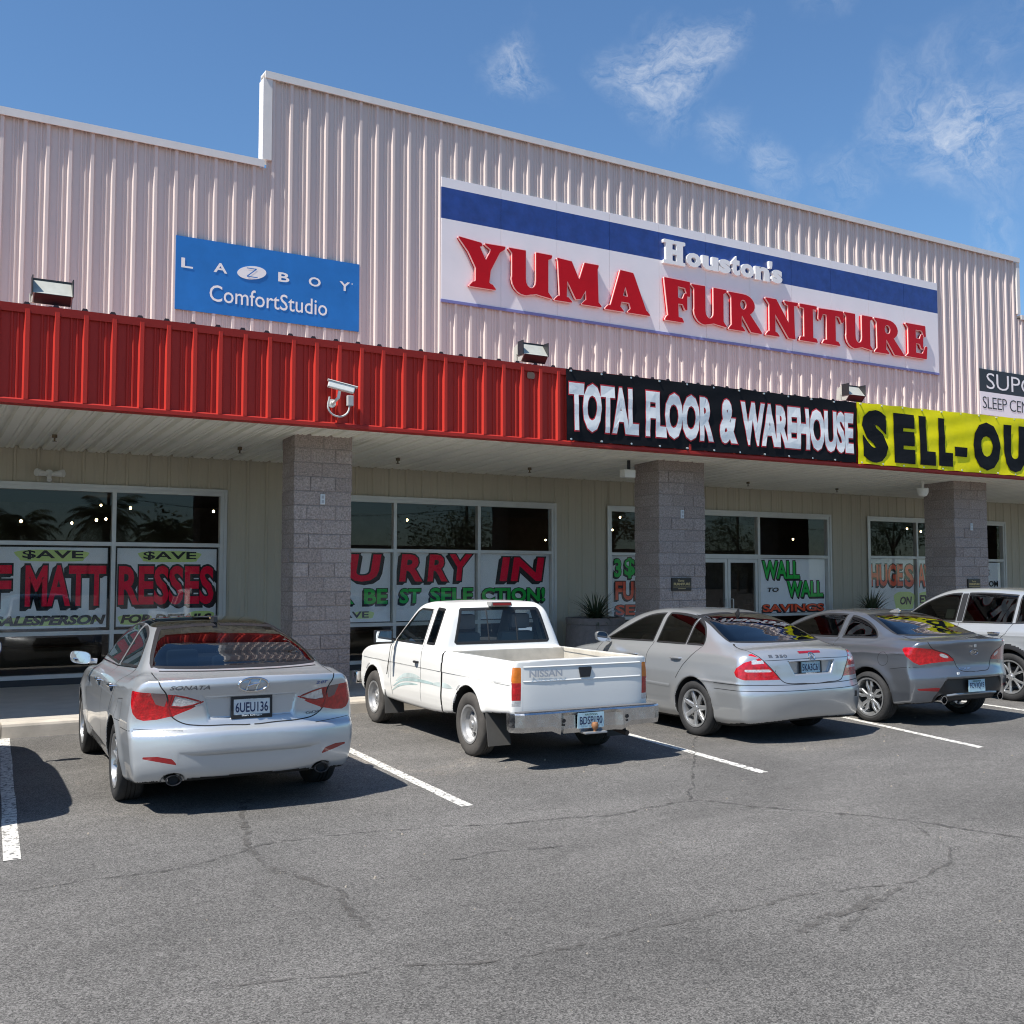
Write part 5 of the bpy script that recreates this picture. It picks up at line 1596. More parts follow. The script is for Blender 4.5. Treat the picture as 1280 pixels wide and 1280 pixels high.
    c.strip('x', [seam(90, [(.985, .32), (.985, 1.05)]), seam(90, [(2.22, 1.02), (2.26, .80), (2.26, .60), (2.16, .31)]), seam(90, [(-.02, 1.088), (.14, .98), (.30, .78), (.37, .67)]),
                  seam(90, rnd([(-.14, .70, 1), (-.14, .86, 1), (-.36, .88, 1), (-.38, .70, 1)]) , .004), seam(90, [(-.40, .655), (-.78, .665)], .005),
                  (0, rnd([(.695, 1.09), (.685, 1.02), (.64, .95), (.60, .78), (.52, .722), (.40, .70), (.2, .695), (0., .694)])[:-5], .009, .0016, False),
                  seam(0, [(.52, .665), (.78, .675), (.86, .68)], .004), seam(0, [(0, 1.098), (.3, 1.098), (.64, 1.10)], .006)], M_SEAM, join=g)
    c.strip('x', [loop(0, clear, .010), loop(0, clear2, .007)], M_SEAM, join=g) if False else None
    g.build('panel_gap', M_SEAM, root, local=True)
    l = MB(); c.strip('x', [loop(0, clear, .014, .003), (0, [(.60, .945), (.625, .85), (.60, .775)], .016, .003, False)], M_RLAMP2, join=l); l.build('lamp_edging', M_RLAMP2, root, smooth=True, local=True)
    ch = MB(); c.strip('x', [(90, [(-.02, 1.098), (1.0, 1.045), (2.25, 1.03)], .012, .005, False)], M_CHROME, join=ch); ch.build('belt_trim', M_CHROME, root, smooth=True, local=True)
    M_BADGE = mat('badge_steel', (.16, .165, .18), .3, metal=.6)
    c.lettering('model_lettering', [('SONATA', -.62, -.33, .983, 1.015, .3)], M_BADGE, off=.02)
    c.lettering('engine_lettering', [('2.0T', .52, .63, .98, 1.004, .3)], mat('badge_blue', (.08, .13, .35), .3, metal=.5))
    c.lettering('trim_lettering', [('GDI', .44, .56, .735, .757, .2)], M_BADGE)
    em = MB(); P, n = c.surf([(.115 * math.cos(t) * (1 + .0), 1.005 + .052 * math.sin(t)) for t in np.linspace(0, 6.283, 36, endpoint=False)], 0, .006)
    em.tube([tuple(q) for q in c.sc(P)], .009, 6, closed=True)
    hs = [(-.055, .968, -.025, 1.04), (.02, .97, .058, 1.045)]
    for x0, z0, x1, z1 in hs:
        P, n = c.surf([(x0, z0), (x1, z1)], 0, .006); em.tube([tuple(q) for q in c.sc(P)], .008, 6)
    P, n = c.surf([(-.045, .995), (0, 1.008), (.045, 1.016)], 0, .006); em.tube([tuple(q) for q in c.sc(P)], .007, 6)
    em.build('emblem', M_CHROME, root, smooth=True, local=True)
    P, n = c.onskin(0, .825)
    plate(root, P + np.array([0, -.004, 0]), n, .305, .152, M_PLATE, '6UEU136', 'HUMMER AUTO', 'San Diego', M_BLACK, M_PLTXT)
    door_handle(c, .36, .925, M_CHROME); door_handle(c, 1.24, .905, M_CHROME)
    side_mirror(root, .905, 2.02, 1.06, PT, sx, sy)
    fin = MB(); P, n = c.onskin(0, .62, 'top')
    fin.prism([(-.10, -.005), (.09, -.005), (.02, .03), (-.075, .058), (-.095, .045)], lambda u, v, t: (P[0] + t, P[1] + u, P[2] + v), -.018, .018); fin.build('antenna', M_BLACK, root, local=True)
    ex = MB()
    for s in (-1, 1):
        if True:
            ex = MB(); vs = []; n = 20
            for yy, r in ((-.90, .036), (-.955, .041), (-.955, .036), (-.80, .036)):
                vs += [(s * .58 * sx + r * 1.5 * math.cos(2 * math.pi * q / n), yy * sy, .285 + r * math.sin(2 * math.pi * q / n)) for q in range(n)]
            ex.add(vs, [(k * n + i, k * n + (i + 1) % n, (k + 1) * n + (i + 1) % n, (k + 1) * n + i) for k in range(3) for i in range(n)])
            e_ = ex.build('exhaust_tip', M_DKALLOY, root, smooth=True, local=True)
            MB().cyl((s * .58 * sx, -.925 * sy, .285), (s * .58 * sx, -.90 * sy, .285), .0365, n=20).build('exhaust_bore', M_SEAM, e_, local=True)
            e_.children[0].scale = (1, 1, 1)
    put_wheels(root, make_wheel('five', .33, .225, .218), .80 * sx, 0, 2.795 * sy, .33)
    seats(root, sx, sy, ('grey', (.30, .30, .29)), 1.25, .25, .58, dash=1.95)
    sh_ = MB(); sh_.box(-.62 * sx, .62 * sx, -.55 * sy, .05 * sy, 1.02, 1.045); sh_.build('parcel_shelf', MATS['dash_black'], root, local=True)
    return root

# ---------------------------------------------------------------- rounded silver sedan (third)
def sedan_silver():
    root = thing('parked_car', (9.02, 9.55, 0), 'silver four-door sedan with rounded triangular red tail lights, right of the white pickup', 'car', 'cars parked nose-in along the kerb', R(-1.5))
    sx, sy = 1.03, .95
    p = dict(W=.91, yr=-1.12, yf=3.70, rz=.325,
        low=[(-.95, .24), (-1.05, .275), (-1.10, .38), (-1.125, .50), (-1.12, .60), (-1.085, .665), (-1.065, .72), (-1.05, .82), (-1.03, .93), (-.985, 1.005), (-.90, 1.045), (-.70, 1.07), (-.4, 1.08), (.3, 1.03), (1.5, 1.0), (2.3, .985), (2.6, .96), (3.1, .88), (3.5, .76), (3.67, .62), (3.70, .46), (3.66, .30), (3.5, .22), (2.6, .19), (1.2, .18), (.3, .19)],
        gh=[(-.80, .95), (-.64, 1.075), (-.30, 1.215), (.08, 1.345), (.5, 1.43), (.95, 1.462), (1.35, 1.45), (1.75, 1.365), (2.2, 1.16), (2.55, .96, 1), (2.5, .7, 1), (-.7, .7, 1)],
        plan=[(-1.15, .885), (-.5, .905), (.4, .91), (1.6, .91), (2.6, .90), (3.2, .87), (3.7, .82)],
        sect=[(.15, -.10), (.25, -.04), (.40, -.012), (.55, 0), (.72, 0), (.86, -.018), (.96, -.048), (1.04, -.095), (1.12, -.15)],
        kr=.30, pr=3.4, kf=.5, gw=.79, tum=.56, zb=1.0, gtap=.09, gtapf=.05, cr=.06, cl=.05, rl=.09, kb=.07, rg=.13, kr2=.20, kf2=.28,
        arch=[(0, .362, .016), (2.855, .362, .016)], crease=[(-1.05, .665, .1, .67, .010, .012)])
    def extra(b, x, y, z):
        rec = np.maximum(np.maximum(x - (.30 + (z - .83) * .5), np.abs(z - .835) - .072), y + .985)
        return smax(b, -(rec + .004), .022)
    p['extra'] = extra
    c = Car(root, body_field(p), (-1.15, 3.75), sx, sy, dx=.0165, zmax=1.5, wmax=.98)
    PT = paint('paint_silver', (.49, .505, .515), metal=.65, rough=.30)
    arc = rnd([(-.03, 1.055, 1), (.0, 1.15), (.10, 1.255), (.30, 1.345), (.62, 1.392), (1.0, 1.395), (1.35, 1.355), (1.75, 1.19), (2.10, 1.02, 1)])
    up = sorted([q for q in arc if q[1] > 1.058 or q[0] < 0], key=lambda q: q[0])
    itp = lambda y: float(np.interp(y, [q[0] for q in up], [q[1] for q in up]))
    def cut(a, b): return [(a, 1.05), (a, itp(a))] + [q for q in up if a < q[0] < b] + ([(b, itp(b)), (b, 1.045)] if b < 2 else [(2.10, 1.03)])
    wins = [[(-.03, 1.055)] + [q for q in up if -.02 < q[0] < .30] + [(.30, itp(.30)), (.30, 1.052)], cut(.335, .93), cut(1.02, 2.2)]
    rear = rnd([(-.1, 1.105, 1), (.45, 1.105), (.67, 1.108, 1), (.64, 1.19), (.55, 1.33), (.50, 1.385, 1), (.25, 1.405), (-.1, 1.41, 1)])
    ws = [(.1, 1.02), (-.66, 1.02), (-.54, 1.33), (-.4, 1.37), (.1, 1.385)]
    c.region('side_glass_dummy', [(90, [(9, 9), (9.1, 9), (9, 9.1)])])
    glaze(c, wins, M_DKGLASS, rear, ws)
    lamp = rnd([(.455, .715, 1), (.55, .83), (.655, .96), (.725, 1.0, 1), (.80, .985), (1.0, .93, 1), (1.0, .715, 1)])
    lampS = rnd([(-1.2, .715, 1), (-.93, .718), (-.82, .745), (-.74, .80), (-.78, .865), (-.90, .955), (-1.0, 1.0), (-1.2, 1.02, 1)])
    w1 = [(.625, .895), (.76, .885), (.75, .918), (.65, .928)]; w2 = [(.55, .80), (.83, .80), (.83, .828), (.58, .83)]
    c.region('reverse_light', [(0, w1), (0, w2)])
    c.region('tail_light', [(42, c.obl([('r', .455, .715), ('r', .50, .78), ('r', .56, .85), ('r', .62, .925), ('r', .67, .975), ('r', .715, 1.0), ('r', .77, .985), ('s', -.92, .955), ('s', -.84, .905), ('s', -.77, .84), ('s', -.745, .79), ('s', -.78, .745), ('s', -.84, .72), ('r', .84, .712), ('r', .7, .712)]))], nmin=.3)
    c.region('headlight', [(138, c.obl([('f', .46, .70), ('f', .54, .76), ('f', .66, .78), ('s', 3.26, .80), ('s', 3.14, .79), ('s', 3.18, .72), ('f', .72, .66)], 138))], nmin=.2)
    c.region('grille', [(180, rnd([(.1, .50, 1), (.1, .74, 1), (-.30, .74), (-.33, .62), (-.26, .50)]))])
    c.region('rear_door', [(90, [(.98, .31), (.98, 1.05), (-.03, 1.06), (.02, .98), (.22, .80), (.36, .62), (.42, .50), (.44, .31)])])
    c.region('front_door', [(90, [(1.0, .31), (1.0, 1.05), (2.14, 1.03), (2.20, .80), (2.20, .60), (2.12, .31)])])
    c.region('boot_lid', [(0, [(-.1, 1.09), (.665, 1.09), (.71, 1.03), (.715, 1.0), (.60, .89), (.50, .76), (.435, .69), (.38, .665), (-.1, .66)])], nmin=.02)
    c.mark(arch_mask(p), 1)
    c.emit('body', [PT, M_UNDER]); c.emit('boot_lid', [PT, M_UNDER])
    c.emit('front_door', [PT, M_UNDER], True); c.emit('rear_door', [PT, M_UNDER], True)
    glaze_out(c, wins, M_DKGLASS, glass('rear_glass_navy', (.10, .13, .17), 1.7), M_CARGLASS)
    c.emit('tail_light', M_RLAMP, True); c.emit('reverse_light', M_CLAMP, True); c.emit('headlight', M_CLAMP, True); c.emit('grille', M_BLACK)
    sh = MB(); c.strip('x', [loop(90, w, .022) for w in wins] + [(0, [q for q in rear if q[0] > .001], .016, .003, False), seam(0, [(0, 1.105), (.3, 1.105)], .016)], M_RUBBER, join=sh)
    sh.build('window_seal', M_RUBBER, root, smooth=True, local=True)
    g = MB()
    c.strip('x', [seam(90, [(.99, .32), (.99, 1.05)]), seam(90, [(2.14, 1.03), (2.20, .80), (2.20, .60), (2.12, .31)]), seam(90, [(-.03, 1.04), (.02, .98), (.22, .80), (.34, .65)], .009),
                  seam(90, [(-.40, .655), (-.70, .657), (-1.0, .66)], .007), seam(90, [(-.40, .59), (-1.0, .595)], .006),
                  (0, rnd([(.665, 1.085), (.71, 1.03), (.66, .96), (.52, .79), (.435, .69), (.38, .672), (.2, .665), (0., .664)])[:-5], .009, .0016, False), seam(0, [(0, .655), (.3, .655), (.6, .658), (.82, .66)], .007),
                  seam(0, [(0, .592), (.3, .592), (.6, .593), (.82, .595)], .006), seam(0, [(.0, .935), (.3, .933), (.62, .925)], .005)], M_SEAM, join=g)
    g.build('panel_gap', M_SEAM, root, local=True)
    ch = MB(); c.strip('x', [(0, [(0, .915), (.34, .912)], .016, .008, False), (90, [(.47, .545), (.9, .55), (2.1, .555)], .045, .008, False)], M_CHROME, join=ch)
    ch.build('trim_strip', PT, root, smooth=True, local=True)
    c.strip('brake_light', [(0, [(0, 1.005), (.16, 1.004)], .026, .006, False)], M_RLAMP2)
    c.lettering('model_lettering', [('E 350', -.56, -.34, .956, .986)], mat('badge_steel', (.16, .165, .18), .3, metal=.6), off=.01)
    em = MB(); P, n = c.surf([(.045 * math.cos(t), .958 + .04 * math.sin(t)) for t in np.linspace(0, 6.283, 26, endpoint=False)], 0, .006); em.tube([tuple(q) for q in c.sc(P)], .005, 6, closed=True)
    for t in (90, 210, 330):
        P, n = c.surf([(0, .958), (.042 * math.cos(R(t)), .958 + .038 * math.sin(R(t)))], 0, .007); em.tube([tuple(q) for q in c.sc(P)], [.006, .002], 6)
    em.build('emblem', M_CHROME, root, smooth=True, local=True)
    P, n = c.onskin(0, .835)
    plate(root, P + np.array([0, -.004, 0]), n, .305, .150, M_PLATEAZ, '5KA3C61', 'ARIZONA', 'PHOENIX AZ', M_BLACK, M_PLTXT)
    mk = MB(); P, n = c.onskin(.66, .50); mk.box(P[0] - .028, P[0] + .028, P[1] - .006, P[1] + .01, .47, .535); mk.build('tow_cover', M_BLACK, root, local=True)
    door_handle(c, .36, .885, PT, w=.22); door_handle(c, 1.30, .88, PT, w=.22)
    side_mirror(root, .895, 1.88, 1.07, PT, sx, sy, w=.17, h=.13)
    fin = MB(); P, n = c.onskin(0, .30, 'top'); fin.prism([(-.05, -.01), (.06, -.01), (.01, .02), (-.03, .075), (-.038, .075)], lambda u, v, t: (P[0] + t, P[1] + u, P[2] + v), -.006, .006); fin.build('antenna', M_BLACK, root, local=True)
    put_wheels(root, make_wheel('merc', .325, .225, .215), .79 * sx, 0, 2.855 * sy, .325)
    seats(root, sx, sy, ('dark', (.07, .07, .07)), 1.25, .25, .58, dash=1.85)
    return root

# ---------------------------------------------------------------- dark grey coupe (fourth)
def coupe_grey():
    root = thing('parked_car', (11.74, 9.30, 0), 'dark grey two-door coupe with split-spoke wheels and wraparound red tail lights', 'car', 'cars parked nose-in along the kerb', R(-2.0))
    sx, sy = 1.05, .95
    p = dict(W=.89, yr=-.94, yf=3.58, rz=.325,
        low=[(-.72, .30), (-.84, .32), (-.90, .42), (-.935, .52), (-.945, .62), (-.925, .68), (-.90, .74), (-.895, .85), (-.91, .96), (-.935, 1.04), (-.925, 1.075, 1), (-.78, 1.085), (-.5, 1.09), (.3, 1.04), (1.2, 1.0), (2.0, .98), (2.35, .96), (2.9, .87), (3.3, .75), (3.52, .60), (3.58, .46), (3.54, .30), (3.4, .22), (2.6, .19), (1.2, .18), (.3, .20)],
        gh=[(-.72, .95), (-.60, 1.085), (-.25, 1.205), (.15, 1.325), (.5, 1.385), (.9, 1.41), (1.25, 1.395), (1.65, 1.29), (2.05, 1.10), (2.35, .93, 1), (2.3, .7, 1), (-.6, .7, 1)],
        plan=[(-.95, .85), (-.4, .88), (.4, .89), (1.6, .885), (2.6, .88), (3.2, .85), (3.6, .81)],
        sect=[(.15, -.10), (.27, -.05), (.42, -.015), (.58, 0), (.72, 0), (.86, -.012), (.96, -.035), (1.05, -.08), (1.12, -.13)],
        kr=.34, pr=3.0, kf=.5, gw=.775, tum=.62, zb=1.0, gtap=.12, gtapf=.05, cr=.055, cl=.035, rl=.055, kb=.08, rg=.11, kr2=.22, kf2=.28,
        arch=[(0, .372, .026), (2.70, .372, .022)], crease=[(-.7, .90, 2.0, .82, .014, .03)])
    def extra(b, x, y, z):
        rec = np.maximum(np.maximum(x - (.56 - (z - .36) * .45), np.abs(z - .475) - .115), y + .875)
        b = smax(b, -rec, .03)
        ex = np.maximum(np.hypot((x - .50), z - .335) - .06, y + .7)
        return smax(b, -ex, .015)
    p['extra'] = extra
    c = Car(root, body_field(p), (-.97, 3.62), sx, sy, dx=.0165, zmax=1.46, wmax=.97)
    PT = paint('paint_graphite', (.18, .195, .22), metal=.7, rough=.28)
    arc = [tuple(q) for q in spline([(-.02, 1.075), (.06, 1.16), (.25, 1.255), (.55, 1.325), (.95, 1.345), (1.25, 1.315), (1.6, 1.19), (1.95, 1.03)], 5, closed=False)]
    up = sorted(arc, key=lambda q: q[0])
    itp = lambda y: float(np.interp(y, [q[0] for q in up], [q[1] for q in up]))
    wins = [[(-.02, 1.07)] + [q for q in up if -.01 < q[0] < .60] + [(.60, itp(.60)), (.60, 1.05)], [(.70, 1.05), (.70, itp(.70))] + [q for q in up if q[0] > .72]]
    rear = rnd([(-.1, 1.115, 1), (.45, 1.115), (.66, 1.118, 1), (.62, 1.20), (.53, 1.31), (.48, 1.345, 1), (.2, 1.36), (-.1, 1.362, 1)])
    ws = [(.1, 1.0), (-.65, 1.0), (-.52, 1.29), (-.4, 1.325), (.1, 1.335)]
    glaze(c, wins, M_DKGLASS, rear, ws)
    c.region('reverse_light', [(0, rnd([(.40, .852), (.52, .880), (.52, .905), (.42, .875)]))])
    c.region('tail_light', [(42, c.obl([('r', .325, .812), ('r', .33, .86), ('r', .42, .912), ('r', .52, .945), ('r', .64, .968), ('r', .76, .978), ('s', -.68, .985), ('s', -.56, .98), ('s', -.53, .955), ('s', -.60, .88), ('s', -.68, .80), ('s', -.72, .765), ('r', .76, .762), ('r', .62, .79), ('r', .46, .805)]))], nmin=.3)
    c.region('diffuser', [(0, [(-.1, .27), (.60, .27), (.60, .36), (.50, .57), (.46, .592), (-.1, .592)])], nmin=.0)
    c.region('reflector', [(0, [(.56, .44), (.78, .455), (.80, .475), (.60, .49), (.545, .485)])])
    c.region('headlight', [(138, c.obl([('f', .42, .67), ('f', .56, .73), ('f', .68, .76), ('s', 3.04, .82), ('s', 2.90, .83), ('s', 3.0, .75), ('f', .70, .64)], 138))], nmin=.2)
    c.region('grille', [(180, [(.1, .30), (.1, .62), (-.36, .62), (-.42, .30)])])
    c.region('door', [(90, [(.66, .31), (.66, 1.045), (1.98, 1.02), (2.06, .80), (2.06, .60), (1.98, .31)])])
    c.region('boot_lid', [(0, [(-.1, 1.105), (.66, 1.105), (.67, 1.04), (.60, .965), (.42, .90), (.33, .84), (.33, .79), (.27, .70), (.22, .68), (-.1, .675)])], nmin=.02)
    c.mark(arch_mask(p), 1)
    c.emit('body', [PT, M_UNDER]); c.emit('boot_lid', [PT, M_UNDER]); c.emit('door', [PT, M_UNDER], True)
    glaze_out(c, wins, M_DKGLASS, glass('rear_glass_navy', (.10, .13, .17), 1.7), M_CARGLASS)
    c.emit('tail_light', M_RLAMP, True); c.emit('reverse_light', M_CLAMP, True); c.emit('diffuser', M_BLACK); c.emit('reflector', M_RLAMP2, True)
    c.emit('headlight', M_CLAMP, True); c.emit('grille', M_BLACK)
    sh = MB(); c.strip('x', [loop(90, w, .022) for w in wins] + [(0, [q for q in rear if q[0] > .001], .016, .003, False), seam(0, [(0, 1.115), (.3, 1.115)], .016)], M_RUBBER, join=sh)
    sh.build('window_seal', M_RUBBER, root, smooth=True, local=True)
    g = MB()
    c.strip('x', [seam(90, [(.66, .32), (.66, 1.045)]), seam(90, [(1.98, 1.02), (2.06, .80), (2.06, .60), (1.98, .31)]),
                  (90, [(-.24 + .085 * math.cos(t), .82 + .085 * math.sin(t)) for t in np.linspace(0, 6.28, 24, endpoint=False)], .005, .0016, True),
                  (0, rnd([(.66, 1.10), (.67, 1.04), (.62, .97), (.42, .90), (.33, .82), (.28, .72), (.22, .685), (.1, .678), (0., .677)])[:-5], .008, .0016, False), seam(90, [(-.36, .70), (-.55, .73), (-.75, .745)], .005)], M_SEAM, join=g)
    g.build('panel_gap', M_SEAM, root, local=True)
    lp = MB(); c.strip('x', [(0, [(0, .395), (.30, .395), (.44, .385), (.54, .36)], .03, .012, False)], PT, join=lp); lp.build('diffuser_trim', M_STEELW, root, smooth=True, local=True)
    c.lettering('model_lettering', [('KOUP', -.28, -.08, .70, .725, .2)], M_CHROME, off=.02); c.lettering('trim_lettering', [('SX', .50, .58, .76, .785, .2)], M_CHROME, off=.03)
    c.lettering('emblem_lettering', [('KIA', -.048, .048, .895, .925)], M_CHROME, off=.03)
    em = MB(); P, n = c.surf([(.072 * math.cos(t), .91 + .034 * math.sin(t)) for t in np.linspace(0, 6.283, 26, endpoint=False)], 0, .005); em.tube([tuple(q) for q in c.sc(P)], .004, 6, closed=True); em.build('emblem', M_CHROME, root, smooth=True, local=True)
    P, n = c.onskin(0, .495)
    plate(root, P + np.array([.02, -.03, 0]), n, .305, .150, M_PLATEAZ, 'FCV3Q15', 'ARIZONA', None, None, M_PLTXT)
    lk = MB(); P, n = c.onskin(0, .99); lk.bbox(P[0] - .022, P[0] + .022, P[1] - .012, P[1] + .01, .972, 1.01, .006); lk.build('boot_lock', M_STEELW, root, local=True)
    st = MB(); P, n = c.onskin(-.30, .655); st.box(P[0] - .02, P[0] + .02, P[1] - .004, P[1] + .01, .640, .672); st.build('sticker', M_PLATE, root, local=True)
    fin = MB(); P, n = c.onskin(0, .42, 'top'); fin.prism([(-.10, -.005), (.09, -.005), (.0, .03), (-.075, .052), (-.095, .04)], lambda u, v, t: (P[0] + t, P[1] + u, P[2] + v), -.016, .016); fin.build('antenna', M_STEELW, root, local=True)
    ex = MB()
    for s in (-1, 1):
        ex = MB(); vs = []; n = 18
        for yy, r in ((-.80, .046), (-.87, .052), (-.87, .044), (-.70, .044)):
            vs += [(s * .50 * sx + r * math.cos(2 * math.pi * q / n), yy * sy, .335 + r * math.sin(2 * math.pi * q / n)) for q in range(n)]
        ex.add(vs, [(k * n + i, k * n + (i + 1) % n, (k + 1) * n + (i + 1) % n, (k + 1) * n + i) for k in range(3) for i in range(n)])
        ex.build('exhaust_tip', M_CHROME, root, smooth=True, local=True)
    door_handle(c, .92, .875, PT); side_mirror(root, .87, 1.72, 1.06, PT, sx, sy)
    put_wheels(root, make_wheel('kia', .322, .225, .235, back=M_DKALLOY), .80 * sx, 0, 2.70 * sy, .322)
    seats(root, sx, sy, ('dark', (.07, .07, .07)), 1.15, .25, .55, dash=1.7)
    return root

# ---------------------------------------------------------------- silver crossover (right edge) and the car beyond the left edge
def crossover(loc, rz, label, pt, glass_m, note=True):
    root = thing('parked_car', loc, label, 'car', 'cars parked nose-in along the kerb', rz)
    sx, sy = 1.03, .95
    p = dict(W=.95, yr=-.98, yf=3.70, rz=.36,
        low=[(-.78, .32), (-.90, .36), (-.95, .48), (-.965, .62), (-.95, .80), (-.93, .95), (-.90, 1.06), (-.80, 1.12), (-.4, 1.13), (.4, 1.10), (1.5, 1.07), (2.3, 1.06), (2.6, 1.04), (3.1, .98), (3.5, .88), (3.67, .74), (3.70, .52), (3.66, .36), (3.5, .26), (2.6, .24), (1.2, .24), (.3, .26)],
        gh=[(-.92, 1.0), (-.84, 1.15), (-.66, 1.40), (-.52, 1.56), (-.35, 1.615), (.2, 1.665), (.9, 1.68), (1.4, 1.645), (1.85, 1.48), (2.25, 1.24), (2.6, 1.03, 1), (2.5, .8, 1), (-.8, .8, 1)],
        plan=[(-1., .91), (-.4, .94), (.4, .95), (1.6, .95), (2.6, .94), (3.2, .91), (3.7, .86)],
        sect=[(.2, -.06), (.35, -.02), (.55, -.02), (.75, -.004), (.90, 0), (1.02, -.02), (1.12, -.06), (1.2, -.12)],
        kr=.28, pr=3.2, kf=.45, gw=.84, tum=.42, zb=1.1, gtap=.06, gtapf=.05, cr=.05, cl=.04, rl=.08, kb=.06, rg=.12, kr2=.16, kf2=.28,
        arch=[(0, .405, .024), (2.75, .405, .024)], crease=[(-.7, .98, 2.3, .95, .010, .03)])
    c = Car(root, body_field(p), (-1.0, 3.74), sx, sy, dx=.019, zmax=1.74, wmax=1.03)
    up = [tuple(q) for q in spline([(-.62, 1.20), (-.50, 1.42), (-.30, 1.525), (.2, 1.58), (.9, 1.592), (1.35, 1.56), (1.75, 1.42), (2.2, 1.14)], 5, closed=False)]
    itp = lambda y: float(np.interp(y, [q[0] for q in up], [q[1] for q in up]))
    def cut(a, b): return [(a, 1.155), (a, itp(a))] + [q for q in up if a < q[0] < b] + [(b, itp(b)), (b, 1.145)]
    wins = [[(-.58, 1.20)] + [q for q in up if -.55 < q[0] < -.05] + [(-.05, itp(-.05)), (-.05, 1.165)], cut(.02, .93), [(1.08, 1.15), (1.08, itp(1.08))] + [q for q in up if 1.1 < q[0] < 2.16] + [(2.17, 1.14)]]
    rear = rnd([(-.1, 1.18, 1), (.5, 1.18), (.70, 1.19, 1), (.66, 1.35), (.60, 1.50, 1), (.2, 1.53), (-.1, 1.53, 1)])
    ws = [(.1, 1.10), (-.70, 1.10), (-.58, 1.5), (-.4, 1.56), (.1, 1.58)]
    c.region('door_pillar', [(90, [(.95, 1.15), (.95, 1.588), (1.06, 1.585), (1.06, 1.15)])])
    glaze(c, wins, glass_m, rear, ws)
    c.region('tail_light', [(0, [(.50, .95), (.50, 1.05), (1.0, 1.14), (1.0, .92)]), (90, [(-1.1, .92), (-.70, .98), (-.62, 1.10), (-1.1, 1.14)])])
    c.region('headlight', [(138, c.obl([('f', .48, .78), ('f', .60, .86), ('f', .74, .88), ('s', 3.18, .93), ('s', 3.02, .95), ('s', 3.10, .86), ('f', .76, .77)], 138))], nmin=.2)
    c.region('grille', [(180, [(.1, .50), (.1, .84), (-.42, .84), (-.46, .50)])])
    c.region('rear_door', [(90, [(.99, .42), (.99, 1.15), (.0, 1.16), (.05, 1.0), (.30, .80), (.44, .60), (.46, .42)])])
    c.region('front_door', [(90, [(1.01, .42), (1.01, 1.15), (2.2, 1.12), (2.26, .90), (2.26, .60), (2.2, .42)])])
    c.mark(arch_mask(p), 1)
    cl = lambda C, N: (np.minimum(np.abs(np.hypot(C[:, 1], C[:, 2] - .36) - .44), np.abs(np.hypot(C[:, 1] - 2.75, C[:, 2] - .36) - .44)) < .042) & (C[:, 0] > .8)
    c.mark(lambda C, N: cl(C, N) & (c.mi == 0), 2); c.mark(lambda C, N: (C[:, 2] < .42) & (c.mi == 0), 2)
    c.emit('body', [pt, M_UNDER, M_BLACK]); c.emit('front_door', [pt, M_UNDER, M_BLACK], True); c.emit('rear_door', [pt, M_UNDER, M_BLACK], True); c.emit('door_pillar', M_BLACK, True)
    glaze_out(c, wins, glass_m, None, M_CARGLASS)
    c.emit('tail_light', M_RLAMP, True); c.emit('headlight', M_CLAMP, True); c.emit('grille', M_BLACK)
    sh = MB(); c.strip('x', [loop(90, w, .022) for w in wins], M_RUBBER, join=sh); sh.build('window_seal', M_RUBBER, root, smooth=True, local=True)
    ch = MB(); c.strip('x', [(90, [(-.58, 1.185), (0, 1.148), (1.0, 1.132), (2.2, 1.122)], .014, .006, False)], M_CHROME, join=ch); ch.build('belt_trim', M_CHROME, root, smooth=True, local=True)
    g = MB(); c.strip('x', [seam(90, [(1.0, .42), (1.0, 1.15)]), seam(90, [(2.2, 1.12), (2.26, .90), (2.26, .60), (2.2, .42)]), seam(90, [(.0, 1.15), (.05, 1.0), (.30, .80), (.40, .70)])], M_SEAM, join=g); g.build('panel_gap', M_SEAM, root, local=True)
    door_handle(c, .26, 1.0, M_CHROME, w=.22); door_handle(c, 1.26, .99, M_CHROME, w=.22); side_mirror(root, .94, 1.98, 1.17, pt, sx, sy, w=.2, h=.15)
    if note:
        P, n = c.surf([(1.14, 1.19), (1.30, 1.19), (1.30, 1.33), (1.14, 1.33)], 90, -.004); P = c.sc(P * [-1, 1, 1])
        MB().add(P, [(0, 1, 2, 3)[::-1]]).build('window_notice', mat('notice_paper', (.62, .70, .55), .7), root, local=True)
    put_wheels(root, make_wheel('five', .36, .235, .245, back=M_DKALLOY), .825 * sx, 0, 2.75 * sy, .36)
    seats(root, sx, sy, ('dark', (.07, .07, .07)), 1.25, .2, .72, dash=1.95)
    return root

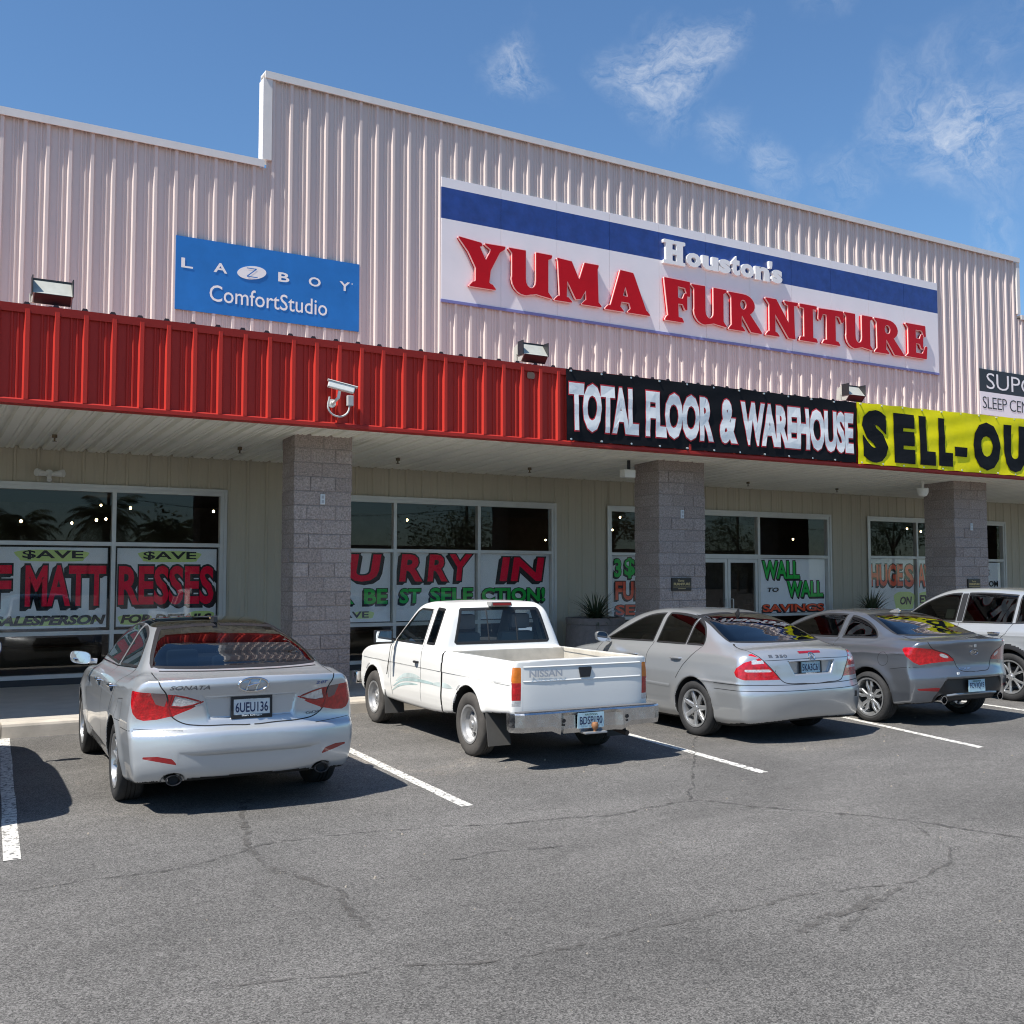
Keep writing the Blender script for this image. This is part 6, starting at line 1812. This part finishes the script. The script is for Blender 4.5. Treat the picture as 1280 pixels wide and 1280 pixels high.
# ---------------------------------------------------------------- white pickup (second)
def pickup():
    root = thing('pickup_truck', (5.98, 9.68, 0), 'white extended-cab pickup with faded teal side stripes and a chrome step bumper', 'pickup', None, R(-2.2))
    sx, sy = 1.0, .95
    W_ = .825
    low = Prof([(-1.02, .55, 1), (-1.03, .80), (-1.03, 1.055, 1), (.2, 1.055), (.74, 1.055), (1.2, 1.045), (2.3, 1.035), (2.5, 1.03), (3.0, 1.0), (3.5, .935), (3.66, .86), (3.70, .74), (3.70, .55), (3.66, .42), (3.5, .37), (2.7, .36), (1.8, .35), (.8, .36), (.4, .40), (-.5, .50), (-.9, .535)])
    gh = Prof([(.775, .9, 1), (.785, 1.05), (.83, 1.30), (.90, 1.50), (1.0, 1.56), (1.25, 1.58), (1.65, 1.575), (1.88, 1.53), (2.15, 1.33), (2.45, 1.08), (2.6, .93, 1), (2.5, .7, 1), (.8, .7, 1)])
    sect = lut([(.3, -.05), (.42, -.015), (.55, 0), (.75, 0), (.90, -.008), (1.0, -.025), (1.06, -.04), (1.2, -.06)])
    plan = lut([(-1.1, .81), (-.6, .822), (.5, .825), (2.4, .825), (3.1, .815), (3.7, .78)])
    ar = ((0, .385), (2.95, .385)); rz = .33
    def f(x, y, z):
        ax = np.abs(x); t = ax / W_
        rr = sstep((1.0 - (y + 1.03)) / .6); ff = sstep((1.0 - (3.70 - y)) / 1.0)
        ye = y - .05 * t ** 8 * rr + .22 * t ** 3 * ff
        dl = low(ye, z + .012 * t * t)
        hw = plan(y) + sect(z) + .004 * np.exp(-((z - .815) / .012) ** 2) * 0
        hw = hw - .008 * sstep((.82 - z) / .01) * sstep((z - .5) / .2)
        for ya, R_ in ar:
            d = np.hypot(y - ya, z - rz); hw = hw + .020 * np.exp(-((d - R_) / .05) ** 2) * sstep((z - .3) / .15)
        b = smax(dl, (ax - hw) * .97, .045)
        dg = gh(y - .03 * t * t * sstep((1.5 - y) / .6) + .10 * t * t * sstep((y - 1.4) / .8), z + .03 * t * t)
        g = smax(dg, (ax - (.795 - .34 * np.maximum(z - 1.03, -.03))) * .94, .09)
        b = smin(b, g, .02)
        bed = np.maximum(np.maximum(ax - .735, np.maximum(-.955 - y, y - .66)), .64 - z)
        wh = np.maximum(np.maximum(np.hypot(y, z - .45) - .43, ax - 2), .50 - ax)   # wheel boxes in the bed
        b = smax(b, -smax(bed, -wh, .02), .018)
        gap = np.maximum(np.maximum(np.abs(y - .715) - .013, .45 - z), .0 - (ax - .60) * (z < 1.0))
        b = smax(b, -np.maximum(np.abs(y - .715) - .014, .40 - z), .006)
        for ya, R_ in ar:
            c_ = np.maximum(np.hypot(y - ya, (z - rz) * .97) - R_, (W_ - .27) - ax); b = smax(b, -c_, .012)
        return b
    c = Car(root, f, (-1.06, 3.74), sx, sy, dx=.0155, zmax=1.62, wmax=.9)
    PT = paint('paint_white', (.80, .79, .755), metal=0., rough=.30, coat=.6, inner=(.22, .22, .215))
    dwin = [(1.36, 1.085), (1.36, 1.475), (1.70, 1.478), (1.80, 1.44), (2.05, 1.24), (2.22, 1.085)]
    qwin = [(1.02, 1.10), (1.02, 1.485), (1.22, 1.495), (1.24, 1.10)]
    rear = [(-.1, 1.115), (.585, 1.115), (.60, 1.13), (.505, 1.475), (.49, 1.49), (-.1, 1.495)]
    ws = [(.1, 1.09), (-.68, 1.09), (-.56, 1.48), (.1, 1.52)]
    glaze(c, [dwin, qwin], None, rear, ws)
    c.region('tail_light_amber', [(0, [(.712, .835), (.712, .985), (.86, .985), (.86, .835)], (-1.2, -.96)), (90, [(-1.1, .835), (-.975, .835), (-.975, .985), (-1.1, .985)])])
    c.region('tail_light', [(0, [(.712, .665), (.712, .835), (.86, .835), (.86, .665)], (-1.2, -.96)), (90, [(-1.1, .665), (-.975, .665), (-.975, .835), (-1.1, .835)])])
    c.region('reverse_light', [(0, [(.712, .605), (.712, .665), (.86, .665), (.86, .605)], (-1.2, -.96)), (90, [(-1.1, .605), (-.975, .605), (-.975, .665), (-1.1, .665)])])
    c.region('tailgate', [(0, [(-.1, .57), (.695, .57), (.695, 1.2), (-.1, 1.2)], (-1.2, -.93))], nmin=-.5)
    c.region('front_door', [(90, [(1.32, .42), (1.32, 1.06), (2.26, 1.06), (2.30, .85), (2.30, .60), (2.24, .42)])])
    c.region('headlight', [(180, [(-.50, .66), (-.50, .82), (-.9, .82), (-.9, .66)])]); c.region('grille', [(180, [(.1, .62), (.1, .84), (-.48, .84), (-.48, .62)])])
    def am(C, N):
        r = np.zeros(len(C), bool)
        for ya, R_ in ar: r |= (np.hypot(C[:, 1] - ya, (C[:, 2] - rz) * .97) < R_ + .006) & (C[:, 0] < W_ + .004) & (C[:, 0] > W_ - .33)
        return r | ((N[:, 2] < -.75) & (C[:, 2] < .62)) | ((np.abs(C[:, 1] - .715) < .017) & (C[:, 2] < 1.04))
    c.mark(am, 1)
    c.mark(lambda C, N: (C[:, 0] < .742) & (C[:, 1] > -.965) & (C[:, 1] < .672) & (C[:, 2] > .6) & (C[:, 2] < 1.043) & (c.mi == 0), 2)
    M_BED = mat('bed_paint', (.50, .465, .40), .7, var=.18, vscale=5)
    c.emit('body', [PT, M_UNDER, M_BED]); c.emit('tailgate', [PT, M_UNDER, M_BED]); c.emit('front_door', [PT, M_UNDER, M_BED], True)
    c.emit('side_window0', M_CLEARG, True, 'side_window'); c.emit('side_window1', M_DKGLASS, True, 'quarter_window')
    c.emit('rear_window', glass('pickup_glass', (.78, .82, .80), 1.1)); c.emit('windscreen', M_CLEARG)
    c.emit('tail_light_amber', M_OLAMP, True); c.emit('tail_light', M_RLAMP, True); c.emit('reverse_light', M_CLAMP, True); c.emit('headlight', M_CLAMP, True); c.emit('grille', M_BLACK)
    sh = MB(); c.strip('x', [loop(90, dwin, .024), loop(90, qwin, .030), (0, [(0, 1.115), (.3, 1.115), (.585, 1.115), (.60, 1.13), (.505, 1.475), (.49, 1.49), (.2, 1.493), (0, 1.495)], .034, .006, False), (0, [(.185, 1.12), (.185, 1.49)], .016, .005, False)], M_RUBBER, join=sh)
    sh.build('window_seal', M_RUBBER, root, smooth=True, local=True)
    g = MB(); c.strip('x', [seam(90, [(1.32, .43), (1.32, 1.06), (1.33, 1.50)]), seam(90, [(2.26, 1.06), (2.30, .85), (2.30, .60), (2.24, .42)]), seam(90, [(-.96, .808), (.0, .812), (.70, .815)], .004), seam(90, [(.74, .815), (2.0, .818), (3.4, .815)], .004)], M_SEAM, join=g)
    g.build('panel_gap', M_SEAM, root, local=True)
    tg = MB(); c.strip('x', [(0, [(-.69, .985), (0, .985), (.69, .985)], .018, .007, False), (0, [(-.69, .845), (0, .845), (.69, .845)], .02, .006, False), (0, [(-.697, .575), (-.697, 1.05)], .008, .0016, False), (0, [(.697, .575), (.697, 1.05)], .008, .0016, False)], PT, both=False, join=tg)
    tg.build('tailgate_pressing', PT, root, smooth=True, local=True)
    c.lettering('embossed_lettering', [('NISSAN', -.63, -.26, .885, .955)], mat('emboss_shade_grey', (.40, .42, .46), .35, coat=.5), off=.03, lift=.014)  # grey colour stands in for the shade that outlines the raised white letters
    hd = MB(); hd.prism([(-.075, .955), (-.055, .865), (.055, .865), (.075, .955), (.07, .965), (-.07, .965)], lambda u, v, t: (u + .01, t, v), -1.044 * sy, -1.0 * sy); hd.build('tailgate_handle', M_BLACK, root, local=True)
    bl = MB(); bl.prism([(-.14, 0), (.14, 0), (.125, .045), (-.125, .045)], lambda u, v, t: (u, t, 1.525 + v), .80, .93); bl.build('brake_light_housing', PT, root, local=True)
    MB().box(-.115, .115, .790, .7985, 1.533, 1.562).build('brake_light', M_RLAMP2, root, local=True)
    # faded teal swooshes along the flank
    M_TEAL = mat('decal_teal', (.60, .69, .67), .35, coat=.5, var=.25, vscale=5); M_TEAL2 = mat('decal_dark_teal', (.42, .54, .53), .35, coat=.5, var=.25, vscale=5)
    def swoosh(pts, w, m):
        q = spline([(a, b) for a, b in pts], 6, closed=False); n = len(q)
        mb = MB(); A, _ = c.surf([(a, b - w * math.sin(math.pi * i / (n - 1)) ** .6 / 2 - .001) for i, (a, b) in enumerate(q)], 90, .0022); B, _ = c.surf([(a, b + w * math.sin(math.pi * i / (n - 1)) ** .6 / 2 + .001) for i, (a, b) in enumerate(q)], 90, .0022)
        P = np.concatenate([A, B]); fs = [(i, i + 1, n + i + 1, n + i) for i in range(n - 1)]
        mb.add(c.sc(P), fs); mb.add(c.sc(P * [-1, 1, 1]), [f_[::-1] for f_ in fs]); mb.build('side_stripe', m, root, local=True)
    swoosh([(2.12, .60), (1.85, .685), (1.55, .705), (1.34, .70)], .05, M_TEAL)
    swoosh([(2.20, .53), (1.95, .615), (1.6, .655), (1.1, .665), (.80, .66)], .035, M_TEAL2)
    swoosh([(2.26, .47), (2.0, .555), (1.7, .60), (1.4, .615)], .028, M_TEAL2)
    swoosh([(1.0, .66), (.75, .672), (.55, .672), (.42, .665)], .05, M_TEAL)
    # chrome step bumper
    bp = MB()
    st = [(-.86, .06), (-.84, .015), (-.76, -.03), (-.46, -.045), (-.36, -.045), (-.30, -.03), (.30, -.03), (.36, -.045), (.46, -.045), (.76, -.03), (.84, .015), (.86, .06)]
    vs = []
    for x, dy in st:
        lo = .375 if abs(x) > .4 else .335; y = (-1.155 + dy * 1.0) if abs(x) < .8 else (-1.16 + dy * 1.6)
        y0 = y if abs(x) > .33 else y + .035
        vs += [(x, -.98, .555), (x, y + .012, .56), (x, y, .545), (x, y0, .51), (x, y0 + .0, lo + .05), (x, y0 + .02, lo), (x, -1.0, lo + .02)]
    m_ = 7
    bp.add([(a * sx, b * sy, c_) for a, b, c_ in vs], [(k * m_ + i, (k + 1) * m_ + i, (k + 1) * m_ + i + 1, k * m_ + i + 1) for k in range(len(st) - 1) for i in range(m_ - 1)] + [tuple(range(m_)), tuple((len(st) - 1) * m_ + i for i in range(m_ - 1, -1, -1))])
    bmp = bp.build('rear_bumper', mat('worn_chrome', (.62, .62, .62), .24, metal=1., var=.12, vscale=8, rvar=.10), root, local=True)
    stp = MB(); stp.box(-.80, .80, -1.145 * sy, -1.05 * sy, .5585, .566); stp.build('step_pad', mat('pad_grey', (.10, .10, .105), .8), bmp, local=True)
    for x in (-.335, .405):
        for z in (.47, .43): MB().cyl((x, -1.208 * sy, z), (x, -1.18 * sy, z), .020 if z > .45 else .012, n=12).build('bumper_hole', M_SEAM, bmp, local=True)
    hb = MB(); hb.lathe([(0, .09), (.028, .085), (.038, .06), (.03, .03), (.016, .015), (.016, -.02), (0, -.02)], 16, c=(.03, -1.19 * sy, .345)); hb.build('hitch_ball', mat('rusty_ball', (.36, .17, .08), .6, metal=.4), root, smooth=True, local=True)
    hc = MB(); hc.bbox(-.10, .16, -1.22 * sy, -1.10 * sy, .322, .342, .006); hc.build('hitch_plate', M_STEELW, root, local=True)
    plate(root, np.array([-.01, -1.165 * sy, .455]), None, .305, .150, M_PLATEAZ, 'BDSP190', 'ARIZONA', None, None, M_PLTXT, tilt=-.1)
    fb = MB(); fb.bbox(-.82, .82, 3.62 * sy, 3.80 * sy, .44, .60, .03); fb.build('front_bumper', M_CHROME, root, smooth=True, local=True)
    for s in (-1, 1):
        for y, z0, z1, tilt in ((-.44, .17, .50, -.10), (2.50, .17, .46, -.06)):
            mf = MB(); mf.add([(s * .58, (y + tilt) * sy, z0), (s * .835, (y + tilt) * sy, z0), (s * .82, y * sy, z1), (s * .58, y * sy, z1), (s * .58, (y + tilt) * sy + .012, z0), (s * .835, (y + tilt) * sy + .012, z0), (s * .82, y * sy + .012, z1), (s * .58, y * sy + .012, z1)],
                              [(0, 1, 2, 3), (7, 6, 5, 4), (0, 4, 5, 1), (1, 5, 6, 2), (2, 6, 7, 3), (3, 7, 4, 0)]); mf.build('mud_flap', mat('mud_flap_rubber', (.06, .058, .055), .85, var=.2), root, local=True)
    door_handle(c, 1.44, .875, M_BLACK, w=.11)
    for s in (-1, 1):
        mr = MB(); mr.bbox(s * .98 - .115, s * .98 + .115, 2.12 * sy, 2.17 * sy, 1.06, 1.215, .012); mr.tube([(s * .80, 2.2 * sy, 1.09), (s * .90, 2.18 * sy, 1.12)], .018)
        o = mr.build('door_mirror', M_BLACK, root, smooth=True, local=True)
        mg = MB(); mg.add([(s * .98 - .10, 2.118 * sy, 1.075), (s * .98 + .10, 2.118 * sy, 1.075), (s * .98 + .10, 2.118 * sy, 1.20), (s * .98 - .10, 2.118 * sy, 1.20)], [(0, 1, 2, 3)]); mg.build('mirror_glass', mat('mirror_glass', (.75, .78, .8), .02, metal=1.), o, local=True)
    an = MB(); an.tube([(-.80, 2.34 * sy, 1.03), (-.83, 2.36 * sy, .80), (-.845, 2.37 * sy, .66)], .006); an.build('antenna', M_BLACK, root, local=True)
    pipe = MB(); pipe.tube([(.45, .5, .34), (.45, -.7, .32), (.52, -.98, .27)], .03); pipe.build('exhaust_pipe', mat('rust_dark', (.06, .045, .04), .8), root, local=True, smooth=True)
    ax = MB(); ax.cyl((-.6, 0, .30), (.6, 0, .30), .05); ax.lathe([(.0, -.13), (.1, -.09), (.13, 0), (.1, .09), (0, .13)], 12, c=(0, 0, .31)); ax.build('rear_axle', M_UNDER, root, local=True)
    put_wheels(root, make_wheel('steel', .33, .20, .195, tyre=M_TYREOLD, alloy=M_STEELW), .715 * sx, 0, 2.95 * sy, .33)
    seats(root, sx, sy, ('fabric', (.12, .12, .125)), 1.45, 0, .62, rows=1, dash=2.0)
    ds = MB(); ds.bbox(-.55, .55, 1.02, 1.06, .5, .9, .01); 
    return root

sedan_blue()
pickup()
sedan_silver()
coupe_grey()
crossover((15.35, 9.75, 0), R(-2), 'silver crossover with dark arch cladding and a paper notice in its window, rightmost car', paint('paint_cool_silver', (.46, .48, .50), metal=.5, rough=.30), M_DKGLASS)
crossover((-.36, 9.55, 0), R(-2), 'dark blue crossover beyond the left picture edge, only its shadow falls in view', paint('paint_dark_blue', (.03, .045, .09), metal=.3, rough=.3), M_DKGLASS, note=False)
# ================================================================== ACROSS THE LOT (mirrored in the shop glass)
M_BARK = mat('palm_bark', (.10, .08, .06), .95, var=.3, vscale=6, bump=.6, bscale=14)
M_FROND = mat('palm_frond', (.055, .085, .03), .55, var=.3, vscale=3)
M_LEAF = mat('tree_leaf', (.045, .07, .025), .6, var=.35, vscale=1.5)
def palm(x, y, h, seed, label, spread=2.4):
    r = random.Random(seed)
    t = thing('palm_tree', (x, y, 0), label, 'palm tree', 'palm trees across the lot')
    pts = [(.12 * math.sin(k * .5 + seed), .1 * math.cos(k * .7 + seed), h * k / 9) for k in range(10)]
    MB().tube(pts, [.26 - .012 * k for k in range(10)], 12).build('trunk', M_BARK, t, smooth=True, local=True)
    mb = MB(); top = Vector(pts[-1])
    for k in range(30):
        a = k * 2.399 + r.uniform(-.2, .2); el = 1.25 - 1.75 * k / 30 + r.uniform(-.12, .12); L_ = spread * r.uniform(.8, 1.1)
        d = Vector((math.cos(a), math.sin(a), 0)); sd = Vector((-math.sin(a), math.cos(a), 0)); p = top.copy(); sp = []
        for q in range(13):
            sp.append(p.copy()); p = p + (d * math.cos(el) + Vector((0, 0, 1)) * math.sin(el)) * (L_ / 12); el -= .11 + .02 * q * .4
        mb.tube(sp, [.022 * (1 - q / 14) for q in range(13)], 4)
        for q in range(1, 13):
            w = .62 * math.sin(math.pi * min(1, (q + 1.5) / 14)) ** .7
            for s in (-1, 1):
                for f in (0, .5):
                    b = sp[q].lerp(sp[q - 1], f); ax = (sp[q] - sp[q - 1]).normalized()
                    tip = b + sd * s * w * .75 + ax * w * .45 - Vector((0, 0, w * r.uniform(.35, .75)))
                    mb.add([b - ax * .018, b + ax * .018, b.lerp(tip, .6) + ax * .016 + Vector((0, 0, .05)), tip], [(0, 1, 2, 3)])
    mb.build('crown', M_FROND, t, local=True)
palm(4.6, -18.5, 3.9, 2, 'palm tree across the lot behind the viewer, leftmost of the mirrored palms')
palm(8.6, -19.5, 4.6, 5, 'palm tree across the lot behind the viewer, middle of the mirrored palms')
palm(11.2, -17.0, 3.7, 9, 'palm tree across the lot behind the viewer, rightmost of the mirrored palms')
def leafy(x, y, h, w, seed, label, n=2600):
    r = random.Random(seed)
    t = thing('shade_tree', (x, y, 0), label, 'tree', 'trees across the lot')
    tr = MB(); tr.tube([(0, 0, 0), (.1, .05, h * .22), (.0, .1, h * .45)], [.28, .22, .14], 10)
    cl = [(r.gauss(0, .26) * w, r.gauss(0, .26) * w, h * r.uniform(.35, .9), r.uniform(.16, .3) * w) for _ in range(26)]
    for c in cl[:9]: tr.tube([(0, .05, h * .35), (c[0] * .5, c[1] * .5, (h * .35 + c[2]) * .5), c[:3]], [.11, .07, .03], 6)
    tr.build('trunk', M_BARK, t, smooth=True, local=True)
    mb = MB()
    for k in range(n):
        c = r.choice(cl); v = Vector((r.gauss(0, 1), r.gauss(0, 1), r.gauss(0, 1))).normalized() * c[3] * r.random() ** .4
        p = Vector(c[:3]) + v; p.z = max(.4, p.z)
        a = Vector((r.gauss(0, 1), r.gauss(0, 1), r.gauss(0, .6))).normalized(); b = a.orthogonal().normalized(); s = r.uniform(.05, .12) * (1 + h / 14)
        mb.add([p - a * s, p + b * s * .5, p + a * s, p - b * s * .5], [(0, 1, 2, 3)])
    mb.build('crown', M_LEAF, t, local=True)
for k, (x, y, h, w) in enumerate(((15.5, -20, 5.4, 6), (-9, -24, 6, 8), (40, -42, 7, 7), (57, -44, 13, 6), (74, -44, 7.5, 9), (98, -46, 13, 9), (120, -46, 9, 9), (24, -46, 6, 8), (-30, -40, 8, 10))):
    leafy(x, y, h, w, 20 + k, '%s shade tree far across the lot, number %d from the west' % ('tall' if h > 10 else 'broad', k + 1) if False else ['rounded tree beside the palms across the lot', 'broad tree across the lot, left of the palms', 'low tree far across the lot, right of the rounded tree', 'tall dark tree far across the lot, nearer the palms', 'wide tree between the two tall trees across the lot', 'tall wide tree far across the lot, farther from the palms', 'wide tree at the far right across the lot', 'low wide tree behind the rounded tree across the lot', 'big tree far across the lot at the left end'][k], n=3600)
def pole(x, y, label):
    t = thing('utility_pole', (x, y, 0), label, 'utility pole', 'utility poles across the lot')
    MB().cyl((0, 0, 0), (0, 0, 10.5), .17, .12, 10).build('shaft', M_BARK, t, local=True)
    MB().bbox(-1.2, 1.2, -.06, .06, 9.6, 9.75, .01).build('cross_arm', M_BARK, t, local=True)
PX = (14, 46, 80, 114)
for k, x in enumerate(PX): pole(x, -52, ['leftmost', 'second', 'third', 'rightmost'][k] + ' of the wooden utility poles across the lot')
mb = MB()
for a, b in zip(PX[:-1], PX[1:]):
    for dx, z in ((-1.0, 9.8), (1.0, 9.8), (0, 8.1)):
        mb.tube([(a + dx * .1 + (b - a) * q / 12, -52 + dx * .3, z - 1.1 * (1 - (2 * q / 12 - 1) ** 2)) for q in range(13)], .025, 5)
tag(mb.build('overhead_wire', M_BLACK), 'black overhead wires sagging between the poles across the lot', 'wires')
t = thing('far_store', (40, -75, 0), 'low tan store building far across the road', 'building')
MB().bbox(-60, 60, -8, 8, 0, 4.6, .1).build('wall', mat('tan_stucco', (.42, .34, .25), .9, var=.1), t, local=True)
MB().box(-60.3, 60.3, -8.3, 8.3, 4.6, 4.95).build('parapet', mat('brown_trim', (.20, .13, .09), .8), t, local=True)
